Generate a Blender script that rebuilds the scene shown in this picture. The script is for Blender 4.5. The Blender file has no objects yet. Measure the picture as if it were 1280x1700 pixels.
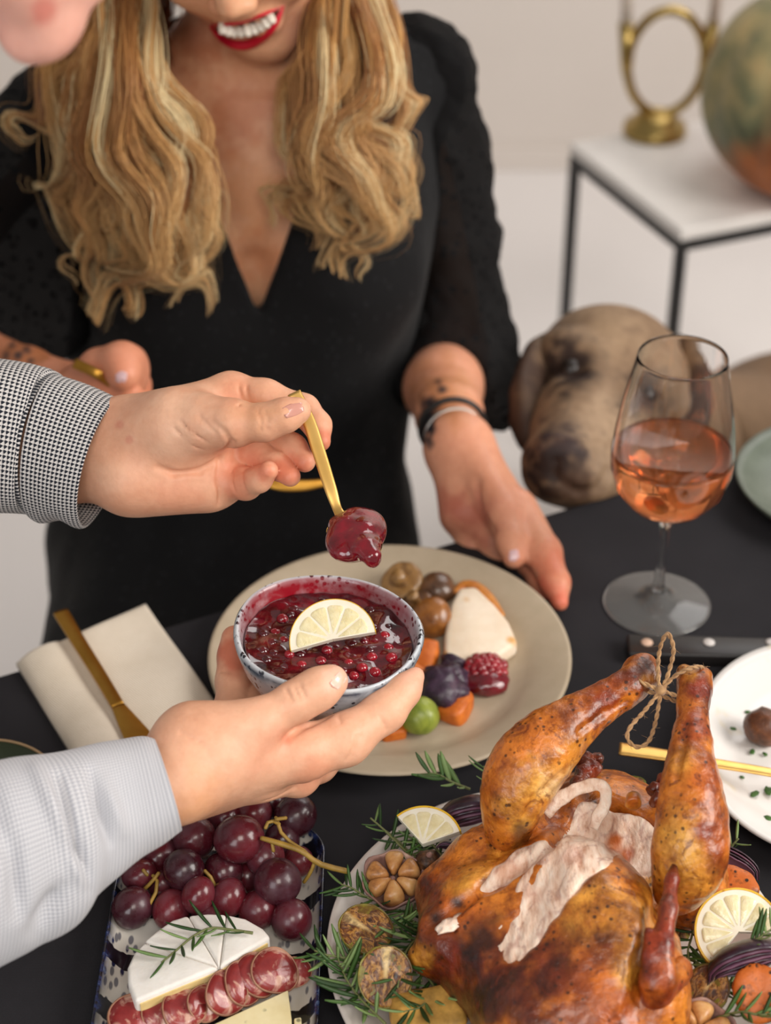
import bpy, bmesh, math, random
import numpy as np
from math import pi, sin, cos, radians, sqrt
from mathutils import Vector, Matrix, Euler

random.seed(7)
rng = np.random.default_rng(7)
scene = bpy.context.scene
COL = scene.collection

# ------------------------------------------------------------------ camera, world, lights, exposure
TH = radians(34.5)                 # camera looks this far below the horizon
CZ = 1.626                         # camera height
FPX = 3000.0                       # focal length in pixels of the 1280x1700 frame
cam_data = bpy.data.cameras.new('camera')
cam = bpy.data.objects.new('camera', cam_data)
COL.objects.link(cam)
cam.location = (0, 0, CZ)
cam.rotation_euler = (pi/2 - TH, 0, 0)
cam_data.sensor_fit = 'VERTICAL'
cam_data.sensor_height = 36.0
cam_data.lens = 36.0 * FPX / 1700.0
cam_data.clip_start = 0.05
cam_data.dof.use_dof = True
cam_data.dof.focus_distance = 1.13
cam_data.dof.aperture_fstop = 4.9
scene.camera = cam

scene.view_settings.view_transform = 'Standard'
scene.view_settings.look = 'None'
scene.view_settings.exposure = 0.0
scene.view_settings.gamma = 1.0
scene.view_settings.use_curve_mapping = False

world = bpy.data.worlds.new('world'); scene.world = world
world.use_nodes = True
bg = world.node_tree.nodes['Background']
bg.inputs['Color'].default_value = (1.0, 0.94, 0.88, 1)
bg.inputs['Strength'].default_value = 0.30

def area_light(name, loc, target, size, power, color):
    ld = bpy.data.lights.new(name, 'AREA')
    ld.shape = 'RECTANGLE'; ld.size = size[0]; ld.size_y = size[1]
    ld.energy = power; ld.color = color
    o = bpy.data.objects.new(name, ld); COL.objects.link(o)
    o.location = loc
    d = Vector(target) - Vector(loc)
    o.rotation_euler = d.to_track_quat('-Z', 'Y').to_euler()
    return o
area_light('window_light_right', (2.2, 0.35, 2.2), (0.1, 1.05, 0.85), (1.3, 1.5), 66, (1.0, 0.95, 0.89))
area_light('window_light_left', (-1.0, -1.5, 2.0), (0.0, 1.1, 0.85), (1.2, 1.4), 23, (0.96, 0.98, 1.0))
area_light('fill_light_front', (0.30, -0.9, 2.75), (-0.05, 1.4, 0.9), (0.9, 0.9), 22, (1.0, 0.94, 0.86))  # unseen fill lamp, added to lighten the woman's front
area_light('room_light', (1.2, 2.9, 2.5), (1.1, 3.0, 0.0), (1.6, 1.2), 21, (1.0, 0.97, 0.95))

# ------------------------------------------------------------------ coordinates
FWD = np.array([0, cos(TH), -sin(TH)]); UPV = np.array([0, sin(TH), cos(TH)]); RGT = np.array([1.0, 0, 0])
CAMP = np.array([0, 0, CZ])
def W(px, py, d):
    "point seen at (px,py) of the photograph, d metres along the optical axis"
    return CAMP + d*(FWD + RGT*((px-640)/FPX) + UPV*((850-py)/FPX))
def T(px, py, z):
    "point seen at (px,py) on the level plane of height z"
    r = FWD + RGT*((px-640)/FPX) + UPV*((850-py)/FPX)
    return CAMP + r*((z-CZ)/r[2])
def depth(p): return float((np.asarray(p)-CAMP) @ FWD)
def px_of(p):
    v = np.asarray(p)-CAMP; d = v@FWD
    return (640+FPX*(v@RGT)/d, 850-FPX*(v@UPV)/d, d)

# ------------------------------------------------------------------ materials
MATS = {}
class NT:
    def __init__(self, name):
        m = bpy.data.materials.new(name); m.use_nodes = True
        self.m = m; self.t = m.node_tree; self.b = self.t.nodes['Principled BSDF']
        self.coord = None
    def n(self, typ, **kw):
        nd = self.t.nodes.new(typ)
        for k, v in kw.items(): setattr(nd, k, v)
        return nd
    def link(self, a, b): self.t.links.new(a, b)
    def obj(self):
        if self.coord is None: self.coord = self.n('ShaderNodeTexCoord')
        return self.coord.outputs['Object']
    def uv(self):
        if self.coord is None: self.coord = self.n('ShaderNodeTexCoord')
        return self.coord.outputs['UV']
    def noise(self, scale, detail=4, rough=0.6, vec=None, dist=0.0):
        nd = self.n('ShaderNodeTexNoise'); nd.inputs['Scale'].default_value = scale
        nd.inputs['Detail'].default_value = detail; nd.inputs['Roughness'].default_value = rough
        nd.inputs['Distortion'].default_value = dist
        self.link(vec if vec is not None else self.obj(), nd.inputs['Vector'])
        return nd.outputs['Fac']
    def voro(self, scale, feature='F1', vec=None, out='Distance', rand=1.0):
        nd = self.n('ShaderNodeTexVoronoi', feature=feature); nd.inputs['Scale'].default_value = scale
        nd.inputs['Randomness'].default_value = rand
        self.link(vec if vec is not None else self.obj(), nd.inputs['Vector'])
        return nd.outputs[out]
    def ramp(self, fac, stops, interp='LINEAR'):
        nd = self.n('ShaderNodeValToRGB'); cr = nd.color_ramp; cr.interpolation = interp
        while len(cr.elements) < len(stops): cr.elements.new(0.5)
        for e, (p, c) in zip(cr.elements, stops):
            e.position = p; e.color = (*c, 1) if len(c) == 3 else c
        self.link(fac, nd.inputs['Fac'])
        return nd.outputs['Color']
    def mix(self, fac, a, b, mode='MIX'):
        nd = self.n('ShaderNodeMix', data_type='RGBA', blend_type=mode)
        for s, v in ((nd.inputs[0], fac), (nd.inputs[6], a), (nd.inputs[7], b)):
            if isinstance(v, (int, float)): s.default_value = v
            elif isinstance(v, tuple): s.default_value = (*v, 1)
            else: self.link(v, s)
        return nd.outputs[2]
    def math(self, op, a, b=0.0):
        nd = self.n('ShaderNodeMath', operation=op)
        for s, v in ((nd.inputs[0], a), (nd.inputs[1], b)):
            if isinstance(v, (int, float)): s.default_value = v
            else: self.link(v, s)
        return nd.outputs[0]
    def attr(self, name, out='Color'):
        nd = self.n('ShaderNodeAttribute'); nd.attribute_name = name
        return nd.outputs[out]
    def bump(self, h, strength=0.3, dist=0.001):
        nd = self.n('ShaderNodeBump'); nd.inputs['Strength'].default_value = strength
        nd.inputs['Distance'].default_value = dist
        self.link(h, nd.inputs['Height']); self.link(nd.outputs['Normal'], self.b.inputs['Normal'])
    def col(self, c):
        if isinstance(c, tuple): self.b.inputs['Base Color'].default_value = (*c, 1)
        else: self.link(c, self.b.inputs['Base Color'])
    def set(self, **kw):
        for k, v in kw.items():
            k = {'rough': 'Roughness', 'metal': 'Metallic', 'spec': 'Specular IOR Level', 'coat': 'Coat Weight',
                 'coatr': 'Coat Roughness', 'trans': 'Transmission Weight', 'ior': 'IOR', 'sss': 'Subsurface Weight',
                 'sheen': 'Sheen Weight', 'alpha': 'Alpha', 'sssr': 'Subsurface Radius', 'ssss': 'Subsurface Scale',
                 'aniso': 'Anisotropic'}[k]
            if isinstance(v, (int, float)): self.b.inputs[k].default_value = v
            elif isinstance(v, tuple): self.b.inputs[k].default_value = v
            else: self.link(v, self.b.inputs[k])
def S(r, g, b):
    "sRGB 0-255 to linear"
    f = lambda c: (c/255/12.92) if c/255 <= 0.04045 else ((c/255+0.055)/1.055)**2.4
    return (f(r), f(g), f(b))
def simple(name, c, rough=0.5, var=0.0, scale=60, bump=0.0, bscale=300, **kw):
    k = NT(name)
    if var:
        a = tuple(x*(1-var) for x in c); b = tuple(min(1, x*(1+var)) for x in c)
        k.col(k.ramp(k.noise(scale), [(0.3, a), (0.7, b)]))
    else: k.col(c)
    k.set(rough=rough, **kw)
    if bump: k.bump(k.noise(bscale), bump, 0.0006)
    MATS[name] = k.m
    return k.m

# ------------------------------------------------------------------ object helpers
ORG = {}
def thing(name, label, cat, loc, group=None):
    o = bpy.data.objects.new(name, None); COL.objects.link(o)
    o.empty_display_size = 0.02
    o.location = loc; ORG[o.name] = np.array(loc, float)
    o['label'] = label; o['category'] = cat
    if group: o['group'] = group
    return o
def make_mesh(name, V, F, mat=None, smooth=True, attrs=None, uv=None):
    me = bpy.data.meshes.new(name)
    V = np.asarray(V, np.float32)
    if isinstance(F, np.ndarray):
        k = F.shape[1]; n = len(F)
        me.vertices.add(len(V)); me.vertices.foreach_set('co', V.ravel())
        me.loops.add(n*k); me.loops.foreach_set('vertex_index', F.astype(np.int32).ravel())
        me.polygons.add(n); me.polygons.foreach_set('loop_start', np.arange(0, n*k, k, dtype=np.int32))
        me.polygons.foreach_set('loop_total', np.full(n, k, np.int32))
        me.update(calc_edges=True)
    else:
        me.from_pydata([tuple(map(float, v)) for v in V], [], F); me.update()
    if smooth: me.polygons.foreach_set('use_smooth', np.ones(len(me.polygons), bool))
    if attrs:
        for an, av in attrs.items():
            av = np.asarray(av, np.float32)
            if av.ndim == 1:
                a = me.attributes.new(an, 'FLOAT', 'POINT'); a.data.foreach_set('value', av)
            else:
                if av.shape[1] == 3: av = np.concatenate([av, np.ones((len(av), 1), np.float32)], 1)
                a = me.attributes.new(an, 'FLOAT_COLOR', 'POINT'); a.data.foreach_set('color', av.ravel())
    if uv is not None:
        l = me.uv_layers.new(name='UVMap')
        vi = np.empty(len(me.loops), np.int32); me.loops.foreach_get('vertex_index', vi)
        l.data.foreach_set('uv', np.asarray(uv, np.float32)[vi].ravel())
    if mat: me.materials.append(mat)
    me.validate()
    return me
def put(name, V, F, mat, parent=None, label=None, cat=None, group=None, kind=None, origin=None, **kw):
    "world-space vertices to one object; its origin at its own middle base unless it is a part"
    V = np.asarray(V, float)
    if parent is not None: org = ORG[parent.name]
    elif origin is not None: org = np.array(origin, float)
    else:
        lo, hi = V.min(0), V.max(0); org = np.array([(lo[0]+hi[0])/2, (lo[1]+hi[1])/2, lo[2]])
    me = make_mesh(name, V-org, F, mat, **kw)
    o = bpy.data.objects.new(name, me); COL.objects.link(o)
    if parent is not None: o.parent = parent
    else: o.location = org
    ORG[o.name] = org
    if label: o['label'] = label
    if cat: o['category'] = cat
    if group: o['group'] = group
    if kind: o['kind'] = kind
    return o

# ------------------------------------------------------------------ geometry helpers
def box(lo, hi, bevel=0.0, seg=2):
    bm = bmesh.new(); bmesh.ops.create_cube(bm, size=1)
    lo = Vector(lo); hi = Vector(hi)
    for v in bm.verts: v.co = Vector(((v.co.x+.5)*(hi.x-lo.x)+lo.x, (v.co.y+.5)*(hi.y-lo.y)+lo.y, (v.co.z+.5)*(hi.z-lo.z)+lo.z))
    if bevel: bmesh.ops.bevel(bm, geom=bm.edges[:], offset=bevel, segments=seg, affect='EDGES', profile=0.5)
    return bm_out(bm)
def bm_out(bm):
    bm.verts.index_update()
    V = np.array([v.co[:] for v in bm.verts]); F = [tuple(v.index for v in f.verts) for f in bm.faces]
    bm.free(); return V, F
def join(parts):
    Vs, Fs, n = [], [], 0
    for V, F in parts:
        Vs.append(np.asarray(V)); Fs += [tuple(int(i)+n for i in f) for f in F]; n += len(V)
    return np.concatenate(Vs), Fs
def rotz(a): c, s = cos(a), sin(a); return np.array([[c, -s, 0], [s, c, 0], [0, 0, 1.0]])
def rotx(a): c, s = cos(a), sin(a); return np.array([[1.0, 0, 0], [0, c, -s], [0, s, c]])
def roty(a): c, s = cos(a), sin(a); return np.array([[c, 0, s], [0, 1.0, 0], [-s, 0, c]])
def unit(v): v = np.asarray(v, float); return v/(np.linalg.norm(v)+1e-12)
def frame_from(z, x=None):
    z = unit(z); h = np.array(x if x is not None else ([1, 0, 0] if abs(z[0]) < .8 else [0, 1, 0]), float)
    x = unit(h - z*(h@z)); y = np.cross(z, x); return np.stack([x, y, z], 1)
def xf(V, M=None, t=(0, 0, 0), s=1.0):
    V = np.asarray(V)*s
    if M is not None: V = V @ np.asarray(M).T
    return V + np.asarray(t)
def lathe(prof, n=48, closed=False):
    "profile of (r,z) turned about z; r=0 ends close to a fan-like tiny ring"
    prof = np.array(prof, float); m = len(prof)
    a = np.linspace(0, 2*pi, n, endpoint=False)
    V = np.stack([np.outer(prof[:, 0], np.cos(a)), np.outer(prof[:, 0], np.sin(a)), np.repeat(prof[:, 1][:, None], n, 1)], -1).reshape(-1, 3)
    F = []
    rows = m if closed else m-1
    for i in range(rows):
        i2 = (i+1) % m
        for j in range(n):
            j2 = (j+1) % n
            F.append((i*n+j, i*n+j2, i2*n+j2, i2*n+j))
    return V, F
def catmull(P, n):
    P = np.asarray(P, float)
    if len(P) == 2:
        t = np.linspace(0, 1, n)[:, None]; return P[0]*(1-t)+P[1]*t
    Q = np.concatenate([[2*P[0]-P[1]], P, [2*P[-1]-P[-2]]])
    u = np.linspace(0, len(P)-1-1e-9, n); i = u.astype(int); t = (u-i)[:, None]
    a, b, c, d = Q[i], Q[i+1], Q[i+2], Q[i+3]
    return .5*((2*b)+(-a+c)*t+(2*a-5*b+4*c-d)*t*t+(-a+3*b-3*c+d)*t**3)
def tube(P, R, seg=10, n=None, cap=True, flat=1.0, up=None, twist=0.0):
    "tube along points with radii; flat squashes it along its second axis"
    P = np.asarray(P, float); R = np.broadcast_to(np.asarray(R, float), (len(P),))
    if n:
        PR = catmull(np.concatenate([P, R[:, None]], 1), n); P, R = PR[:, :3], np.maximum(PR[:, 3], 1e-5)
    m = len(P); tg = np.gradient(P, axis=0); tg /= np.linalg.norm(tg, axis=1)[:, None]+1e-12
    nx = np.array(up, float) if up is not None else (np.array([0, 0, 1.0]) if abs(tg[0][2]) < .85 else np.array([1.0, 0, 0]))
    rings = []
    a = np.linspace(0, 2*pi, seg, endpoint=False)
    for i in range(m):
        nx = unit(nx - tg[i]*(nx@tg[i])); ny = np.cross(tg[i], nx)
        an = a + twist*i
        rings.append(P[i] + R[i]*(np.cos(an)[:, None]*nx*flat + np.sin(an)[:, None]*ny))
    V = np.concatenate(rings)
    F = []
    for i in range(m-1):
        for j in range(seg):
            j2 = (j+1) % seg
            F.append((i*seg+j, i*seg+j2, (i+1)*seg+j2, (i+1)*seg+j))
    if cap:
        F.append(tuple(range(seg-1, -1, -1))); F.append(tuple((m-1)*seg+j for j in range(seg)))
    return V, F
def chunk_tube(P, R, **kw):
    "round-ended tube"
    P = np.asarray(P, float); R = np.broadcast_to(np.asarray(R, float), (len(P),)).copy()
    d0 = unit(P[0]-P[1]); d1 = unit(P[-1]-P[-2])
    A = [P[0]+d0*R[0]*x for x in (.98, .8, .45)]; B = [P[-1]+d1*R[-1]*x for x in (.45, .8, .98)]
    return tube(np.concatenate([A, P, B]), np.concatenate([[R[0]*.2, R[0]*.6, R[0]*.89], R, [R[-1]*.89, R[-1]*.6, R[-1]*.2]]), **kw)
_ICO = {}
def ico(sub=3):
    if sub not in _ICO:
        bm = bmesh.new(); bmesh.ops.create_icosphere(bm, subdivisions=sub, radius=1); _ICO[sub] = bm_out(bm)
    V, F = _ICO[sub]; return V.copy(), F
def prism(pts, z0, z1):
    "polygon (x,y) list raised from z0 to z1"
    n = len(pts); V = [(x, y, z0) for x, y in pts]+[(x, y, z1) for x, y in pts]
    F = [tuple(range(n-1, -1, -1)), tuple(range(n, 2*n))]+[(i, (i+1) % n, n+(i+1) % n, n+i) for i in range(n)]
    return np.array(V, float), F
def bevel_mesh(V, F, off, seg=2):
    bm = bmesh.new(); vs = [bm.verts.new(v) for v in V]
    for f in F: bm.faces.new([vs[i] for i in f])
    bmesh.ops.recalc_face_normals(bm, faces=bm.faces[:])
    es = [e for e in bm.edges if len(e.link_faces) == 2 and e.calc_face_angle(0) > .5]
    bmesh.ops.bevel(bm, geom=es, offset=off, segments=seg, affect='EDGES', profile=.5, clamp_overlap=True)
    return bm_out(bm)
# numpy value noise
_perm = np.random.default_rng(3).permutation(256).astype(np.int64)
_rv = np.random.default_rng(4).uniform(-1, 1, 256)
def vnoise(P, scale, octaves=1, seed=0):
    P = np.asarray(P, float)*scale + seed*17.31
    out = np.zeros(len(P)); amp = 1.0
    for o in range(octaves):
        i = np.floor(P).astype(np.int64); f = P-i; f = f*f*(3-2*f)
        def h(dx, dy, dz):
            return _rv[_perm[(_perm[(_perm[(i[:, 0]+dx) & 255]+i[:, 1]+dy) & 255]+i[:, 2]+dz) & 255]]
        x, y, z = f[:, 0], f[:, 1], f[:, 2]
        c = lambda dy, dz: h(0, dy, dz)*(1-x)+h(1, dy, dz)*x
        out += amp*((c(0, 0)*(1-y)+c(1, 0)*y)*(1-z)+(c(0, 1)*(1-y)+c(1, 1)*y)*z)
        P = P*2.03+5.1; amp *= .5
    return out
def blob(c, r, M=None, amp=0.0, freq=2.0, seed=0, sub=3, oct=2):
    V, F = ico(sub)
    if amp: V = V*(1+amp*vnoise(V, freq, oct, seed))[:, None]
    V = V*np.asarray(r, float)
    return xf(V, M, c), F

# ------------------------------------------------------------------ signed-distance modelling and surface nets
class Field:
    def __init__(self, lo, hi, h):
        self.h = h; self.lo = np.asarray(lo, float); n = np.ceil((np.asarray(hi)-self.lo)/h).astype(int)+1
        self.n = n; self.ax = [self.lo[i]+h*np.arange(n[i]) for i in range(3)]
        self.v = np.full(tuple(n), 0.06, np.float32)
    def like(self):
        f = Field.__new__(Field); f.h, f.lo, f.n, f.ax = self.h, self.lo, self.n, self.ax
        f.v = np.full(tuple(self.n), 0.06, np.float32); return f
    def block(self, lo, hi):
        s = []
        for i in range(3):
            a = max(0, int((lo[i]-self.lo[i])/self.h)); b = min(self.n[i], int((hi[i]-self.lo[i])/self.h)+2)
            if b <= a: return None, None
            s.append(slice(a, b))
        s = tuple(s)
        P = np.meshgrid(*[self.ax[i][s[i]] for i in range(3)], indexing='ij')
        return s, P
    def comb(self, s, d, k, op):
        d = d.astype(np.float32); a = self.v[s]
        if op == 'add':
            if k > 0:
                h = np.maximum(k-np.abs(a-d), 0)/k; self.v[s] = np.minimum(a, d)-h*h*k*.25
            else: self.v[s] = np.minimum(a, d)
        elif op == 'sub':
            d = -d
            if k > 0:
                h = np.maximum(k-np.abs(a-d), 0)/k; self.v[s] = np.maximum(a, d)+h*h*k*.25
            else: self.v[s] = np.maximum(a, d)
    def cone(self, a, b, ra, rb, k=.004, op='add', flat=None, ff=1.0):
        a = np.asarray(a, float); b = np.asarray(b, float); m = max(ra, rb)+k+.012
        s, P = self.block(np.minimum(a, b)-m, np.maximum(a, b)+m)
        if s is None: return
        ab = b-a; L2 = ab@ab+1e-12
        q = [P[i]-a[i] for i in range(3)]
        t = np.clip((q[0]*ab[0]+q[1]*ab[1]+q[2]*ab[2])/L2, 0, 1)
        q = [q[i]-t*ab[i] for i in range(3)]
        if flat is not None:
            n = unit(flat); dn = q[0]*n[0]+q[1]*n[1]+q[2]*n[2]; e = (1/ff-1)
            q = [q[i]+dn*n[i]*e for i in range(3)]
        d = np.sqrt(q[0]**2+q[1]**2+q[2]**2)-(ra+(rb-ra)*t)
        if flat is not None and ff < 1: d = d*(.5+.5*ff)
        self.comb(s, d, k, op)
    def ell(self, c, r, M=None, k=.004, op='add'):
        c = np.asarray(c, float); r = np.asarray(r, float); m = r.max()+k+.012
        s, P = self.block(c-m, c+m)
        if s is None: return
        q = [P[i]-c[i] for i in range(3)]
        if M is not None: q = [q[0]*M[0][j]+q[1]*M[1][j]+q[2]*M[2][j] for j in range(3)]
        k0 = np.sqrt((q[0]/r[0])**2+(q[1]/r[1])**2+(q[2]/r[2])**2)
        k1 = np.sqrt((q[0]/r[0]**2)**2+(q[1]/r[1]**2)**2+(q[2]/r[2]**2)**2)
        self.comb(s, k0*(k0-1)/np.maximum(k1, 1e-6), k, op)
    def chain(self, pts, rs, k=.004, **kw):
        for i in range(len(pts)-1): self.cone(pts[i], pts[i+1], rs[i], rs[i+1], k, **kw)
    def groove(self, pts, r=.001, k=.0015):
        for i in range(len(pts)-1): self.cone(pts[i], pts[i+1], r, r, k, op='sub')
    def plane(self, p, n, k=0.0):
        "cut away the side the normal points to"
        n = unit(n); P = np.meshgrid(*self.ax, indexing='ij')
        d = sum((P[i]-p[i])*n[i] for i in range(3)); self.comb(tuple(slice(0, m) for m in self.n), -d, k, 'sub')
    def merge(self, other, k, op='add'):
        self.comb(tuple(slice(0, m) for m in self.n), other.v, k, op)
    def mesh(self, smooth=1):
        v = self.v.copy(); v[0] = v[-1] = .05; v[:, 0] = v[:, -1] = .05; v[:, :, 0] = v[:, :, -1] = .05
        nx, ny, nz = v.shape; ins = v < 0
        cs = [(i, j, k) for i in (0, 1) for j in (0, 1) for k in (0, 1)]
        sh = (nx-1, ny-1, nz-1)
        cnt = np.zeros(sh, np.int8)
        for i, j, k in cs: cnt += ins[i:i+sh[0], j:j+sh[1], k:k+sh[2]]
        cell = np.argwhere((cnt > 0) & (cnt < 8))
        idx = np.full(sh, -1, np.int64); idx[cell[:, 0], cell[:, 1], cell[:, 2]] = np.arange(len(cell))
        acc = np.zeros((len(cell), 3)); num = np.zeros(len(cell))
        for a in range(8):
            for b in range(a+1, 8):
                ca, cb = np.array(cs[a]), np.array(cs[b])
                if np.abs(ca-cb).sum() != 1: continue
                va = v[cell[:, 0]+ca[0], cell[:, 1]+ca[1], cell[:, 2]+ca[2]]; vb = v[cell[:, 0]+cb[0], cell[:, 1]+cb[1], cell[:, 2]+cb[2]]
                m = (va < 0) != (vb < 0); t = va/(va-vb+1e-20)
                acc[m] += ca + t[m][:, None]*(cb-ca); num += m
        V = self.lo + self.h*(cell + acc/num[:, None])
        quads = []
        for ax in range(3):
            o = [0, 0, 0]; o[ax] = 1
            A = ins[:nx-o[0], :ny-o[1], :nz-o[2]]; B = ins[o[0]:, o[1]:, o[2]:]
            e = np.argwhere(A != B); u, w = (ax+1) % 3, (ax+2) % 3
            ok = (e[:, u] > 0) & (e[:, w] > 0) & (e[:, u] < v.shape[u]-1) & (e[:, w] < v.shape[w]-1); e = e[ok]
            du = np.zeros(3, int); dw = np.zeros(3, int); du[u] = 1; dw[w] = 1
            g = lambda q: idx[q[:, 0], q[:, 1], q[:, 2]]
            Q = np.stack([g(e-du-dw), g(e-dw), g(e), g(e-du)], 1)
            flip = ~A[e[:, 0], e[:, 1], e[:, 2]]; Q[flip] = Q[flip][:, ::-1]
            quads.append(Q)
        F = np.concatenate(quads); F = F[(F >= 0).all(1)]
        for _ in range(smooth): V = relax(V, F, .5)
        return V, F
def relax(V, F, lam=.5):
    s = np.zeros_like(V); c = np.zeros(len(V))
    for i in range(F.shape[1]):
        a, b = F[:, i], F[:, (i+1) % F.shape[1]]
        np.add.at(s, a, V[b]); np.add.at(c, a, 1); np.add.at(s, b, V[a]); np.add.at(c, b, 1)
    return V + lam*(s/np.maximum(c, 1)[:, None]-V)
def vnormals(V, F):
    n = np.cross(V[F[:, 2]]-V[F[:, 0]], V[F[:, 3]]-V[F[:, 1]]) if F.shape[1] == 4 else np.cross(V[F[:, 1]]-V[F[:, 0]], V[F[:, 2]]-V[F[:, 0]])
    N = np.zeros_like(V)
    for i in range(F.shape[1]): np.add.at(N, F[:, i], n)
    return N/(np.linalg.norm(N, axis=1)[:, None]+1e-15)
def ptri(*q): return [W(*p) for p in q]
def chain_px(q):
    "list of (px,py,depth,radius in px) to points and radii in metres"
    return [W(a, b, d) for a, b, d, r in q], [r*d/FPX for a, b, d, r in q]
def seg_dist(P, a, b):
    a = np.asarray(a); b = np.asarray(b); ab = b-a
    t = np.clip((P-a)@ab/(ab@ab+1e-12), 0, 1); return np.linalg.norm(P-a-t[:, None]*ab, axis=1)
def sstep(x, a, b): t = np.clip((x-a)/(b-a), 0, 1); return t*t*(3-2*t)

# ================================================================== the setting
k = NT('wall_paint'); k.col(k.ramp(k.noise(1.3, 3), [(.3, S(214, 205, 197)), (.7, S(222, 213, 206))])); k.set(rough=.85); k.bump(k.noise(220), .08, .0005); WALL = k.m
k = NT('pale_floor'); k.col(k.ramp(k.noise(.9, 4), [(.3, S(226, 221, 218)), (.7, S(236, 231, 229))])); k.set(rough=.55); FLOOR = k.m
put('floor', *box((-3.2, -2.2, -.05), (3.6, 3.72, 0)), FLOOR, kind='structure', smooth=False)
put('wall_back', *box((-3.2, 3.70, 0), (3.6, 3.8, 2.8)), WALL, kind='structure', smooth=False)
put('baseboard_back', *box((-3.2, 3.685, 0), (3.6, 3.70, .05), .003), WALL, kind='structure', smooth=False)

# ------------------------------------------------------------------ side table with pumpkin and candle holder
BLK = simple('black_metal', S(22, 22, 23), .45)
k = NT('white_marble'); k.col(k.ramp(k.noise(6, 6, .65, dist=1.5), [(.25, S(222, 218, 214)), (.6, S(236, 232, 228))])); k.set(rough=.35); MARBLE = k.m
ZS = .56
c0 = T(1131, 382, ZS); c1 = T(946, 236, ZS); c2 = T(1290, 345, ZS)
u = unit((c1-c0)*[1, 1, 0]); w_ = np.array([u[1], -u[0], 0.0])
if w_ @ (c2-c0) < 0: w_ = -w_
La = np.linalg.norm((c1-c0)[:2]); Lb = .50
st = thing('side_table', 'white topped side table on a thin black square metal frame beside the wall', 'table', (c0[0], c0[1], 0))
ORG[st.name] = np.array([c0[0], c0[1], 0.0])
Mst = np.stack([w_, u, [0, 0, 1]], 1)
def stb(lo, hi, b=.0015): V, F = box(lo, hi, b); return xf(V, Mst, (c0[0], c0[1], 0)), F
put('table_top', *stb((0, 0, ZS-.018), (Lb, La, ZS), .003), MARBLE, st, smooth=False)
for lo, hi in (((0, 0, ZS-.034), (Lb, .014, ZS-.0185)), ((0, La-.014, ZS-.034), (Lb, La, ZS-.0185)), ((0, .0145, ZS-.034), (.014, La-.0145, ZS-.0185)), ((Lb-.014, .0145, ZS-.034), (Lb, La-.0145, ZS-.0185))):
    put('frame_rail', *stb(lo, hi), BLK, st, smooth=False)
for x in (0, Lb-.014):
    for y in (0, La-.014):
        put('leg', *stb((x, y, 0), (x+.014, y+.014, ZS-.0345)), BLK, st, smooth=False)
for lo, hi in (((.0145, 0, .0), (Lb-.0145, .014, .012)), ((.0145, La-.014, 0), (Lb-.0145, La, .012))):
    put('floor_rail', *stb(lo, hi), BLK, st, smooth=False)

# mottled pumpkin
pc = T(1318, 312, ZS); pr = .160
k = NT('pumpkin_skin')
n1 = k.noise(9, 4, .6, dist=.8); n2 = k.noise(4.5, 3)
grn = k.ramp(n1, [(.3, S(70, 76, 58)), (.45, S(116, 117, 86)), (.6, S(163, 148, 104)), (.75, S(190, 160, 112))])
org = k.ramp(n1, [(.3, S(120, 74, 40)), (.5, S(190, 112, 60)), (.7, S(206, 132, 78))])
sx = k.n('ShaderNodeSeparateXYZ'); k.link(k.obj(), sx.inputs[0])
hz = k.math('ADD', k.math('MULTIPLY', sx.outputs['Z'], -2.2), k.math('ADD', k.math('MULTIPLY', sx.outputs['X'], 3.0), k.math('MULTIPLY', n2, 1.2)))
hz = k.math('ADD', hz, .36)
k.col(k.mix(k.ramp(hz, [(.28, (0, 0, 0)), (.52, (1, 1, 1))]), grn, org)); k.set(rough=.5, spec=.35); PUMP = k.m
V, F = lathe([(max(.002, sin(t))*1.0, -cos(t)) for t in np.linspace(0.02, pi-.02, 40)], 96)
ang = np.arctan2(V[:, 1], V[:, 0]); rr = np.hypot(V[:, 0], V[:, 1])
rib = 1-.055*np.abs(np.cos(ang*5.5))**6*rr
V[:, 0] *= rib; V[:, 1] *= rib
V[:, 2] *= .93; V[:, 2] -= .22*np.exp(-(rr/.28)**2)*np.sign(V[:, 2])
pp = thing('pumpkin', 'round green and orange mottled pumpkin on the white side table', 'pumpkin', (pc[0], pc[1], ZS))
Vw = V*pr; Vw[:, 2] -= Vw[:, 2].min(); Vw = xf(Vw, roty(.12), ORG[pp.name]); Vw[:, 2] += ZS-Vw[:, 2].min()
put('rind', Vw, F, PUMP, pp)
tz = Vw[:, 2].max()
tp = ORG[pp.name]+[.018, 0, 0]; tp[2] = tz-.03
put('stem', *tube([tp, tp+[.004, 0, .03], tp+[.018, .006, .055]], [.02, .013, .015], 8, 12), simple('dry_stem', S(150, 130, 90), .8, .2, 40, .5), pp)

# brass ring candle holder
k = NT('brass'); k.col(S(176, 150, 92)); k.set(metal=1.0, rough=.28); BRASS = k.m
bc = T(1086, 222, ZS)
ch = thing('candle_holder', 'brass ring candle holder with two slim tapers on a round foot', 'candle holder', bc)
put('foot', *[(xf(V, None, bc), F) for V, F in [lathe([(.001, 0), (.046, 0), (.048, .006), (.046, .016), (.036, .018), (.034, .026), (.022, .034), (.001, .034)], 48)]][0], BRASS, ch)
RC = bc+[.008, 0, .034+.076]
a = np.linspace(0, 2*pi, 49)[:-1]
ringpts = np.stack([RC[0]+.056*np.cos(a), RC[1]+0*a, RC[2]+.078*np.sin(a)], 1)
V, F = tube(np.concatenate([ringpts, ringpts[:1]]), .0075, 10, cap=False, up=(0, 1, 0))
put('ring', V, F, BRASS, ch)
PALE = simple('pale_wax', S(206, 196, 184), .5, sss=.1)
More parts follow.
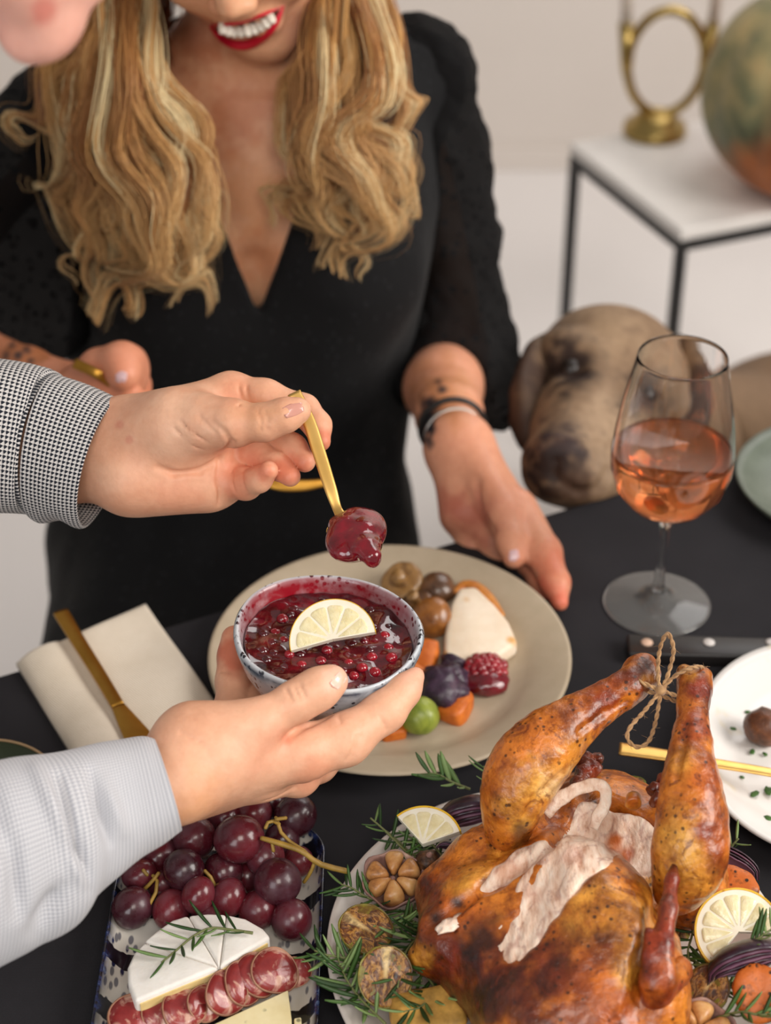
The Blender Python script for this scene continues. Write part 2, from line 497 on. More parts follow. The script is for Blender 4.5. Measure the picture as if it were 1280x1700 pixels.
for sgn, hh, capm in ((-1, .115, True), (1, .21, False)):
    b = RC+[sgn*.057, 0, .0]
    put('taper_cup', *tube([b+[0, 0, -.02], b+[0, 0, .0], b+[sgn*.006, 0, .06]], [.006, .010, .011], 12), BRASS, ch)
    t0 = b+[sgn*.006, 0, .06]
    put('taper', *tube([t0, t0+[sgn*.004, 0, hh]], [.0085, .0078], 12), PALE, ch)
    if capm: put('taper_knob', *blob(t0+[sgn*.004, 0, hh+.014], (.015, .015, .018)), simple('dark_brass', S(110, 84, 40), .35, metal=1.0), ch)

# ------------------------------------------------------------------ dining table and cloth
OT = T(25, 1113, .75); OT2 = T(900, 855, .75)
E = unit((OT2-OT)*[1, 1, 0]); N = np.array([E[1], -E[0], 0])
def TB(s, w, z): return np.array([OT[0], OT[1], 0])+E*s+N*w+[0, 0, z]
S0, S1, W0, W1 = -.25, 1.35, 0.0, .92
Mtb = np.stack([E, N*1.0, [0, 0, 1]], 1)
def tb(lo, hi, b=.003):
    V, F = box(lo, hi, b); V = V@Mtb.T+[OT[0], OT[1], 0]
    return V, [f[::-1] for f in F]
WOOD = simple('table_wood', S(70, 52, 38), .5, .25, 20)
dt = thing('dining_table', 'long dining table hidden under a black cloth', 'table', TB(.55, .46, 0))
put('tabletop', *tb((S0+.006, W0+.006, .715), (S1-.006, W1-.006, .7465)), WOOD, dt, smooth=False)
for s in (S0+.48, S1-.20):
    for w in (W0+.34, W1-.16):
        put('leg', *tb((s, w, 0), (s+.06, w+.06, .7145)), WOOD, dt, smooth=False)
k = NT('black_linen')
wv = k.n('ShaderNodeTexWave', wave_type='BANDS', bands_direction='X'); wv.inputs['Scale'].default_value = 420; wv.inputs['Distortion'].default_value = 1.5; k.link(k.obj(), wv.inputs['Vector'])
wv2 = k.n('ShaderNodeTexWave', wave_type='BANDS', bands_direction='Y'); wv2.inputs['Scale'].default_value = 420; wv2.inputs['Distortion'].default_value = 1.5; k.link(k.obj(), wv2.inputs['Vector'])
wsum = k.math('ADD', wv.outputs['Fac'], wv2.outputs['Fac'])
k.col(k.mix(k.noise(26, 5), k.ramp(wsum, [(.2, S(30, 30, 33)), (.9, S(54, 52, 55))]), S(40, 39, 42))); k.set(rough=.92, spec=.12); k.bump(wsum, .35, .0006); LINEN = k.m
# cloth: rings of a rounded rectangle
def rrect(s0, s1, w0, w1, r, n=7):
    pts = []
    for (cs_, cw, a0) in ((s1-r, w1-r, 0), (s0+r, w1-r, pi/2), (s0+r, w0+r, pi), (s1-r, w0+r, 1.5*pi)):
        for t in np.linspace(0, pi/2, n): pts.append((cs_+r*cos(a0+t), cw+r*sin(a0+t)))
    out = []
    for i in range(len(pts)):
        p, q = np.array(pts[i]), np.array(pts[(i+1) % len(pts)]); m = max(1, int(np.linalg.norm(q-p)/.03))
        for j in range(m): out.append(p+(q-p)*j/m)
    return np.array(out)
base = rrect(S0, S1, W0, W1, .02); nb = len(base); cen = base.mean(0)
L = np.arange(nb)*.03
rings = []
for off, z, wav in ((-.012, .7503, 0), (-.004, .7500, 0), (0.0005, .7478, 0), (.002, .743, 0), (.003, .72, .002), (.006, .65, .006), (.010, .56, .012), (.014, .47, .018)):
    d = base-cen; dn = np.stack([np.clip((base[:, 0]-(S0+S1)/2)/((S1-S0)/2), -1, 1), np.clip((base[:, 1]-(W0+W1)/2)/((W1-W0)/2), -1, 1)], 1)
    dn = np.sign(dn)*(np.abs(dn) > .955); dn /= np.maximum(np.linalg.norm(dn, axis=1), 1e-6)[:, None]
    q = base+dn*(off+wav*np.sin(L*23+np.sin(L*7)))[:, None]
    rings.append(np.column_stack([q, np.full(nb, z)]))
V = np.concatenate(rings); V = V@Mtb.T+[OT[0], OT[1], 0]
F = [tuple(range(nb))]
for i in range(len(rings)-1):
    for j in range(nb): F.append((i*nb+j, (i+1)*nb+j, (i+1)*nb+(j+1) % nb, i*nb+(j+1) % nb))
put('tablecloth', V, [f[::-1] for f in F], LINEN, label='black linen tablecloth covering the dining table', cat='tablecloth', smooth=False)

# ================================================================== beige dinner plate and its food
k = NT('beige_stoneware'); k.col(k.ramp(k.noise(60, 4), [(.3, S(176, 160, 136)), (.7, S(184, 168, 145))])); k.set(rough=.42, spec=.4); BEIGE = k.m
PCN = T(647, 1081, .772); PCN[2] = .7505
prof = [(.0005, .004), (.080, .004), (.083, 0), (.088, 0), (.092, .004), (.112, .0125), (.1345, .0195), (.1362, .0212), (.1355, .0228), (.133, .0225), (.112, .0168), (.104, .0125), (.0975, .0082), (.09, .0068), (.0005, .0065)]
V, F = lathe(prof, 128)
put('dinner_plate', xf(V, None, PCN), F, BEIGE, label='beige stoneware dinner plate with turkey and roast vegetables', cat='plate')
ZP = PCN[2]+.0067
def Tp(px, py, dz=0.0): return T(px, py, ZP+dz)
def spx(n, z): return n*depth(T(640, 1080, z))/FPX      # pixels to metres on the plate
# turkey slice
k = NT('turkey_meat'); k.col(k.mix(k.ramp(k.voro(38), [(.10, (1, 1, 1)), (.22, (0, 0, 0))]), k.ramp(k.noise(40, 4), [(.3, S(224, 203, 176)), (.7, S(240, 224, 203))]), S(214, 160, 84))); k.set(rough=.5, sss=.15, sssr=(.01, .006, .003)); k.bump(k.noise(160, 3), .3, .001); MEAT = k.m
poly = [(762, 980), (790, 978), (822, 1006), (845, 1032), (860, 1062), (826, 1084), (796, 1100), (774, 1117), (752, 1118), (736, 1098), (738, 1052), (748, 1005)]
P3 = [T(a, b, ZP+.016) for a, b in poly]
cx = np.mean(P3, 0)
V, F = prism([(p[0], p[1]) for p in P3], ZP+.0005, ZP+.014)
V, F = bevel_mesh(V, F, .0035, 3)
t_ = (V[:, 1]-cx[1]); V[:, 2] += np.where(V[:, 2] > ZP+.006, .10*t_+.006*np.exp(-((V[:, 0]-cx[0])**2+(V[:, 1]-cx[1])**2)/.0006), 0)
tsl = thing('turkey_slice', 'thick slice of white turkey meat with golden skin tip on the beige plate', 'meat', (cx[0], cx[1], ZP))
put('meat', V, F, MEAT, tsl)
k = NT('golden_skin'); k.col(k.ramp(k.noise(90, 4), [(.3, S(176, 96, 30)), (.7, S(222, 150, 62))])); k.set(rough=.4); GSKIN = k.m
sk = [T(a, b, ZP+.0125) for a, b in ((757, 982), (768, 972), (782, 972), (800, 982), (818, 1000), (834, 1020))]
put('skin', *chunk_tube(np.array(sk), [.0025, .0045, .0060, .0055, .004, .002], seg=10, n=24, flat=.55), GSKIN, tsl)

def mushroom_mat(name, a, b):
    k = NT(name); k.col(k.ramp(k.noise(70, 5, .65), [(.32, a), (.68, b)])); k.set(rough=.3, spec=.6, coat=.25, coatr=.2); k.bump(k.noise(160, 4), .35, .0012); return k.m
MSH1 = mushroom_mat('mushroom_tan', S(112, 78, 44), S(186, 142, 84)); MSH2 = mushroom_mat('mushroom_dark', S(62, 40, 26), S(122, 82, 52)); MSH3 = mushroom_mat('mushroom_gold', S(110, 62, 22), S(176, 114, 52))
def mushroom(px, py, r, lean, mat, smat, label, h=.8, grp='roast mushrooms on the plate'):
    c = Tp(px, py, r*.9); m = thing('roast_mushroom', label, 'mushroom', (c[0], c[1], ZP), grp)
    M = frame_from(lean)
    prof = [(.001, .62), (.35, .60), (.72, .42), (.97, .08), (1.0, -.12), (.9, -.26), (.6, -.25), (.3, -.2), (.001, -.18)]
    V, F = lathe(prof[::-1], 28); V = V*(1+.07*vnoise(V, 1.6, 2, int(px)))[:, None]
    put('cap', xf(V, M, c, r), F, mat, m)
    V, F = tube([(0, 0, -.15), (.03, .02, -.5), (.0, .0, -.95)], [.36, .30, .38], 14, 10)
    V = V*(1+.06*vnoise(V, 2.5, 2, 5))[:, None]
    put('stalk', xf(V, M, c, r), F, smat, m)
mushroom(668, 966, .0165, (.25, .55, -.75), MSH1, MSH1, 'tan roast mushroom with upturned stalk, farthest on the beige plate')
mushroom(727, 976, .0150, (.1, -.3, .95), MSH2, MSH1, 'dark brown roast mushroom cap beside the turkey tip')
mushroom(716, 1026, .0160, (-.3, -.7, .55), MSH3, MSH1, 'glossy golden mushroom against the left edge of the turkey slice')
mushroom(692, 1004, .0130, (.3, .2, -.9), MSH2, MSH1, 'small brown mushroom tucked between three other mushrooms')

def carrot_mat():
    k = NT('roast_carrot'); sp = k.ramp(k.voro(150), [(.12, (1, 1, 1)), (.3, (0, 0, 0))]); pt = k.ramp(k.noise(45, 4), [(.55, (0, 0, 0)), (.72, (1, 1, 1))])
    k.col(k.mix(k.math('MULTIPLY', sp, pt), k.ramp(k.noise(80, 4), [(.3, S(176, 82, 22)), (.7, S(222, 124, 44))]), S(60, 36, 18))); k.set(rough=.45, spec=.4); k.bump(k.noise(200, 4), .4, .0008); return k.m
CARROT = carrot_mat()
def chunk(name, px, py, r, seed, mat, label, cat, flat=.7, rot=0.0, grp=None, z=None, ang=.5):
    V, F = ico(3)
    V = np.sign(V)*np.abs(V)**ang                        # boxier than a ball
    V = V/np.abs(V).max()
    V = V*(1+.14*vnoise(V, 1.3, 2, seed))[:, None]*np.asarray(r)
    c = Tp(px, py, np.asarray(r)[2]*.75) if z is None else T(px, py, z)
    return put(name, xf(V, rotz(rot)@rotx(.15), c), F, mat, label=label, cat=cat, group=grp)
chunk('carrot_piece', 708, 1094, (.0085, .015, .008), 3, CARROT, 'orange roast carrot piece below the golden mushroom', 'carrot', rot=-.3, grp='carrot pieces on the plate')
chunk('carrot_piece', 757, 1172, (.011, .0145, .0085), 5, CARROT, 'squarish orange carrot piece in front of the cranberries', 'carrot', rot=-.5, grp='carrot pieces on the plate')
chunk('carrot_piece', 682, 1120, (.010, .011, .007), 8, CARROT, 'orange carrot piece half hidden behind the index finger', 'carrot', rot=.6, grp='carrot pieces on the plate')
chunk('carrot_piece', 652, 1211, (.009, .008, .006), 9, CARROT, 'small orange carrot end left of the green sprout', 'carrot', rot=.2, grp='carrot pieces on the plate')
# purple cabbage
k = NT('purple_cabbage'); k.col(k.ramp(k.noise(50, 5, .7, dist=1.2), [(.3, S(26, 16, 24)), (.55, S(58, 38, 58)), (.8, S(120, 98, 110))])); k.set(rough=.4, spec=.5); k.bump(k.noise(110, 4), .6, .002); CABB = k.m
cb = thing('purple_cabbage_piece', 'dark purple charred cabbage piece on the beige plate', 'cabbage', Tp(735, 1135))
for i, (px, py, r, tx, tz) in enumerate(((733, 1142, .018, 2.7, .3), (722, 1130, .0135, 2.2, .9), (745, 1124, .0135, 2.9, 1.7), (752, 1108, .010, 1.2, 2.6), (722, 1160, .010, 1.9, .4))):
    V, F = lathe([(sin(t)*(1+.08*sin(5*t)), -cos(t)) for t in np.linspace(.02, 1.9, 16)], 28)
    V = V*(1+.18*vnoise(V, 2.2, 2, i))[:, None]; V[:, 2] += .25
    V2 = V*.9; n = len(V)
    VV = np.concatenate([V, V2]); FF = F+[tuple(x+n for x in f[::-1]) for f in F]
    put('leaf_layer', xf(VV, rotz(tz)@rotx(tx), Tp(px, py, r*.75), r), FF, CABB, cb)
# sprouts
def sprout_mats():
    k = NT('sprout_green'); k.col(k.ramp(k.noise(40, 4, dist=.6), [(.3, S(92, 108, 30)), (.6, S(150, 160, 62)), (.8, S(176, 180, 96))])); k.set(rough=.35, spec=.5); k.bump(k.voro(70), .3, .001); a = k.m
    k = NT('sprout_roast'); k.col(k.ramp(k.noise(34, 5, .7, dist=1.0), [(.32, S(36, 22, 10)), (.46, S(98, 70, 20)), (.58, S(132, 122, 34)), (.80, S(164, 156, 66))])); k.set(rough=.35, spec=.5, coat=.2); k.bump(k.noise(150, 4), .4, .001); b = k.m
    return a, b
SPG, SPR = sprout_mats()
def sprout_ball(px, py, r, mat, label, z, grp, seed=1):
    c = T(px, py, z); t = thing('brussels_sprout', label, 'sprout', (c[0], c[1], z-r), grp)
    V, F = blob((0, 0, 0), (r*.8, r*.8, r*.8), None, .04, 2, seed); put('heart', V+c, F, mat, t)
    for i in range(7):
        a = i*2.4+seed; M = rotz(a)@roty(.9+.1*(i % 3))
        V, F = lathe([(sin(u), cos(u)) for u in np.linspace(.02, 1.15, 9)], 22)
        V = V*(1+.03*vnoise(V, 3, 1, i))[:, None]; n = len(V)
        VV = np.concatenate([V, V*.95]); FF = [f[::-1] for f in F]+[tuple(x+n for x in f) for f in F]
        put('leaf', xf(VV, M, c, r*(.93+.012*i)), FF, mat, t)
sprout_ball(697, 1189, .0145, SPG, 'bright green sprout half at the near edge of the beige plate', ZP+.013, None, 2)
# cranberry dollop on the plate
k = NT('cranberry'); k.col(k.ramp(k.noise(60, 3), [(.3, S(110, 8, 22)), (.7, S(172, 22, 40))])); k.set(rough=.16, spec=.6, sss=.3, sssr=(.006, .001, .001), coat=.4, coatr=.08); CRAN = k.m
k = NT('cranberry_jelly'); k.col(k.ramp(k.noise(50, 4), [(.3, S(70, 6, 16)), (.7, S(120, 14, 30))])); k.set(rough=.10, spec=.6, sss=.2, sssr=(.006, .001, .001), coat=.6, coatr=.05); k.bump(k.noise(85, 3, dist=.5), .5, .003); JELLY = k.m
cd = thing('cranberry_dollop', 'small mound of red cranberries beside the turkey slice', 'cranberries', Tp(805, 1130))
V, F = blob(Tp(803, 1130, .005), (.019, .016, .010), None, .12, 2.2, 4); put('jelly', V, F, JELLY, cd)
BV, BF = ico(2)
for i in range(34):
    a = i*2.39996; rad = sqrt(i/34)*.0165
    p = Tp(805, 1127, 0)+[rad*cos(a), rad*.85*sin(a), .0135*(1-(rad/.021)**2)+.003]
    put('berry', xf(BV*(.0038+.0012*((i*37) % 10)/10), None, p), BF, CRAN, cd)

# ================================================================== wine glass
def glass_mat(name, c=(1, 1, 1), ior=1.45, rough=0.0):
    k = NT(name); k.col(c); k.set(trans=1.0, rough=rough, ior=ior, spec=.5); return k.m
GLASS = glass_mat('clear_glass')
gb = T(1090, 1003, .7503)
gx = gb.copy()
out = [(.0005, 0), (.0400, 0), (.0425, .0006), (.0427, .0014), (.040, .0022), (.022, .0045), (.010, .0075), (.0055, .014), (.0040, .026), (.0037, .05), (.0039, .074), (.0058, .0835), (.016, .0895), (.030, .099), (.0405, .113), (.0458, .130), (.0463, .145), (.0442, .165), (.0398, .192), (.0350, .215), (.0335, .2225), (.0330, .2252), (.03285, .2259), (.0326, .2262)]
inn = [(.0322, .2261), (.03205, .2256), (.0325, .2225), (.0341, .215), (.0388, .192), (.0431, .165), (.0452, .145), (.0447, .130), (.0396, .1145), (.0295, .1005), (.016, .0918), (.0005, .0888)]
wg = thing('wine_glass', 'stemmed wine glass of rose wine standing in front of the dog', 'wine glass', gb)
V, F = lathe(out[7:]+inn[:-1]+[(.0005, .0888), (.0005, .0142)], 72); put('glass_body', xf(V, None, gb), F, GLASS, wg)
k = NT('pale_reflection_glass'); k.col((.92, .90, .88)); k.set(trans=.90, rough=.10, ior=1.45); V, F = lathe(out[:7]+[(.0054, .0141), (.0005, .0141)], 72); put('foot', xf(V, None, gb), F, k.m, wg)  # partly diffuse foot: the bright reflection in it is put into the colour
k = NT('rose_wine'); k.col((1.0, .36, .13)); k.set(trans=.84, rough=0.0, ior=1.33, sss=.0); ROSE = k.m
wl = [(.0005, .0889), (.016, .0919), (.0296, .1006), (.0397, .1146), (.0448, .130), (.0451, .140), (.0453, .1465), (.0447, .1458), (.0005, .1455)]
V, F = lathe(wl, 72); put('rose_wine', xf(V, None, gb), F, ROSE, label='pale orange rose wine filling half of the stemmed glass', cat='wine')

# low black bar with two pale studs
bb = thing('black_trivet', 'low black bar with two pale round studs in front of the wine glass', 'trivet', T(1160, 1075, .75))
p0 = T(1044, 1084, .762); p1 = T(1330, 1092, .762)
ub = unit((p1-p0)*[1, 1, 0]); vb = np.array([-ub[1], ub[0], 0]); Mb = np.stack([ub, vb, [0, 0, 1]], 1)
BLKW = simple('black_lacquer', S(34, 31, 31), .4)
V, F = box((0, 0, .7503), (np.linalg.norm(p1-p0), .024, .762), .002); V = V@Mb.T+[p0[0], p0[1], 0]; put('bar', V, F, BLKW, bb)
for px, c in ((1074, S(214, 178, 154)), (1177, S(206, 200, 196)), (1281, S(206, 200, 196))):
    q = T(px, 1067, .7622); V, F = lathe([(.0001, 0), (.0045, 0), (.0045, .0006), (.0038, .0013), (.0001, .0016)], 24)
    put('stud', xf(V, None, q), F, simple('stud_%d' % px, c, .35), bb)

# ================================================================== napkin and knife
k = NT('cream_linen'); wa = k.n('ShaderNodeTexWave', wave_type='BANDS', bands_direction='DIAGONAL'); wa.inputs['Scale'].default_value = 260; wa.inputs['Distortion'].default_value = 2; k.link(k.obj(), wa.inputs['Vector'])
k.col(k.ramp(k.noise(30, 4), [(.3, S(222, 208, 188)), (.7, S(232, 219, 201))])); k.set(rough=.9, spec=.15, sheen=.2); k.bump(k.math('ADD', wa.outputs['Fac'], k.math('MULTIPLY', k.noise(26, 3), 2.0)), .35, .0012); CREAM = k.m
ZN = .765
A, B, C, D = T(24, 1082, ZN), T(240, 984, ZN), T(392, 1196, ZN), T(128, 1252, ZN)
np_ = thing('napkin', 'folded cream linen napkin lying under the gold knife', 'napkin', (T(190, 1120, .75)))
def quadgrid(A, B, C, D, nu, nv, zf):
    u, v = np.meshgrid(np.linspace(0, 1, nu), np.linspace(0, 1, nv), indexing='ij')
    P = ((1-u)*(1-v))[..., None]*A+(u*(1-v))[..., None]*B+(u*v)[..., None]*C+((1-u)*v)[..., None]*D
    P[..., 2] = zf(u, v, P); return P, u, v
def sheet(P, thick):
    nu, nv = P.shape[:2]; top = P.reshape(-1, 3); bot = top.copy(); bot[:, 2] -= thick.ravel() if hasattr(thick, 'ravel') else thick
    n = nu*nv; F = []
    for i in range(nu-1):
        for j in range(nv-1):
            a = i*nv+j; q = (a, a+nv, a+nv+1, a+1); F.append(q); F.append(tuple(x+n for x in q[::-1]))
    bd = [i*nv for i in range(nu)]+[(nu-1)*nv+j for j in range(1, nv)]+[i*nv+nv-1 for i in range(nu-2, -1, -1)]+[j for j in range(nv-2, 0, -1)]
    for x, y in zip(bd, bd[1:]+bd[:1]): F.append((y, x, x+n, y+n))
    return np.concatenate([top, bot]), F
def edge(u, v, w=.04): return np.minimum(np.minimum(u, 1-u), np.minimum(v, 1-v))
def zf(u, v, P):
    roll = .0115*np.sqrt(np.clip(1-((u-.17)/.19)**2, 0, 1))
    flat = .0068+.0022*np.exp(-((u-.72)/.25)**2)*np.sin(5*v+4*u)*.35
    z = np.maximum(flat, roll)+.0012*np.sin(9*v+3*u)
    e = np.clip(edge(u, v)/.035, 0, 1); return .7505+z*(.55+.45*np.sqrt(e*(2-e)))
P, u, v = quadgrid(A, B, C, D, 60, 44, zf)
V, F = sheet(P, P[..., 2]-.7505); put('folded_layers', V, F, CREAM, np_)
k = NT('gold_metal'); k.col(k.ramp(k.noise(30, 3), [(.3, S(176, 128, 52)), (.7, S(200, 152, 70))])); k.set(metal=1.0, rough=.34); GOLD = k.m
k = NT('pale_gold_metal'); k.col(k.ramp(k.noise(30, 3), [(.3, S(226, 178, 96)), (.7, S(240, 196, 118))])); k.set(metal=1.0, rough=.36); PGOLD = k.m
def flatware(path, width, thick, seg=16, n=40, up=(0, 0, 1)):
    "rounded flat bar along a path: half-widths along, thickness across"
    path = np.array(path, float); PR = catmull(np.column_stack([path, width, thick]), n)
    P, w, th = PR[:, :3], PR[:, 3], PR[:, 4]; tg = np.gradient(P, axis=0); tg /= np.linalg.norm(tg, axis=1)[:, None]
    a = np.linspace(0, 2*pi, seg, endpoint=False); rings = []
    sc = lambda x: np.sign(x)*np.abs(x)**.6
    for i in range(n):
        upi = up[i*len(up)//n] if np.ndim(up) > 1 else up
        s = unit(np.cross(tg[i], upi)); q = np.cross(s, tg[i])
        rings.append(P[i]+sc(np.cos(a))[:, None]*s*w[i]+sc(np.sin(a))[:, None]*q*th[i])
    V = np.concatenate(rings); F = [(i*seg+j, i*seg+(j+1) % seg, (i+1)*seg+(j+1) % seg, (i+1)*seg+j) for i in range(n-1) for j in range(seg)]
    F += [tuple(range(seg-1, -1, -1)), tuple((n-1)*seg+j for j in range(seg))]
    return V, F
ZK = .7628
kp = [T(101, 1016, ZK+.006), T(130, 1064, ZK+.003), T(165, 1120, ZK), T(196, 1172, ZK), T(222, 1212, ZK-.0015), T(252, 1258, ZK-.002)]
kt = thing('gold_knife', 'gold table knife lying on the cream napkin', 'knife', kp[3])
V, F = flatware(kp[:4], [.0062, .0056, .0052, .0050], [.0022, .002, .002, .0018]); put('handle', V, F, GOLD, kt)
V, F = flatware(kp[3:]+[T(285, 1315, ZK-.002), T(296, 1335, ZK-.002)], [.0050, .0090, .0118, .0105, .003], [.0016, .001, .0009, .0008, .0006]); put('blade', V, F, GOLD, kt)

# rim of a dark green dish at the left edge
k = NT('dark_green_glaze'); k.col(S(58, 66, 50)); k.set(rough=.25); k2 = NT('tan_rim'); k2.col(S(170, 140, 104)); k2.set(rough=.5)
dc = T(-40, 1318, .778); dc[2] = .7503
gd = thing('green_dish', 'dark green dish with a tan rim behind the grey sleeve at the left', 'dish', dc)
V, F = lathe([(.0005, .003), (.03, .003), (.033, 0), (.036, 0), (.042, .006), (.0555, .026), (.0545, .0265), (.040, .009), (.030, .006), (.0005, .006)], 64); put('dish_body', xf(V, None, dc), F, k.m, gd)
V, F = lathe([(.0553, .0260), (.0562, .0266), (.0562, .0276), (.0546, .0278), (.0543, .0268)], 64, closed=True); put('rim', xf(V, None, dc), F, k2.m, gd)

# sage green plate at the right edge
k = NT('sage_glaze'); k.col(k.mix(k.ramp(k.voro(220), [(.08, (1, 1, 1)), (.2, (0, 0, 0))]), k.ramp(k.noise(40, 4), [(.3, S(88, 96, 84)), (.7, S(106, 114, 102))]), S(62, 68, 58))); k.set(rough=.35); SAGE = k.m
sc_ = T(1410, 792, .775); sc_[2] = .7503
V, F = lathe([(.0005, .003), (.055, .003), (.058, 0), (.062, 0), (.066, .004), (.090, .016), (.0965, .024), (.0955, .0255), (.088, .0195), (.064, .0085), (.0005, .0075)], 96)
put('sage_plate', xf(V, None, sc_), F, SAGE, label='speckled sage green plate at the far end of the black cloth', cat='plate')

# white plate at the right with a meatball and herbs
k = NT('white_porcelain'); oil = k.ramp(k.noise(22, 3), [(.60, (0, 0, 0)), (.74, (1, 1, 1))])
k.col(k.mix(k.math('MULTIPLY', oil, .55), S(230, 226, 222), S(222, 196, 112))); k.set(rough=.22, spec=.5); WHITEP = k.m
wc = T(1408, 1238, .772); wc[2] = .7503
prof = [(.0005, .003), (.070, .003), (.073, 0), (.078, 0), (.084, .004), (.106, .0165), (.113, .0215), (.1122, .0235), (.105, .0195), (.088, .0095), (.078, .007), (.0005, .0065)]
V, F = lathe(prof, 120); an = np.arctan2(V[:, 1], V[:, 0]); V[:, :2] *= (1+.035*np.cos(2*an-2.4)+.025*np.cos(3*an+.4))[:, None]
put('white_plate', xf(V, None, wc), F, WHITEP, label='uneven white plate with a meatball at the right edge of the table', cat='plate')
ZW = .7503+.0066
k = NT('meatball_crust'); k.col(k.ramp(k.noise(90, 5, .7), [(.3, S(46, 24, 14)), (.55, S(100, 56, 30)), (.8, S(142, 88, 48))])); k.set(rough=.4, spec=.5); k.bump(k.noise(180, 4), .6, .0015); MBALL = k.m
c = T(1268, 1207, ZW+.0135); V, F = blob(c, (.0142, .0142, .0138), None, .07, 3, 3); put('meatball', V, F, MBALL, label='browned meatball on the white plate', cat='meatball')
HERB = simple('parsley', S(66, 104, 44), .6, .3, 200)
for i, (px, py, r, lab) in enumerate(((1214, 1210, 1.2, 'herb fleck farthest left on the white plate, level with the meatball'), (1249, 1248, 1.1, 'herb fleck just below the meatball at its left'), (1218, 1308, 1.0, 'small herb fleck nearest the left rim of the white plate below the gold knife'), (1253, 1318, 1.4, 'large herb fleck in the middle below the gold knife'), (1270, 1252, .9, 'herb fleck between the meatball and the gold knife, farthest right'), (1242, 1182, 1.0, 'herb fleck above the left shoulder of the meatball'), (1275, 1312, 1.5, 'largest herb fleck at the right edge below the gold knife'), (1276, 1358, 1.3, 'herb fleck nearest the camera on the white plate'), (1206, 1288, .8, 'tiny herb fleck close under the gold knife by the drumstick'), (1232, 1290, .7, 'tiniest herb fleck just under the middle of the gold knife'))):
    c = T(px, py, ZW+.0022); V, F = blob((0, 0, 0), (.0026*r, .0016*r, .0007), None, .4, 2, i, 2)
    put('herb_fleck', xf(V, rotz(i*1.3), c), F, HERB, label=lab, cat='herb', group='herb flecks on the white plate')
ZG = .7503+.0245
gp = [T(1028, 1243, ZG+.006), T(1090, 1252, ZG+.005), T(1160, 1263, ZG+.004), T(1230, 1274, ZG+.0026), T(1300, 1286, ZG+.0015)]
g2 = thing('gold_knife', 'pale gold knife resting on the white plate behind the drumstick', 'knife', gp[2])
V, F = flatware(gp, [.0062, .0058, .0047, .0042, .0040], [.0013, .0013, .0013, .0013, .0013], n=50); put('handle', V, F, PGOLD, g2)
V, F = flatware([gp[4], T(1370, 1298, ZG+.0012), T(1460, 1313, ZG+.001), T(1530, 1324, ZG+.001)], [.004, .0085, .0090, .002], [.0012, .0009, .0008, .0006]); put('blade', V, F, PGOLD, g2)

# ================================================================== small bowl of cranberry sauce
BC = W(545, 1046, 1.143)
BH, BR = .052, .0600
BM = roty(radians(2.4))@rotx(radians(1.0))          # tilt of the bowl in the hand
k = NT('speckled_glaze')
sv = k.voro(250, rand=1.0); sn = k.noise(95, 3, .6)
spk = k.math('MULTIPLY', k.ramp(sv, [(.30, (1, 1, 1)), (.42, (0, 0, 0))]), k.ramp(sn, [(.43, (0, 0, 0)), (.52, (1, 1, 1))]))
basec = k.ramp(k.noise(30, 4), [(.3, S(178, 186, 194)), (.7, S(214, 218, 222))])
ln = k.attr('rimline', 'Fac'); stn = k.attr('stain', 'Fac')
c1_ = k.mix(spk, basec, S(36, 36, 44))
c1_ = k.mix(k.math('MULTIPLY', ln, k.ramp(k.noise(60, 3), [(.3, (.25, .25, .25)), (.6, (1, 1, 1))])), c1_, S(52, 62, 78))
stf = k.math('MULTIPLY', stn, k.ramp(k.noise(48, 4, .6), [(.30, (.65, .65, .65)), (.55, (1, 1, 1))]))
k.col(k.mix(stf, c1_, S(140, 14, 30))); k.set(rough=.22, spec=.5, coat=.3, coatr=.1); k.bump(k.noise(120, 3), .15, .001); SPECK = k.m
prof = [(.0005, .0035), (.024, .0035), (.0252, .0002), (.0285, .0), (.0318, .0025), (.0385, .0075), (.0480, .0180), (.0548, .031), (.0588, .044), (.0598, .0495), (.0586, .0515), (.0580, .0523), (.0562, .0512), (.0552, .047), (.0520, .036), (.0450, .0215), (.0340, .011), (.0180, .0068), (.0005, .0062)]
V, F = lathe(prof, 120); ring = np.repeat(np.arange(len(prof)), 120); an = np.tile(np.linspace(0, 2*pi, 120, endpoint=False), len(prof))
wob = 1+.014*np.cos(2*an+.6)+.008*np.cos(5*an)+.006*np.sin(3*an); V[:, 0] *= wob; V[:, 1] *= wob
V[:, 2] += (V[:, 2]/.05)**3*.0009*np.sin(3*an+1)
rl = np.where(np.isin(ring, (9,)), 1.0, 0)+np.where(np.isin(ring, (8,)), .55, 0)
back = sstep(np.sin(an-.15), -.15, .55)
stain = np.where(ring >= 12, np.where(ring == 12, back*.8, np.where(ring == 13, .25+.75*back, np.where(ring == 14, .6+.4*back, 1.0))), 0)
bw = thing('sauce_bowl', 'small speckled grey bowl of cranberry sauce held in a hand', 'bowl', BC-[0, 0, BH])
def bowlxf(V): return xf(V-[0, 0, BH], BM, BC)
put('bowl_body', bowlxf(V), F, SPECK, bw, attrs={'rimline': rl, 'stain': stain})
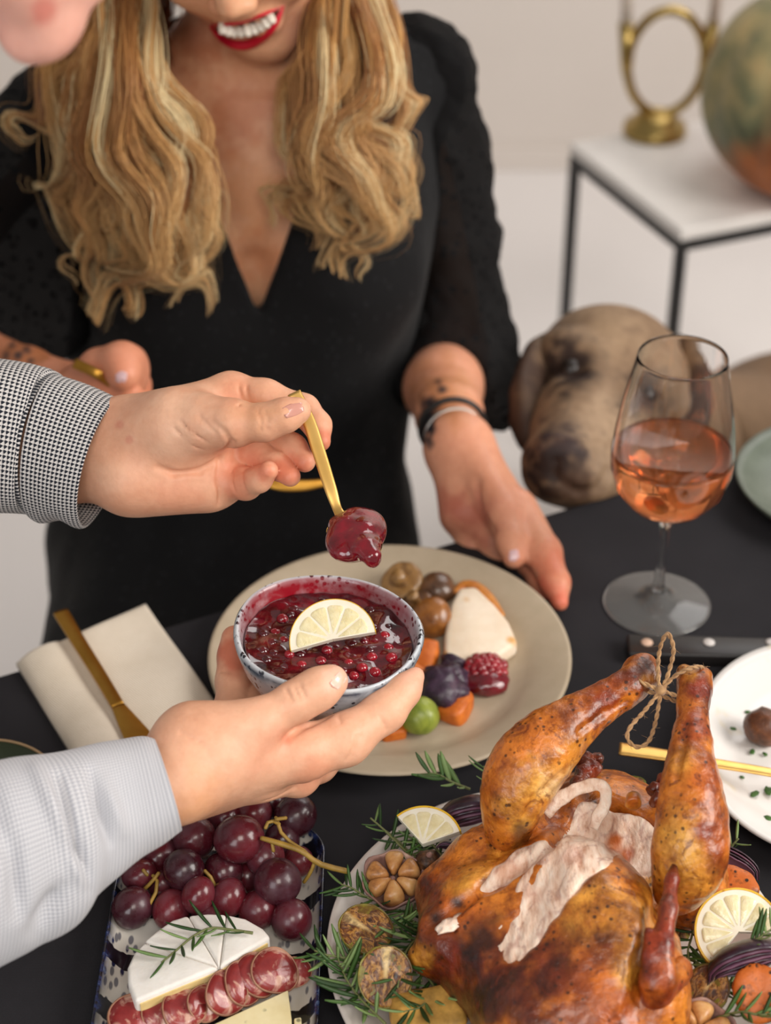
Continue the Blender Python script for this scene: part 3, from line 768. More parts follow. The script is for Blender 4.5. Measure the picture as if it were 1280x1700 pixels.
# sauce
SL = .0405
def saucez(x, y):
    P = np.column_stack([x, y, 0*x]); return SL+.0018*vnoise(P, 70, 2, 2)+.0006*vnoise(P, 150, 1, 5)
nr, na = 60, 160
r_ = np.linspace(0.0005, 1, nr); aa = np.linspace(0, 2*pi, na, endpoint=False)
R_, A_ = np.meshgrid(r_, aa, indexing='ij')
wob2 = 1+.014*np.cos(2*A_+.6)+.008*np.cos(5*A_)+.006*np.sin(3*A_)
X = R_*.0530*wob2*np.cos(A_); Y = R_*.0530*wob2*np.sin(A_); Z = saucez(X.ravel(), Y.ravel()).reshape(X.shape)+.0012*(R_**8)
Vt = np.stack([X, Y, Z], -1).reshape(-1, 3); bot = lathe([(.0530, SL), (.0497, .0335), (.0425, .0205), (.031, .0118), (.0005, .0085)], na)
Fs = [(i*na+j, i*na+(j+1) % na, (i+1)*na+(j+1) % na, (i+1)*na+j) for i in range(nr-1) for j in range(na)]; Fs = [f[::-1] for f in Fs]
n0 = len(Vt); bv = bot[0].reshape(5, na, 3)[1:].reshape(-1, 3); Vs = np.concatenate([Vt, bv])
last = (nr-1)*na
for j in range(na): Fs.append((last+(j+1) % na, last+j, n0+j, n0+(j+1) % na))
for i in range(3):
    for j in range(na): Fs.append((n0+i*na+(j+1) % na, n0+i*na+j, n0+(i+1)*na+j, n0+(i+1)*na+(j+1) % na))
k = NT('cranberry_sauce'); k.col(k.ramp(k.noise(70, 4, .6), [(.34, S(38, 4, 10)), (.55, S(82, 8, 20)), (.75, S(128, 16, 32))])); k.set(rough=.07, spec=.65, coat=.7, coatr=.03, sss=.15, sssr=(.006, .001, .001)); k.bump(k.noise(75, 2, dist=.6), .22, .0015); SAUCE = k.m
sa = thing('cranberry_sauce', 'glossy dark red cranberry sauce filling the speckled bowl', 'sauce', BC-[0, 0, .02])
put('jelly', bowlxf(Vs), Fs, SAUCE, sa)
rs = np.random.default_rng(11)
pts = []
# a few berries stand proud, most are sunk in the jelly
for a, b in ((.028, -.012), (.0135, -.018), (-.0005, -.0065), (.0385, -.002), (.022, -.024), (.030, -.026), (-.028, .004), (-.034, .012), (-.016, -.020), (-.024, -.012), (.0405, -.013), (.017, -.030), (-.004, -.016), (.036, .010), (-.010, .030), (-.030, .024), (.006, .034)): pts.append((a, b))
while len(pts) < 62:
    a, b = rs.uniform(-.047, .047, 2)
    if a*a+b*b > .046**2: continue
    if min((a-x)**2+(b-y)**2 for x, y in pts) < .0058**2: continue
    pts.append((a, b))
BV3, BF3 = ico(3)
for i, (a, b) in enumerate(pts):
    r = .0033+.0012*rs.random(); sink = rs.uniform(.35, 1.0)*r if i < 17 else rs.uniform(.75, 1.2)*r
    z = saucez(np.array([a]), np.array([b]))[0]+.35*r-sink
    put('berry', bowlxf(BV3*[r, r*.94, r*.9]+[a, b, z]), BF3, CRAN if i < 17 else SAUCE, sa)

# ================================================================== lemon pieces
k = NT('lemon_pulp'); k.col(k.ramp(k.noise(180, 4, .6), [(.3, S(228, 214, 164)), (.7, S(242, 233, 194))])); k.set(rough=.22, sss=.3, sssr=(.006, .005, .002), spec=.6, coat=.3); k.bump(k.noise(210, 3, dist=1.0), .45, .0012); PULP = k.m
k = NT('lemon_pith'); k.col(k.ramp(k.noise(90, 3), [(.3, S(236, 228, 204)), (.7, S(244, 238, 220))])); k.set(rough=.5, sss=.2, sssr=(.004, .003, .002)); PITH = k.m
k = NT('lemon_rind'); k.col(k.mix(k.ramp(k.voro(160), [(.1, (1, 1, 1)), (.2, (0, 0, 0))]), k.ramp(k.noise(60, 3), [(.3, S(214, 164, 26)), (.7, S(236, 192, 54))]), S(190, 130, 20))); k.set(rough=.35, spec=.5); k.bump(k.voro(240), .3, .0006); RIND = k.m
def lemon(name, label, M, c, r, thick, a0, a1, nseg, grp=None, pulp=None, rindr=.955):
    "slice between two angles: rind band, pith plate, raised pulp segments"
    t = thing(name, label, 'lemon', c, grp); full = abs(a1-a0) > 6.2
    aa = np.linspace(a0, a1, 60)
    def arcband(r0, r1, z0, z1):
        V = np.concatenate([np.column_stack([np.cos(aa)*q, np.sin(aa)*q, np.full(60, z)]) for q, z in ((r0, z0), (r1, z0), (r1, z1), (r0, z1))])
        F = [(a*60+j, a*60+j+1, ((a+1) % 4)*60+j+1, ((a+1) % 4)*60+j) for a in range(4) for j in range(59)]
        if not full: F += [(0, 60, 120, 180), (59, 239, 179, 119)]
        return V, [f[::-1] for f in F]
    V, F = arcband(r*rindr, r, -thick/2, thick/2); put('rind', xf(V, M, c), F, RIND, t, smooth=False)
    V, F = arcband(.0002, r*(rindr-.002), -thick*.47, thick*.47); put('pith', xf(V, M, c), F, PITH, t, smooth=False)
    da = (a1-a0)/nseg
    for i in range(nseg):
        b0, b1 = a0+da*i, a0+da*(i+1); m = (b0+b1)/2; w = (b1-b0)
        rr0 = .06+.04/ max(w, .3)*.3
        ol = []
        for tt in np.linspace(-1, 1, 13): ol.append((r*.84*(1-.06*abs(tt)**6), m+tt*(w/2-.022)))
        ol2 = [(x*cos(y), x*sin(y)) for x, y in ol]; ol2.append((r*.13*cos(m), r*.13*sin(m)))
        ol2 = np.array(ol2); ctr = ol2.mean(0); Vx = []
        for sc, z in ((1.0, .46), (.98, .50), (.92, .535)): Vx.append(np.column_stack([ctr+(ol2-ctr)*sc, np.full(len(ol2), z*thick)]))
        n = len(ol2); Vx.append(np.array([[*ctr, thick*.54]])); V = np.concatenate(Vx)
        F = [(s*n+j, s*n+(j+1) % n, (s+1)*n+(j+1) % n, (s+1)*n+j) for s in range(2) for j in range(n)]+[(2*n+j, 2*n+(j+1) % n, 3*n) for j in range(n)]
        put('pulp_segment', xf(V, M, c), F, pulp or PULP, t)
    return t
def facing(px, py, d, up3, roll=0.0):
    z = unit(up3); x = unit(RGT-z*(RGT@z)); y = np.cross(z, x); M = np.stack([x, y, z], 1); return M@rotz(roll)
LM = facing(0, 0, 0, -FWD*.70+np.array([-.12, 0, .62]), .20)
lemon('lemon_slice', 'half lemon slice standing in the bowl of cranberry sauce', LM, W(553, 1063, 1.137), .0275, .0042, -.06, pi+.05, 6, rindr=.985)

# ================================================================== spoon and its sauce
sp = thing('gold_spoon', 'small gold spoon of cranberry sauce between thumb and finger', 'spoon', W(540, 800, 1.135))
hp = [W(488, 652, 1.146), W(512, 698, 1.143), W(530, 752, 1.138), W(549, 812, 1.132), W(560, 845, 1.129), W(570, 862, 1.124)]
upv = -FWD*.9+np.array([.25, 0, .35])
V, F = flatware(hp, [.0046, .0044, .0044, .0040, .0030, .0042], [.0013, .0013, .0014, .0014, .0013, .0011], up=tuple(unit(upv)), n=60); put('handle', V, F, PGOLD, sp)
c = W(591, 893, 1.104); ax = unit(W(624, 930, 1.082)-W(563, 860, 1.124)); Ms = frame_from([.05, .1, 1.0], ax)
V, F = ico(4); V = V.copy(); s_ = V[:, 2] > 0; V[s_, 2] *= -.78; V[:, 1] *= (1-.16*V[:, 0]); V = V*[.0235, .0155, .0078]
put('spoon_bowl', xf(V, Ms, c), F, PGOLD, sp)
fl = Field(c-.045, c+.045, .0009)
A3 = lambda x, y, z: c+Ms@np.array([x, y, z])
fl.ell(A3(.000, 0, .0020), (.0245, .0172, .0105), Ms.T, .004)
for x, y, z, r in ((-.012, .004, .005, .0065), (-.004, -.006, .0065, .006), (.006, .003, .006, .007), (.012, -.004, .0045, .006), (.002, .009, .004, .005), (.017, .002, .002, .006), (-.013, -.007, .003, .005)): fl.ell(A3(x, y, z+.001), (r*.95, r*.95, r*.85), None, .006)
e = W(622, 922, 1.079); fl.chain([W(608, 912, 1.084), W(617, 924, 1.079), W(619, 931, 1.079)], [.0075, .0050, .0036], .005)
V, F = fl.mesh(2)
k = NT('sauce_lump'); k.col(k.ramp(k.noise(85, 4), [(.3, S(78, 5, 15)), (.7, S(140, 12, 32))])); k.set(rough=.08, spec=.6, coat=.6, coatr=.03, sss=.3, sssr=(.006, .001, .001)); k.bump(k.noise(130, 2, dist=.4), .35, .0015); LUMP = k.m
put('sauce_spoonful', V, F, LUMP, label='glossy lump of red cranberry sauce dripping off the gold spoon', cat='sauce')

# ================================================================== dark patterned tray with grapes, cheese, salami
ZT = .7503
t00 = T(151, 1690, ZT+.02); t10 = T(533, 1600, ZT+.02); far = T(400, 1362, ZT+.02)
x0, x1, y1 = t00[0], t10[0], far[1]; y0 = T(300, 1800, ZT)[1]
def srr(x0, x1, y0, y1, r, n=10):
    pts = []
    for cx_, cy_, a0 in ((x1-r, y1-r, 0), (x0+r, y1-r, pi/2), (x0+r, y0+r, pi), (x1-r, y0+r, 1.5*pi)):
        for t in np.linspace(0, pi/2, n): pts.append((cx_+r*cos(a0+t), cy_+r*sin(a0+t)))
    return np.array(pts)
def tray(levels, r):
    rings = [np.column_stack([srr(x0+i, x1-i, y0+i, y1-i, max(.004, r-i)), np.full(40, z)]) for i, z in levels]
    V = np.concatenate(rings); m = len(levels); F = [(a*40+j, a*40+(j+1) % 40, (a+1)*40+(j+1) % 40, (a+1)*40+j) for a in range(m-1) for j in range(40)]
    F += [tuple(range(39, -1, -1)), tuple((m-1)*40+j for j in range(40))]; return V, F
V, F = tray([(.016, ZT), (.012, ZT+.001), (.004, ZT+.012), (0, ZT+.0195), (.0008, ZT+.0205), (.002, ZT+.020), (.006, ZT+.013), (.013, ZT+.0062), (.020, ZT+.0050)], .030)
lv = np.repeat(np.arange(9), 40); rimf = np.where((lv >= 2) & (lv <= 5), 1.0, 0.0)
k = NT('brushed_indigo_glaze'); so = k.n('ShaderNodeSeparateXYZ'); k.link(k.obj(), so.inputs[0])
yy = k.math('ADD', so.outputs['Y'], k.math('MULTIPLY', k.noise(45, 3), .010))
band = k.math('SINE', k.math('ADD', k.math('MULTIPLY', yy, 142), 1.35))
bandm = k.ramp(band, [(.55, (0, 0, 0)), (.62, (1, 1, 1))])
dabs = k.n('ShaderNodeMapping'); dabs.inputs['Scale'].default_value = (1.0, .45, 1); k.link(k.obj(), dabs.inputs['Vector'])
dv = k.ramp(k.voro(190, vec=dabs.outputs['Vector']), [(.26, (1, 1, 1)), (.38, (0, 0, 0))]); dn = k.ramp(band, [(-.0, (.75, .75, .75)), (.10, (1, 1, 1))])
xg = k.ramp(k.math('ABSOLUTE', so.outputs['X']), [(.030, (0, 0, 0)), (.045, (1, 1, 1))])
c_ = k.mix(k.math('MULTIPLY', k.math('MULTIPLY', dv, dn), xg), S(214, 208, 198), S(34, 40, 72))
c_ = k.mix(bandm, c_, S(20, 20, 28)); rim_c = k.ramp(k.noise(120, 4, .7), [(.45, S(18, 18, 26)), (.62, S(34, 48, 92)), (.74, S(120, 146, 178))])
k.col(k.mix(k.attr('rimline', 'Fac'), c_, rim_c)); k.set(rough=.18, spec=.55, coat=.3); TRAYM = k.m
put('serving_tray', V, F, TRAYM, attrs={'rimline': rimf}, label='rectangular blue and white brushed ceramic tray under grapes and cheese', cat='tray', origin=((x0+x1)/2, T(300, 1600, ZT)[1], ZT))
ZTI = ZT+.0052
# grapes: one bunch on its stem
k = NT('grape_skin'); bl = k.ramp(k.noise(70, 4, .6), [(.42, (0, 0, 0)), (.75, (.55, .55, .55))]); rnd = k.n('ShaderNodeObjectInfo').outputs['Random']
gcol = k.ramp(k.math('ADD', k.math('MULTIPLY', k.noise(22, 3), .7), k.math('MULTIPLY', rnd, .35)), [(.25, S(36, 12, 20)), (.5, S(72, 20, 30)), (.75, S(112, 32, 40))])
spk = k.ramp(k.voro(330), [(.05, (.4, .4, .4)), (.10, (0, 0, 0))])
k.col(k.mix(spk, k.mix(k.math('MULTIPLY', bl, .55), gcol, S(112, 84, 98)), S(170, 130, 124))); k.set(rough=k.ramp(bl, [(0.0, (.22, .22, .22)), (.5, (.5, .5, .5))]), spec=.5, sss=.06, sssr=(.006, .001, .001), coat=.15); GRAPE = k.m
gb_ = T(370, 1450, ZT)
bun = thing('grape_bunch', 'bunch of dark red grapes on the patterned tray', 'grapes', gb_)
# px, py, radius px, stretch, axis angle, height above the tray in mm
GR = [(220, 1507, 35, 1.06, .9, 14), (305, 1444, 35, 1.0, .5, 30), (329, 1486, 29, 1.12, 1.2, 26), (397, 1393, 41, 1.05, .3, 40), (323, 1390, 36, 1.0, .5, 32), (461, 1464, 40, 1.0, 1.3, 28), (490, 1355, 36, 1.05, .8, 24), (484, 1527, 35, 1.03, 1.4, 13), (285, 1510, 33, 1.08, 1.2, 13), (380, 1490, 31, 1.1, 1.3, 20), (428, 1511, 33, 1.0, .6, 14), (440, 1422, 33, 1.0, .9, 26), (370, 1448, 34, 1.0, .2, 20), (232, 1452, 28, 1.1, .2, 22), (263, 1420, 34, 1.05, .3, 22), (420, 1350, 32, 1.0, .3, 26), (372, 1355, 30, 1.0, .3, 26), (468, 1395, 30, 1.0, .3, 16), (345, 1530, 30, 1.0, .3, 10), (495, 1430, 26, 1.0, .3, 12), (270, 1465, 28, 1.0, .3, 10), (410, 1455, 28, 1.0, .3, 10), (320, 1340, 30, 1, 0, 20), (255, 1385, 28, 1, 0, 14), (450, 1330, 27, 1, 0, 14)]
GV, GF = ico(4)
cent = []
for px, py, r, s, a, h in GR:
    c = T(px, py, ZTI+h*.001); d = depth(c); rr = r*d/FPX; cent.append(c)
    M = np.stack([RGT, UPV, -FWD], 1)@rotz(a)
    put('grape', xf(GV*[rr*s, rr/s**.5, rr/s**.5], M, c), GF, GRAPE, bun)
k = NT('grape_stem'); k.col(k.ramp(k.noise(60, 4), [(.3, S(120, 92, 28)), (.7, S(176, 140, 62))])); k.set(rough=.5); STEMM = k.m
def stem_px(q, r, n=24): 
    P, R = chain_px([(a, b, dd, rr) for (a, b, dd), rr in zip(q, r)]); return chunk_tube(P, R, seg=8, n=n)
Dg = depth(T(470, 1400, ZTI+.045))
main = [(436, 1392, Dg), (470, 1402, Dg-.004), (502, 1414, Dg-.006), (530, 1434, Dg-.004), (574, 1446, Dg-.002)]
put('stem', *stem_px(main, [4, 5, 4.5, 5, 5]), STEMM, bun)
for br in ([(518, 1426, Dg-.005), (495, 1404, Dg), (472, 1392, Dg), (463, 1370, Dg+.004), (458, 1358, Dg+.005)], [(463, 1368, Dg+.004), (448, 1362, Dg), (441, 1374, Dg-.002)], [(459, 1360, Dg), (474, 1358, Dg)], [(522, 1432, Dg), (516, 1448, Dg+.002), (505, 1464, Dg+.004)], [(452, 1400, Dg), (454, 1412, Dg)], [(254, 1454, Dg), (263, 1470, Dg-.004), (248, 1502, Dg-.008)], [(263, 1450, Dg-.002), (252, 1464, Dg-.002), (240, 1476, Dg)], [(340, 1446, Dg), (354, 1462, Dg), (356, 1478, Dg)], [(238, 1445, Dg), (244, 1452, Dg)]):
    put('stem_branch', *stem_px(br, [3.2]*len(br), 12), STEMM, bun)

# brie cut in wedges
k = NT('brie_rind'); k.col(k.ramp(k.noise(60, 5), [(.3, S(226, 220, 212)), (.7, S(240, 236, 230))])); k.set(rough=.75, sss=.1, sssr=(.004, .003, .002)); k.bump(k.noise(150, 4), .35, .0012); BRIE = k.m
k = NT('brie_paste'); k.col(k.ramp(k.noise(80, 3), [(.3, S(214, 186, 120)), (.7, S(232, 208, 150))])); k.set(rough=.45, sss=.2, sssr=(.004, .003, .002)); PASTE = k.m
HB = .026; zc = ZTI+HB
cb_ = T(364, 1606, zc)
edgepx = [(450, 1556), (437, 1541), (408, 1524), (376, 1518), (345, 1517), (312, 1519), (285, 1527), (258, 1545), (238, 1562), (222, 1582), (211, 1606), (212, 1632), (224, 1664)]
edge3 = [T(a, b, zc) for a, b in edgepx]
br_ = thing('brie', 'white rinded brie half cut into wedges on the patterned tray', 'cheese', (cb_[0], cb_[1], ZTI))
cuts = [0, 3, 5, 8, 12]
for ci in range(4):
    pl = [cb_]+edge3[cuts[ci]:cuts[ci+1]+1]; ctr = np.mean(pl, 0)
    pts2 = [(p[0]+(ctr[0]-p[0])*.012, p[1]+(ctr[1]-p[1])*.012) for p in pl]
    Vp, Fp = prism(pts2, ZTI, zc); Vb, Fb = bevel_mesh(Vp, Fp, .0022, 3)
    tp_ = Vb[:, 2] > zc-.004; Vb[tp_, 2] += .0012*vnoise(Vb[tp_], 60, 2, ci)
    put('wedge', Vb, Fb, BRIE, br_)
    # cut faces of the outer wedges show the yellow paste
for p in (edge3[0], edge3[-1]):
    dv_ = unit(p-cb_); nn = np.array([-dv_[1], dv_[0], 0]); nn = nn if nn@(-FWD) > 0 else -nn
    a_ = cb_+dv_*.002; b_ = p-dv_*.003
    Vp = [a_+nn*.0001, b_+nn*.0001]; q = []
    for zz in (ZTI+.002, zc-.003):
        for off in (-.001, .0007): q += [[a_[0]+nn[0]*off, a_[1]+nn[1]*off, zz], [b_[0]+nn[0]*off, b_[1]+nn[1]*off, zz]]
    put('paste_face', np.array(q), [(0, 1, 3, 2), (4, 6, 7, 5), (0, 4, 5, 1), (2, 3, 7, 6), (0, 2, 6, 4), (1, 5, 7, 3)], PASTE, br_, smooth=False)

# salami slices
k = NT('salami_meat'); fat = k.ramp(k.voro(95, feature='F1'), [(.22, (1, 1, 1)), (.36, (0, 0, 0))]); fn = k.ramp(k.noise(75, 4, .6, dist=.6), [(.50, (0, 0, 0)), (.60, (1, 1, 1))])
k.col(k.mix(k.math('MULTIPLY', k.math('MAXIMUM', k.math('MULTIPLY', fat, .6), fn), .85), k.ramp(k.noise(50, 4), [(.3, S(112, 32, 34)), (.7, S(160, 58, 54))]), S(214, 172, 150))); k.set(rough=.28, spec=.5, sss=.1, sssr=(.004, .001, .001), coat=.2); k.bump(k.noise(130, 4), .3, .001); SALM = k.m
k = NT('salami_rind'); k.col(k.ramp(k.noise(90, 3), [(.3, S(132, 84, 60)), (.7, S(178, 132, 104))])); k.set(rough=.5); SALR = k.m
SAL = [(489, 1614, 27, 15, .75, 'end slice of salami farthest right of the row, redder than its neighbours'), (456, 1612, 40, 20, .55, 'large fatty salami slice against the right end of the brie'), (427, 1618, 38, 18, .5, 'salami slice second behind the large fatty one'), (405, 1632, 37, 17, .5, 'salami slice in the middle of the row in front of the brie'), (375, 1648, 38, 17, .5, 'salami slice left of the middle of the row under the brie tip'), (342, 1664, 33, 15, .5, 'narrow salami slice touching the herb cheese edge'), (305, 1676, 37, 15, .45, 'salami slice before the left cut of the brie'), (268, 1682, 34, 13, .45, 'salami slice overlapping the leftmost big one'), (225, 1694, 46, 13, .35, 'leftmost big salami slice at the near edge of the tray')]
for i, (px, py, r, h, tilt, lab) in enumerate(SAL):
    c = T(px, py, ZTI+h*.001); rr = r*depth(c)/FPX
    M = frame_from([.28, -tilt*.75, 1-tilt*.45], [1, .15, 0])
    t = thing('salami_slice', lab, 'salami', c, 'salami slices in a row on the tray')
    aa_ = np.linspace(0, 2*pi, 40, endpoint=False); rad = rr*(1+.05*np.cos(2*aa_+i)+.03*np.cos(3*aa_+2*i))
    prof = []
    for q, z in ((.02, -.5), (.94, -.5), (.94, .5), (.6, .6), (.02, .55)): prof.append(np.column_stack([rad*q*np.cos(aa_), rad*q*np.sin(aa_), np.full(40, z*.0022)]))
    V = np.concatenate(prof); V[:, 2] += .0014*np.sin(V[:, 0]/rr*3+i)+.001*np.cos(V[:, 1]/rr*2.5)
    F = [(a*40+j, a*40+(j+1) % 40, (a+1)*40+(j+1) % 40, (a+1)*40+j) for a in range(4) for j in range(40)]
    put('slice_face', xf(V, M, c), F, SALM, t)
    prof = [np.column_stack([rad*q*np.cos(aa_), rad*q*np.sin(aa_), np.full(40, z*.0022)]) for q, z in ((.935, -.56), (1.0, -.4), (1.0, .4), (.935, .58))]
    V = np.concatenate(prof); V[:, 2] += .0014*np.sin(V[:, 0]/rr*3+i)+.001*np.cos(V[:, 1]/rr*2.5)
    F = [(a*40+j, a*40+(j+1) % 40, ((a+1) % 4)*40+(j+1) % 40, ((a+1) % 4)*40+j) for a in range(4) for j in range(40)]
    put('rind', xf(V, M, c), F, SALR, t)
# herb cheese wedges
k = NT('herb_cheese'); hb = k.math('MULTIPLY', k.ramp(k.voro(130), [(.14, (1, 1, 1)), (.24, (0, 0, 0))]), k.ramp(k.noise(60, 3), [(.48, (0, 0, 0)), (.56, (1, 1, 1))]))
k.col(k.mix(k.math('MULTIPLY', hb, .8), k.ramp(k.noise(60, 3), [(.3, S(224, 208, 158)), (.7, S(236, 224, 182))]), S(96, 100, 62))); k.set(rough=.5, sss=.15, sssr=(.004, .003, .002)); HCH = k.m
for poly, zt_, lab in (([(350, 1702), (478, 1643), (484, 1690), (486, 1760), (360, 1760)], .016, 'pale herb cheese wedge in front of the salami row'), ([(488, 1690), (500, 1688), (506, 1760), (490, 1760)], .012, 'thin sliver of herb cheese right of the big wedge')):
    P = [T(a, b, ZTI+zt_) for a, b in poly]; V, F = prism([(p[0], p[1]) for p in P], ZTI, ZTI+zt_); V, F = bevel_mesh(V, F, .0008, 2)
    put('herb_cheese_wedge', V, F, HCH, label=lab, cat='cheese', group='herb cheese on the tray', smooth=False)

# ================================================================== round white platter with the roast chicken
def surf(field, px, py, d0=.6, d1=2.4):
    "first point of a field met by the ray through a pixel"
    ds = np.arange(d0, d1, field.h*.4); P = np.array([W(px, py, d) for d in ds])
    I = np.round((P-field.lo)/field.h).astype(int); ok = ((I >= 0) & (I < field.n)).all(1)
    v = np.full(len(ds), 1.0); v[ok] = field.v[I[ok, 0], I[ok, 1], I[ok, 2]]
    h = np.where(v < 0)[0]
    return P[h[0]] if len(h) else None
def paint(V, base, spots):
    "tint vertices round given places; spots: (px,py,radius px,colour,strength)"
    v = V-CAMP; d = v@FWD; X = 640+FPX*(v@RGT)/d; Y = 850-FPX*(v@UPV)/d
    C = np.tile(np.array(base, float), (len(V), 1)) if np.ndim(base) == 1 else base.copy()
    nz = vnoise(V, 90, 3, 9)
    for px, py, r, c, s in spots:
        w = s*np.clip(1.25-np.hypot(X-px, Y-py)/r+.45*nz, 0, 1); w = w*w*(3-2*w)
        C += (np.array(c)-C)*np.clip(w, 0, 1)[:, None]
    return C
k = NT('platter_glaze'); k.col(k.mix(k.math('MULTIPLY', k.ramp(k.voro(170), [(.05, (1, 1, 1)), (.12, (0, 0, 0))]), k.ramp(k.noise(80, 2), [(.5, (0, 0, 0)), (.6, (1, 1, 1))])), k.ramp(k.noise(30, 3), [(.3, S(206, 196, 188)), (.7, S(220, 211, 203))]), S(96, 74, 60))); k.set(rough=.3, spec=.5); PLAT = k.m
QC = T(921, 1572, .773); QC[2] = .7503
prof = [(.0005, .003), (.086, .003), (.089, 0), (.094, 0), (.099, .003), (.124, .011), (.1405, .0205), (.1418, .0225), (.1410, .0240), (.138, .0235), (.124, .0145), (.108, .0080), (.096, .0064), (.0005, .0060)]
V, F = lathe(prof, 128); an = np.arctan2(V[:, 1], V[:, 0]); V[:, :2] *= (1+.006*np.cos(3*an)+.004*np.sin(5*an))[:, None]
put('round_platter', xf(V, None, QC), F, PLAT, label='round speckled white platter under the roast chicken', cat='platter')
ZQ = .7503+.0062
def H(px, py, z): return T(px, py, z)

# -------- chicken
k = NT('roast_skin')
vc = k.attr('Col'); n1 = k.noise(34, 6, .68, dist=.5); n2 = k.noise(100, 5, .65)
tone = k.ramp(n1, [(.32, (.20, .11, .07)), (.44, (.62, .48, .38)), (.56, (1.0, 1.0, 1.0)), (.74, (1.30, 1.45, 1.7))])
fine = k.ramp(n2, [(.32, (.42, .30, .22)), (.50, (1, 1, 1)), (.72, (1.15, 1.22, 1.35))])
cc = k.mix(.9, vc, tone, 'MULTIPLY'); cc = k.mix(.8, cc, fine, 'MULTIPLY')
sp = k.math('MULTIPLY', k.ramp(k.voro(190), [(.17, (1, 1, 1)), (.28, (0, 0, 0))]), k.ramp(k.noise(55, 3), [(.47, (0, 0, 0)), (.55, (1, 1, 1))]))
sp2 = k.math('MULTIPLY', k.ramp(k.noise(75, 4, .7, dist=1.0), [(.57, (0, 0, 0)), (.66, (1, 1, 1))]), .75)
cc = k.mix(sp2, cc, S(104, 38, 14))
k.col(k.mix(k.math('MULTIPLY', sp, .85), cc, S(48, 20, 8))); k.set(rough=.30, spec=.55, coat=.35, coatr=.18, sss=.06, sssr=(.005, .002, .001)); k.bump(k.math('ADD', k.noise(120, 5, .65), k.math('MULTIPLY', k.noise(34, 4), 1.6)), .75, .0020); SKIN = k.m
k = NT('white_meat'); mp = k.n('ShaderNodeMapping'); mp.inputs['Rotation'].default_value = (0, 0, -.45); mp.inputs['Scale'].default_value = (1, .28, 1); k.link(k.obj(), mp.inputs['Vector'])
fb = k.noise(190, 4, .6, vec=mp.outputs['Vector'])
k.col(k.mix(1.0, k.ramp(fb, [(.28, S(198, 152, 124)), (.48, S(233, 205, 183)), (.72, S(247, 231, 214))]), k.attr('Col'), 'MULTIPLY'))
k.set(rough=.42, spec=.5, sss=.25, sssr=(.006, .004, .003)); k.bump(fb, .7, .0022); WMEAT = k.m
chk = thing('roast_chicken', 'golden roast chicken with carved breast lying on the round white platter', 'chicken', (QC[0], QC[1], ZQ))
GOLDC, AMB, BRN, DRK, YEL, RED = S(206, 120, 36), S(190, 96, 26), S(120, 50, 16), S(52, 22, 12), S(226, 160, 62), S(150, 54, 24)
axb = unit(H(1010, 1340, .80)-H(850, 1700, .80)); Mb_ = np.stack([unit(np.cross(axb, [0, 0, 1])), axb, [0, 0, 1.0]], 0)
lo = np.array([-.02, .55, ZQ-.002]); lo = np.minimum(H(660, 1760, ZQ), H(660, 1300, ZQ))-[.02, .02, 0]; hi = np.maximum(H(1230, 1300, ZQ), H(1230, 1760, ZQ))+[.02, .02, .125]; lo[2] = ZQ+.0005; lo[1] -= .09
B = Field(lo, hi, .0015)
B.ell(H(985, 1575, .805), (.0455, .082, .058), Mb_, .01)
B.ell(H(852, 1570, .795), (.046, .060, .046), Mb_, .02)
B.ell(H(785, 1560, .790), (.030, .040, .036), Mb_, .02)
B.ell(H(925, 1690, .797), (.046, .05, .045), Mb_, .02)
B.ell(H(1000, 1400, .797), (.048, .05, .045), Mb_, .02)
B.ell(H(1115, 1440, .802), (.030, .045, .038), Mb_, .015)
B.chain([H(735, 1480, .800), H(800, 1432, .812), H(880, 1375, .822)], [.017, .019, .018], .008)          # left thigh flap
B.chain([H(705, 1590, .792), H(740, 1560, .803)], [.010, .02], .008)
Vn = [(985, 1345)]
B.ell(H(985, 1352, .845), (.016, .022, .02), None, .006, 'sub')
gr = [surf(B, a, b) for a, b in ((712, 1530), (760, 1500), (810, 1468), (860, 1436), (905, 1405), (950, 1380))]
B.groove([p-FWD*.001 for p in gr], .0042, .006)
gr = [surf(B, a, b) for a, b in ((1100, 1420), (1108, 1480), (1098, 1540), (1085, 1600), (1065, 1680))]
B.groove([p for p in gr], .006, .012)
strip = [(975, 1345, 26), (1000, 1385, 44), (955, 1420, 46), (920, 1460, 40), (893, 1505, 36), (868, 1550, 34), (846, 1585, 26)]
sp3 = [surf(B, a, b) for a, b, r in strip]; sr = [r*1.15*depth(p)/FPX for p, (a, b, r) in zip(sp3, strip)]
left = [surf(B, a, b) for a, b in ((935, 1392), (885, 1418), (835, 1448), (795, 1472))]
wide = [surf(B, a, b) for a, b in ((1000, 1395), (1040, 1388), (1066, 1408), (1082, 1436))]
Bm = B.like(); Bm.v = B.v.copy()
up_ = np.array([0, 0, 1.0])
for i in range(len(sp3)-1): B.cone(sp3[i]+up_*.010, sp3[i+1]+up_*.010, sr[i]*1.02, sr[i+1]*1.02, .004, 'sub')
for i in range(3): B.cone(left[i]+up_*.003, left[i+1]+up_*.003, [.012, .010, .008, .004][i], [.010, .008, .004][i], .003, 'sub')
for i in range(3): B.cone(wide[i]+up_*.008, wide[i+1]+up_*.008, [.015, .016, .014][i], [.016, .014, .010][i], .004, 'sub')
V, F = B.mesh(2); Nn = vnormals(V, F)
V = V+Nn*(.0011*vnoise(V, 45, 3, 3)+.0005*vnoise(V, 140, 2, 4))[:, None]
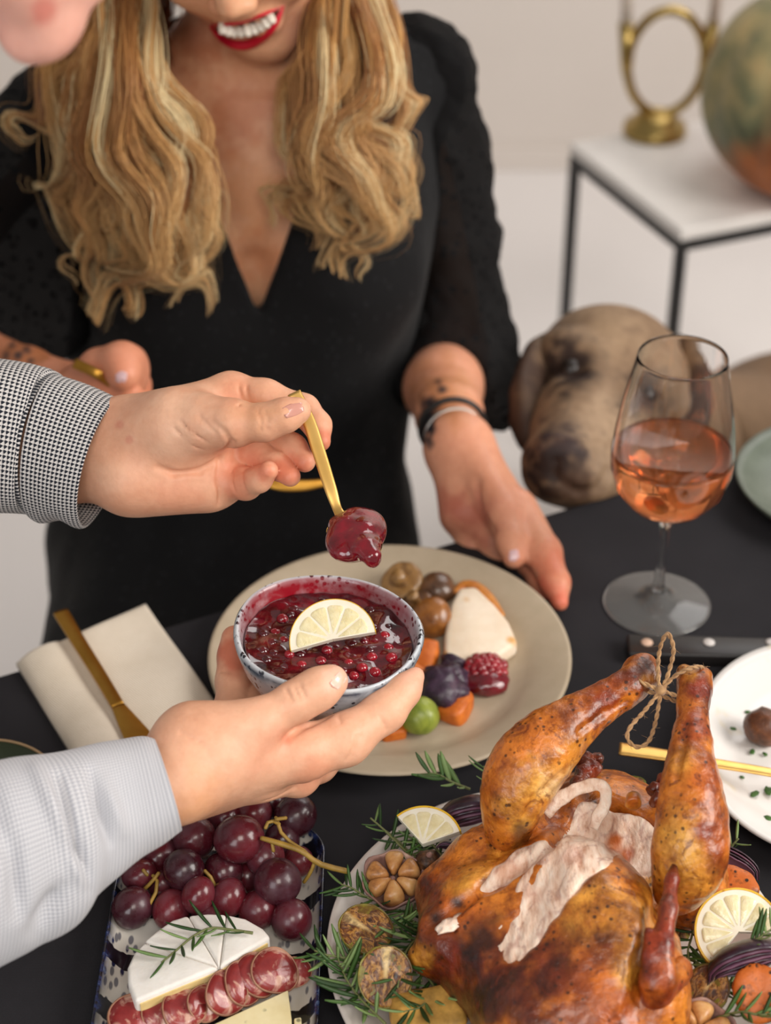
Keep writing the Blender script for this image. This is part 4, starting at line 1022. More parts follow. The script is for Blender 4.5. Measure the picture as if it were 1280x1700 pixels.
C = paint(V, GOLDC, [(1000, 1640, 120, AMB, .8), (960, 1500, 60, YEL, .6), (1030, 1520, 70, YEL, .8), (1050, 1600, 40, YEL, .9), (960, 1450, 30, BRN, .9), (920, 1620, 60, BRN, .9), (940, 1560, 40, DRK, .45), (1000, 1580, 36, BRN, .7),
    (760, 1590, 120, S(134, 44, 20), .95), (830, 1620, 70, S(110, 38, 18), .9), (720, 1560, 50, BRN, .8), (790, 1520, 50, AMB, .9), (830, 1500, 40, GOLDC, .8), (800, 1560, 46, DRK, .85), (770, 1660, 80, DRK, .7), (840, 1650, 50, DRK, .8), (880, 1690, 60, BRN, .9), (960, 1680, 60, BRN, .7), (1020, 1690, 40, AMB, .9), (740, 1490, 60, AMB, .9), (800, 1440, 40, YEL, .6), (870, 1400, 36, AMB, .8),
    (700, 1590, 26, YEL, .7), (985, 1350, 34, DRK, .95), (722, 1524, 20, DRK, .9), (760, 1500, 16, DRK, .9), (808, 1469, 15, DRK, .9), (856, 1438, 13, BRN, .9), (700, 1480, 34, BRN, .8), (770, 1465, 30, YEL, .7), (830, 1410, 30, YEL, .6), (1000, 1460, 22, DRK, .5), (1050, 1460, 20, BRN, .6), (935, 1600, 24, DRK, .6), (900, 1640, 30, DRK, .5), (1110, 1450, 60, YEL, .8), (1080, 1470, 30, YEL, .8)])  # cavity and left cleft: dark spots put their shade into the colour
put('skin', V, F, SKIN, chk, attrs={'Col': C})
# exposed white meat
Mf = B.like()
for i in range(len(sp3)-1): Mf.cone(sp3[i]-up_*.011, sp3[i+1]-up_*.011, sr[i]*1.12+.001, sr[i+1]*1.12+.001, .006)
for i in range(3): Mf.cone(left[i]-up_*.008, left[i+1]-up_*.008, [.013, .011, .009, .005][i], [.011, .009, .005][i], .004)
for i in range(3): Mf.cone(wide[i]-up_*.011, wide[i+1]-up_*.011, [.019, .020, .017][i], [.020, .017, .013][i], .006)
for (a, b), r in (((860, 1500), .006), ((905, 1480), .007), ((845, 1575), .008), ((930, 1440), .007), ((985, 1410), .008), ((1060, 1400), .007)):
    p = surf(Mf, a, b)
    if p is not None: Mf.ell(p-up_*.002, (r, r*1.6, r*.7), Mb_, .003)
Mf.groove([surf(Mf, a, b) for a, b in ((970, 1398), (955, 1420), (940, 1436))], .0022, .004)
Mf.v = np.maximum(Mf.v, Bm.v+.0004)
V, F = Mf.mesh(1); Nn = vnormals(V, F); st_ = V@Mb_.T
V = V+Nn*(.0016*vnoise(st_*[1, .35, 1], 110, 3, 3))[:, None]
sn_ = np.abs(vnoise(st_*[1, .22, 1], 150, 2, 12)); rid = 1-.42*(1-sstep(sn_, .0, .16)); C = paint(V, np.stack([rid**.7, rid, rid*1.0], 1), [(1020, 1400, 16, S(214, 130, 60), .9), (1040, 1418, 14, S(206, 120, 50), .8), (880, 1480, 26, S(226, 180, 160), .5), (850, 1450, 30, S(222, 176, 150), .6), (950, 1420, 20, S(220, 190, 190), .5)])
put('breast_meat', V, F, WMEAT, chk, attrs={'Col': C})
# drumsticks
def drumstick(q, knobs, spots, seed, tears=()):
    P = [H(a, b, z) for a, b, z, r in q]; R = [r*depth(p)/FPX for p, (a, b, z, r) in zip(P, q)]
    n = 26; PR = catmull(np.column_stack([P, R]), n)
    f = Field(PR[:, :3].min(0)-.03, PR[:, :3].max(0)+.03, .0013)
    f.chain(PR[:, :3], PR[:, 3], .003)
    for a, b, z, r in knobs: p = H(a, b, z); f.ell(p, [r*depth(p)/FPX]*3, None, .004)
    for tr in tears: f.groove([surf(f, a, b) for a, b in tr], .0018, .003)
    V, F = f.mesh(2); Nn = vnormals(V, F); V = V+Nn*(.0012*vnoise(V, 50, 3, seed)+.0004*vnoise(V, 170, 2, seed))[:, None]
    put('drumstick', V, F, SKIN, chk, attrs={'Col': paint(V, GOLDC, spots)})
    return f
DL = drumstick([(1066, 1118, .905, 27), (1046, 1138, .904, 27), (1005, 1162, .900, 29), (955, 1196, .893, 40), (905, 1238, .884, 56), (868, 1285, .872, 60), (850, 1330, .857, 50), (842, 1380, .838, 34)], [(1058, 1108, .908, 21), (1078, 1118, .906, 20), (1072, 1102, .909, 18)],
    [(880, 1250, 60, AMB, .6), (900, 1290, 50, YEL, .9), (860, 1340, 46, YEL, .9), (960, 1240, 34, YEL, .5), (1010, 1150, 50, RED, .8), (1050, 1130, 40, BRN, .9), (1082, 1128, 14, YEL, .9), (1070, 1100, 22, DRK, .7), (870, 1390, 30, DRK, .7), (950, 1190, 36, BRN, .5), (920, 1300, 30, S(232, 196, 140), .7)], 11, [[(1040, 1165), (1000, 1185), (960, 1215)], [(930, 1285), (890, 1325), (868, 1360)]])
DR = drumstick([(1152, 1134, .905, 25), (1152, 1165, .904, 25), (1150, 1200, .901, 25), (1148, 1255, .896, 35), (1148, 1310, .888, 50), (1150, 1370, .874, 59), (1145, 1425, .858, 60), (1125, 1475, .836, 42)], [(1138, 1116, .908, 16), (1164, 1122, .907, 18), (1156, 1142, .905, 24)],
    [(1155, 1130, 40, BRN, .9), (1160, 1150, 24, RED, .8), (1140, 1115, 18, YEL, .6), (1150, 1210, 40, RED, .7), (1130, 1260, 30, YEL, .7), (1170, 1300, 40, AMB, .9), (1180, 1400, 50, AMB, .9), (1120, 1390, 50, YEL, .9), (1130, 1450, 50, YEL, .9), (1190, 1440, 30, BRN, .5), (1170, 1380, 18, RED, .8)], 17, [[(1137, 1200), (1130, 1250), (1122, 1290)]])
# right wing
f = Field(H(1150, 1700, .78)-[.06, .05, .03], H(1100, 1400, .88)+[.05, .03, .03], .0012)
def fx(f, q, k):
    P = [H(a, b, z) for a, b, z, r in q]; f.chain(P, [r*depth(p)/FPX for p, (a, b, z, r) in zip(P, q)], k)
fx(f, [(1122, 1422, .868, 4), (1117, 1460, .866, 10), (1108, 1510, .862, 15), (1100, 1570, .855, 17), (1096, 1620, .845, 28)], .004)
fx(f, [(1076, 1545, .858, 6), (1082, 1590, .852, 14), (1090, 1630, .842, 26), (1085, 1655, .832, 20)], .004)
fx(f, [(1096, 1640, .835, 28), (1124, 1612, .83, 26)], .006)
V, F = f.mesh(2); Nn = vnormals(V, F); V = V+Nn*(.0008*vnoise(V, 70, 3, 2))[:, None]
put('wing', V, F, SKIN, chk, attrs={'Col': paint(V, RED, [(1125, 1430, 30, S(96, 40, 24), .9), (1110, 1500, 30, S(170, 90, 60), .6), (1125, 1615, 34, GOLDC, .9), (1095, 1620, 30, S(176, 84, 50), .7), (1085, 1650, 24, AMB, .8)])})
# skin roll, ragged bits, membrane ring
f = Field(H(1020, 1440, .80)-[.03, .02, .02], H(1120, 1290, .88)+[.03, .04, .02], .0012)
fx(f, [(1052, 1326, .872, 12), (1050, 1350, .872, 16), (1058, 1385, .870, 14), (1075, 1412, .866, 11), (1086, 1424, .862, 7)], .003)
V, F = f.mesh(2); V = V+vnormals(V, F)*(.0008*vnoise(V, 80, 3, 2))[:, None]
put('skin_roll', V, F, SKIN, chk, attrs={'Col': paint(V, YEL, [(1050, 1330, 18, AMB, .8), (1080, 1415, 20, AMB, .9)])})
for nm, lst, z in (('crisp_scrap', ((1085, 1312, 12), (1100, 1300, 14), (1108, 1318, 13), (1092, 1330, 12), (1115, 1300, 9)), .85), ('crisp_scrap', ((972, 1262, 14), (982, 1275, 14), (968, 1285, 16), (960, 1300, 14), (990, 1258, 8)), .842)):
    f = Field(H(lst[2][0], lst[2][1], z)-.03, H(lst[2][0], lst[2][1], z)+.03, .001)
    for a, b, r in lst: p = H(a, b, z); f.ell(p, [r*depth(p)/FPX]*3, None, .002)
    V, F = f.mesh(1); V = V+vnormals(V, F)*(.0022*vnoise(V, 170, 3, 2))[:, None]
    put(nm, V, F, SKIN, chk, attrs={'Col': paint(V, BRN, [(lst[1][0], lst[1][1], 16, RED, .8)])})
q = [(905, 1350, .850), (925, 1330, .858), (955, 1312, .862), (988, 1302, .864), (1004, 1312, .862), (1004, 1335, .858), (992, 1360, .852), (985, 1378, .846)]
V, F = tube([H(*p) for p in q], [.004, .0048, .0045, .004, .0038, .0036, .0034, .003], 12, 40, flat=.42, up=(0, -.5, .8)); V = V+.0010*np.stack([vnoise(V, 140, 2, s) for s in (1, 2, 3)], 1)
put('membrane', V, F, WMEAT, chk, attrs={'Col': np.ones((len(V), 3))})
p = surf(B, 754, 1534); V, F = blob((0, 0, 0), (.010, .0042, .002), None, .45, 2.2, 6); V = xf(V, Mb_.T@rotz(1.0), p+up_*.001)
put('meat_scrap', V, F, WMEAT, chk, attrs={'Col': np.ones((len(V), 3))})

# -------- kitchen twine round the ankles
k = NT('jute_twine'); k.col(k.ramp(k.noise(160, 4), [(.3, S(136, 98, 60)), (.7, S(196, 156, 110))])); k.set(rough=.85, sheen=.2); JUTE = k.m
tw = thing('twine_bow', 'jute twine tied in a bow round the drumstick ends', 'twine', H(1097, 1146, .91))
def twine(q, name, r=3.6):
    P = catmull([W(*p) for p in q], 90); tg = np.gradient(P, axis=0); tg /= np.linalg.norm(tg, axis=1)[:, None]
    L = np.concatenate([[0], np.cumsum(np.linalg.norm(np.diff(P, axis=0), axis=1))]); rr = r*1.11/FPX
    n0 = unit(np.cross(tg[0], [.3, .5, .8])); parts = []
    N_ = []
    for i in range(len(P)): n0 = unit(n0-tg[i]*(n0@tg[i])); N_.append(n0)
    N_ = np.array(N_); B_ = np.cross(tg, N_)
    for ph in (0, pi): 
        a = L/.0052*2*pi*.5+ph; Q = P+rr*.52*(np.cos(a)[:, None]*N_+np.sin(a)[:, None]*B_); parts.append(tube(Q, rr*.62, 6))
    V, F = join(parts); put(name, V, F, JUTE, tw); return P
D1 = 1.108
allp = [twine([(1096, 1146, D1), (1092, 1115, D1), (1096, 1075, D1-.004), (1108, 1052, D1-.006), (1118, 1076, D1-.004), (1112, 1110, D1), (1100, 1145, D1)], 'bow_loop'),
    twine([(1096, 1148, D1), (1070, 1180, D1-.004), (1046, 1208, D1-.008), (1042, 1226, D1-.010), (1056, 1240, D1-.010), (1076, 1232, D1-.008), (1088, 1200, D1-.004), (1097, 1150, D1)], 'bow_loop'),
    twine([(1034, 1122, 1.118), (1048, 1126, 1.112), (1070, 1135, 1.108), (1096, 1146, D1)], 'wrap'), twine([(1098, 1146, D1), (1125, 1156, 1.108), (1150, 1166, 1.112), (1171, 1176, 1.122)], 'wrap'),
    twine([(1098, 1146, D1), (1116, 1126, 1.108), (1138, 1112, 1.107), (1160, 1107, 1.112), (1170, 1112, 1.122)], 'wrap'), twine([(1060, 1144, 1.118), (1090, 1152, 1.115), (1126, 1166, 1.118)], 'wrap')]
V, F = blob(W(1097, 1146, D1-.001), (.0036, .0032, .0034), None, .2, 2, 3, 2); put('knot', V, F, JUTE, tw)
rs = np.random.default_rng(5); fib = []
for P in allp:
    for i in range(22):
        p = P[rs.integers(2, len(P)-2)]; d = unit(rs.normal(size=3)); e = unit(d+rs.normal(size=3)*.6); l = rs.uniform(.002, .0065)
        fib.append(tube([p, p+d*l*.5, p+d*l*.6+e*l*.5], [.00010, .00009, .00005], 3))
V, F = join(fib); put('loose_fibers', V, F, JUTE, tw, kind='stuff')

# -------- vegetables on the platter
k = NT('garlic_clove'); k.col(k.ramp(k.noise(60, 5, .65), [(.28, S(104, 58, 28)), (.45, S(184, 128, 74)), (.72, S(218, 172, 112))])); k.set(rough=.35, spec=.5, sss=.15, sssr=(.004, .002, .001)); k.bump(k.noise(150, 4), .3, .001); CLOVE = k.m
k = NT('garlic_husk'); wv = k.noise(60, 4, .6, dist=.4); k.col(k.ramp(wv, [(.3, S(92, 62, 62)), (.55, S(154, 116, 104)), (.75, S(196, 168, 148))])); k.set(rough=.6); k.bump(wv, .4, .001); HUSK = k.m
def garlic(px, py, z, r, Mx, label, ncl=6, seed=0, core=True):
    c = H(px, py, z); t = thing('garlic_half', label, 'garlic', c, 'roasted garlic halves on the platter')
    prof = [(.02, -.62), (.35, -.60), (.75, -.40), (.98, -.08), (1.0, .10), (.95, .12), (.90, -.05), (.68, -.33), (.3, -.5), (.02, -.52)]
    V, F = lathe(prof, 40); a = np.arctan2(V[:, 1], V[:, 0]); V[:, :2] *= (1+.05*np.cos(ncl*a+1)+.03*np.cos(3*a))[:, None]; V[:, 2] += .05*np.sin(7*a)*(V[:, 2] > 0)
    put('husk', xf(V, Mx, c, r), F, HUSK, t)
    rs = np.random.default_rng(seed)
    for i in range(ncl):
        a = 2*pi*i/ncl+rs.uniform(-.22, .22); rad = rs.uniform(.42, .58)
        V, F = ico(3); V = np.sign(V)*np.abs(V)**.75; w = pi/ncl*.98
        V = V*[.40*rs.uniform(.85, 1.15), .58*min(.62, w*1.0)*rs.uniform(.82, 1.2), .30+.12*rs.random()]; V[:, 1] *= (1+.55*V[:, 0]/.36)/1.25
        V = V*(1+.06*vnoise(V, 5, 2, i+seed))[:, None]
        put('clove', xf(xf(V, rotz(a), (rad*cos(a), rad*sin(a), .0)), Mx, c, r), F, CLOVE, t)
    if core: put('core_stalk', xf(tube([(0, 0, -.4), (0, 0, .12)], [.13, .09], 8)[0], Mx, c, r), tube([(0, 0, -.4), (0, 0, .12)], [.13, .09], 8)[1], HUSK, t)
garlic(652, 1460, .787, .0195, frame_from([-.06, -.35, .93])@rotz(.5), 'large roasted garlic half with open cloves at the left of the platter', 6, 1)
garlic(1160, 1712, .790, .0215, frame_from([.05, -.15, 1.0])@rotz(.3), 'roasted garlic half at the near right edge of the platter', 6, 3)
c = H(711, 1430, .792); g = thing('charred_garlic_top', 'small round charred garlic top behind the big garlic half', 'garlic', c)
V, F = blob(c, (.0085, .0075, .007), None, .12, 3, 4); 
k = NT('charred_crust'); k.col(k.ramp(k.noise(130, 5, .7), [(.35, S(30, 18, 12)), (.55, S(88, 54, 28)), (.75, S(150, 100, 52))])); k.set(rough=.5); k.bump(k.noise(200, 4), .6, .0015); CHAR = k.m
put('bulb', V, F, CHAR, g); put('husk_tip', *tube([c+[0, 0, .004], c+[.001, -.002, .009]], [.003, .0012], 8), HUSK, g)
# sprout halves with a cut face
k = NT('sprout_cut'); sx = k.n('ShaderNodeSeparateXYZ'); k.link(k.uv(), sx.inputs[0]); 
def sprout_cut_mat():
    k = NT('sprout_cut_face'); s = k.n('ShaderNodeSeparateXYZ'); k.link(k.uv(), s.inputs[0])
    x = k.math('ABSOLUTE', k.math('SUBTRACT', s.outputs['X'], .5)); y = s.outputs['Y']
    core = k.ramp(k.math('ADD', k.math('MULTIPLY', x, 2.2), k.math('MULTIPLY', y, .35)), [(.14, (1, 1, 1)), (.30, (0, 0, 0))])
    vm = k.n('ShaderNodeMapping'); vm.inputs['Scale'].default_value = (1.0, .55, 1); k.link(k.uv(), vm.inputs['Vector']); vn_ = k.noise(7.5, 5, .62, vec=vm.outputs['Vector'], dist=1.4)
    leafc = k.ramp(vn_, [(.32, S(44, 22, 10)), (.45, S(112, 62, 22)), (.54, S(186, 134, 62)), (.63, S(98, 56, 20)), (.8, S(196, 150, 74))])
    c = k.mix(core, leafc, S(222, 190, 128)); ch = k.ramp(k.noise(70, 4, .65), [(.50, (0, 0, 0)), (.62, (1, 1, 1))])
    k.col(k.mix(k.math('MULTIPLY', ch, .75), c, S(64, 32, 14))); k.set(rough=.35, spec=.5, coat=.2); k.bump(vn_, .6, .002); return k.m
SPC = sprout_cut_mat()
def sprout_half(px, py, z, r, nrm, roll, label, body=None, squash=.85):
    c = H(px, py, z); t = thing('brussels_sprout_half', label, 'sprout', c, 'roasted sprout halves on the platter'); M = frame_from(nrm, RGT)@rotz(roll)
    V, F = ico(4); V = V.copy(); V[:, 1] *= 1.12; rr = np.hypot(V[:, 0], V[:, 1])
    V = V*(1+.035*vnoise(V, 2.5, 2, int(px)))[:, None]; top = V[:, 2] > -.04; V[top, 2] = -.04; V[:, 2] *= squash
    put('leaf_ball', xf(V, M, c, r), F, body or SPR, t)
    for i in range(5):
        a0 = i*2*pi/5+.3; al = np.linspace(a0, a0+1.0, 12); rings = []
        for el, off in ((-.02, 1.0), (-.35, 1.05), (-.75, 1.045), (-1.1, 1.0)):
            for o2 in (1.0,): rings.append(np.column_stack([np.cos(al)*cos(el)*off, np.sin(al)*cos(el)*off*1.12, np.full(12, sin(el)*off*squash)]))
        n = len(rings); Vo = np.concatenate(rings); Vi = Vo*.95; V = np.concatenate([Vo, Vi]); m = n*12
        F = [(x*12+y, x*12+y+1, (x+1)*12+y+1, (x+1)*12+y) for x in range(n-1) for y in range(11)]; F += [tuple(w+m for w in f[::-1]) for f in F]
        F += [(y+1, y, y+m, y+1+m) for y in range(11)]
        put('outer_leaf', xf(V, M, c, r), F, body or SPR, t)
    n = 24; g = np.linspace(-1, 1, n); X, Y = np.meshgrid(g, g, indexing='ij'); q = np.sqrt(np.maximum(X**2+Y**2, 1e-9)); mx = np.maximum(np.abs(X), np.abs(Y)); X2, Y2 = X/q*mx, Y/q*mx
    Z = .03*vnoise(np.column_stack([X2.ravel()*3, Y2.ravel()*3, 0*X2.ravel()]), 1.5, 3, int(py)).reshape(X.shape)*(1-mx**4)+.02*(1-mx**2)-.035
    V = np.stack([X2*.97, Y2*1.12*.97, Z], -1).reshape(-1, 3); F = [(i*n+j, (i+1)*n+j, (i+1)*n+j+1, i*n+j+1) for i in range(n-1) for j in range(n-1)]
    UVc = np.column_stack([X2.ravel()*.5+.5, .5-Y2.ravel()*.5])
    m = len(V); Vb = V.copy(); Vb[:, 2] -= .04; V2 = np.concatenate([V, Vb]); bd = [i*n for i in range(n)]+[(n-1)*n+j for j in range(1, n)]+[i*n+n-1 for i in range(n-2, -1, -1)]+[j for j in range(n-2, 0, -1)]
    F2 = F+[tuple(w+m for w in f[::-1]) for f in F]+[(x, y, y+m, x+m) for x, y in zip(bd[1:]+bd[:1], bd)]
    put('cut_face', xf(V2, M, c, r), F2, SPC, t, uv=np.concatenate([UVc, UVc]))
sprout_half(607, 1541, .787, .0155, [-.05, -.35, .9], 1.0, 'charred sprout half with its cut face up below the big garlic')
sprout_half(640, 1622, .792, .0165, [.0, -.75, .68], -.06, 'big caramelised sprout half facing the camera at the lower left of the platter')
sprout_half(1172, 1642, .793, .0135, [-.35, -.45, .8], -.6, 'glossy yellow green sprout half between wing and carrot rounds')
sprout_half(1128, 1530, .790, .0105, [.7, -.2, .7], .4, 'dark sprout half mostly hidden behind the wing', squash=.8)
sprout_half(1040, 1302, .800, .0115, [-.2, .25, .95], 1.3, 'green sprout half behind the chicken between the drumsticks', SPG)
# red onion wedges
k = NT('red_onion_skin'); k.col(k.ramp(k.noise(70, 5, .6, dist=.5), [(.3, S(26, 13, 22)), (.55, S(58, 34, 50)), (.8, S(104, 72, 86))])); k.set(rough=.35, spec=.5, coat=.15); k.bump(k.noise(130, 3), .3, .001); ONI = k.m
k = NT('red_onion_inner'); k.col(k.ramp(k.noise(50, 4), [(.3, S(82, 40, 66)), (.7, S(126, 84, 106))])); k.set(rough=.4); ONI2 = k.m
def onion(px, py, z, r, M, label, n=5, span=1.5, long=1.5, turn=.62):
    c = H(px, py, z); t = thing('red_onion_wedge', label, 'onion', c, 'roasted red onion wedges on the platter')
    for i in range(n):
        s0 = 1-.155*i; s1 = s0-.085; uu = np.linspace(-1, 1, 18); al = np.linspace(pi/2-span/2, pi/2+span/2, 9); rings = []
        def shell(s):
            out = []
            for x in uu:
                w = sqrt(max(0.0, 1-abs(x)**2.2)); off = .12*x*x*(1-s)
                for a in al: out.append((x*long*(.72+.28*s), s*w*cos(a)*1.15, s*w*sin(a)-.55+off))
            return np.array(out)
        Vo, Vi = shell(s0), shell(s1); m = len(Vo); na_ = len(al); nu_ = len(uu); V = np.concatenate([Vo, Vi]); V = V+.02*np.stack([vnoise(V, 4, 2, q+i) for q in (1, 2, 3)], 1)
        F = [(a*na_+b, (a+1)*na_+b, (a+1)*na_+b+1, a*na_+b+1) for a in range(nu_-1) for b in range(na_-1)]; F += [tuple(w+m for w in f[::-1]) for f in F]
        for b in (0, na_-1): F += [(a*na_+b, (a+1)*na_+b, (a+1)*na_+b+m, a*na_+b+m) for a in range(nu_-1)]
        put('layer', xf(V, M@rotx(-(pi/2+span/2)*turn), c, r), F, ONI if i % 2 == 0 else ONI2, t)
onion(776, 1345, .797, .0200, frame_from([-.25, -.35, .85], [1, .15, 0]), 'dark red onion wedge behind the lemon at the far left of the platter', 6, 2.2, 1.2, turn=.50)
onion(1213, 1424, .786, .0115, frame_from([.2, -.2, .95], [1, -.45, 0]), 'slim red onion wedge lying on the right rim beside the drumstick', 4, 1.6, 1.9)
onion(1236, 1586, .808, .0190, frame_from([-.25, -.45, .85], [1, .25, 0]), 'large charred red onion wedge lying against the right lemon slice', 7, 2.0, 1.4, turn=.56)
onion(748, 1406, .800, .0080, frame_from([.3, -.5, .8], [1, -.3, 0]), 'small purple onion piece on the end of the left lemon wedge', 3, 1.8, 1.2)
# sweet potato and carrot rounds
k = NT('charred_carrot'); sp = k.math('MULTIPLY', k.ramp(k.voro(210), [(.20, (1, 1, 1)), (.32, (0, 0, 0))]), k.ramp(k.noise(70, 4), [(.38, (0, 0, 0)), (.50, (1, 1, 1))])); bg_ = k.ramp(k.noise(52, 4, .65), [(.53, (0, 0, 0)), (.64, (1, 1, 1))])
k.col(k.mix(k.math('MAXIMUM', sp, k.math('MULTIPLY', bg_, .85)), k.ramp(k.noise(50, 4), [(.3, S(176, 84, 28)), (.7, S(214, 116, 44))]), S(50, 30, 18))); k.set(rough=.42, spec=.5); k.bump(k.noise(190, 4), .45, .001); CCAR = k.m
def round_slice(name, px, py, z, rx, ry, th, M, label, cat, seed):
    c = H(px, py, z); prof = [(.01, -1), (.9, -1), (1.0, -.6), (1.0, .6), (.93, 1), (.6, 1.0), (.01, .94)]; V, F = lathe(prof, 44); a = np.arctan2(V[:, 1], V[:, 0]); V[:, :2] *= (1+.06*np.cos(2*a+seed)+.04*np.cos(3*a+2*seed))[:, None]
    V = V*[rx, ry, th]; V = V+.0006*np.stack([vnoise(V, 160, 2, q+seed) for q in (1, 2, 3)], 1)
    put(name, xf(V, M, c), F, CCAR, label=label, cat=cat, group='orange root slices on the platter')
round_slice('carrot_slice', 1208, 1472, .784, .0185, .0140, .0038, frame_from([-.12, -.35, .92]), 'long orange slice with dark herb specks behind the right lemon slice', 'carrot', 1)
round_slice('carrot_slice', 1262, 1650, .800, .0170, .0160, .0042, frame_from([-.1, -.55, .83]), 'thick charred orange round at the near right of the platter', 'carrot', 3)
chunk('potato_wedge', 712, 1688, (.021, .016, .010), 12, simple('roast_potato', S(196, 150, 72), .5, .45, 70, .7, 120), 'yellow roast potato piece at the near edge of the platter', 'potato', rot=.25, z=.775)
# lemons on the platter
LM2 = facing(0, 0, 0, -FWD*.75+np.array([-.10, 0, .55]), .1)
lemon('lemon_slice', 'thick lemon slice leaning behind the charred onion on the platter', LM2, H(1226, 1548, .806), .0262, .0062, -.15, pi+.75, 8, 'lemon pieces on the platter')
LM3 = facing(0, 0, 0, -FWD*.55+np.array([-.15, 0, .75]), .0)
lemon('lemon_wedge', 'pale lemon wedge between the garlic and the far red onion', LM3, H(702, 1404, .795), .0262, .0060, .30, 2.25, 4, 'lemon pieces on the platter')

# -------- rosemary
k = NT('rosemary_leaf'); rnd = k.n('ShaderNodeObjectInfo').outputs['Random']; k.col(k.ramp(rnd, [(.1, S(36, 62, 26)), (.55, S(66, 100, 42)), (.95, S(126, 150, 92))])); k.set(rough=.45, spec=.4); LEAFM = k.m
RSTEM = simple('rosemary_stem', S(110, 116, 70), .6, .2, 100)
al = np.linspace(0, 1, 7); Vl = []
for t in al:
    w = .075*(sin(pi*min(1, t*.92+.06))**.55); Vl += [(t, -w, .18*t*t+.0), (t, 0, .18*t*t+.03), (t, w, .18*t*t), (t, 0, .18*t*t-.03)]
Fl = [(i*4+j, i*4+(j+1) % 4, (i+1)*4+(j+1) % 4, (i+1)*4+j) for i in range(6) for j in range(4)]+[(3, 2, 1, 0), (24, 25, 26, 27)]
LEAFME = make_mesh('rosemary_leaf', np.array(Vl), Fl, LEAFM)
def sprig(q, label, n=16, ll=.017, seed=0, spread=.9, flatten=.5, grp='rosemary sprigs', wide=1.0):
    P = catmull([H(*p) for p in q], 40); t = thing('rosemary_sprig', label, 'rosemary', P[0], grp); rs = np.random.default_rng(seed)
    V, F = tube(P, np.linspace(.0010, .0006, 40), 6); put('stem', V, F, RSTEM, t)
    tg = np.gradient(P, axis=0); org = ORG[t.name]
    for i in range(n):
        j = int(3+36*(i+rs.uniform(0, .6))/n); j = min(j, 39); d = unit(tg[j]); side = np.cross(d, [0, 0, 1.0]); side = unit(side)*(1 if i % 2 else -1)
        up = np.array([0, 0, 1.0]); dirn = unit(d*(1-spread*.55)+side*spread*rs.uniform(.5, 1)+up*rs.uniform(-.15, .8)*flatten)
        if j > 36: dirn = unit(d+side*.35)
        M = frame_from(np.cross(dirn, np.cross(up, dirn)) if abs(dirn[2]) < .95 else [1, 0, 0], dirn)
        L_ = ll*rs.uniform(.7, 1.15); o = bpy.data.objects.new('leaf', LEAFME); COL.objects.link(o); o.parent = t
        Mx = np.eye(4); Mx[:3, :3] = M*L_@np.diag([1, wide, 1]); Mx[:3, 3] = P[j]-org; o.matrix_local = Matrix(Mx.tolist())
sprig([(420, 1549, ZTI+HB+.004), (385, 1544, ZTI+HB+.005), (350, 1541, ZTI+HB+.005), (320, 1555, ZTI+HB+.004), (290, 1580, ZTI+HB+.004), (268, 1598, ZTI+HB+.003)], 'rosemary sprig lying on top of the white brie', 15, .021, 2, .8, .4, wide=.8)
ZR = .776
sprig([(640, 1700, ZR), (600, 1660, ZR+.004), (575, 1625, ZR+.006), (560, 1590, ZR+.008)], 'rosemary sprig spilling over the left rim below the sprouts', 18, .024, 4)
sprig([(600, 1600, ZR), (570, 1590, ZR+.006), (540, 1585, ZR+.008), (522, 1578, ZR+.008)], 'rosemary sprig reaching over the rim towards the patterned tray', 12, .020, 5)
sprig([(640, 1500, ZR), (610, 1490, ZR+.006), (585, 1475, ZR+.008), (566, 1468, ZR+.008)], 'rosemary sprig under the left side of the big garlic half', 14, .017, 6)
sprig([(780, 1310, .790), (750, 1298, .797), (728, 1286, .800), (710, 1284, .800)], 'rosemary sprig sticking out behind the far red onion wedge', 10, .022, 7, wide=1.4)
sprig([(830, 1330, .79), (815, 1300, .80), (806, 1280, .805), (803, 1272, .806)], 'rosemary tip beside the left drumstick at the far rim', 7, .015, 8)
sprig([(700, 1440, .785), (670, 1410, .790), (640, 1380, .794), (615, 1358, .797)], 'thin rosemary sprig between the lemon wedge and the far left rim', 10, .016, 9)
sprig([(720, 1540, .775), (690, 1560, .785), (670, 1590, .79), (660, 1640, .79)], 'rosemary sprig between the chicken and the big caramelised sprout', 20, .022, 10)
sprig([(690, 1600, .775), (720, 1640, .78), (700, 1670, .785), (670, 1680, .785)], 'rosemary sprig curled under the chicken at the lower left', 18, .020, 11)
sprig([(1140, 1480, .785), (1150, 1540, .79), (1142, 1580, .79), (1148, 1610, .79)], 'rosemary sprig standing between the wing and the right lemon slice', 16, .020, 12)
sprig([(1240, 1570, .815), (1262, 1556, .822), (1285, 1540, .824)], 'pale rosemary sprig on the right lemon slice', 9, .018, 13)
sprig([(1190, 1690, .79), (1230, 1680, .80), (1262, 1685, .804), (1290, 1680, .805)], 'rosemary sprig in front of the near charred orange round', 12, .019, 14)
sprig([(1200, 1430, .78), (1215, 1405, .79), (1226, 1392, .795)], 'rosemary tip poking out past the right rim of the platter', 5, .012, 15)
sprig([(740, 1430, .785), (715, 1400, .79), (690, 1395, .79)], 'rosemary sprig behind the charred garlic top', 12, .016, 16)
sprig([(600, 1500, .775), (630, 1525, .78), (660, 1540, .785), (690, 1530, .785)], 'rosemary sprig between the garlic half and the upper sprout', 16, .020, 17)
sprig([(590, 1540, .768), (615, 1580, .772), (600, 1620, .776), (612, 1670, .778)], 'dark rosemary sprig tucked behind the two sprouts at the left', 18, .021, 18, .9, .25)
sprig([(690, 1500, .768), (680, 1540, .772), (690, 1580, .774), (700, 1630, .776)], 'rosemary sprig lying flat beside the left flank of the chicken', 22, .022, 19, .9, .25)
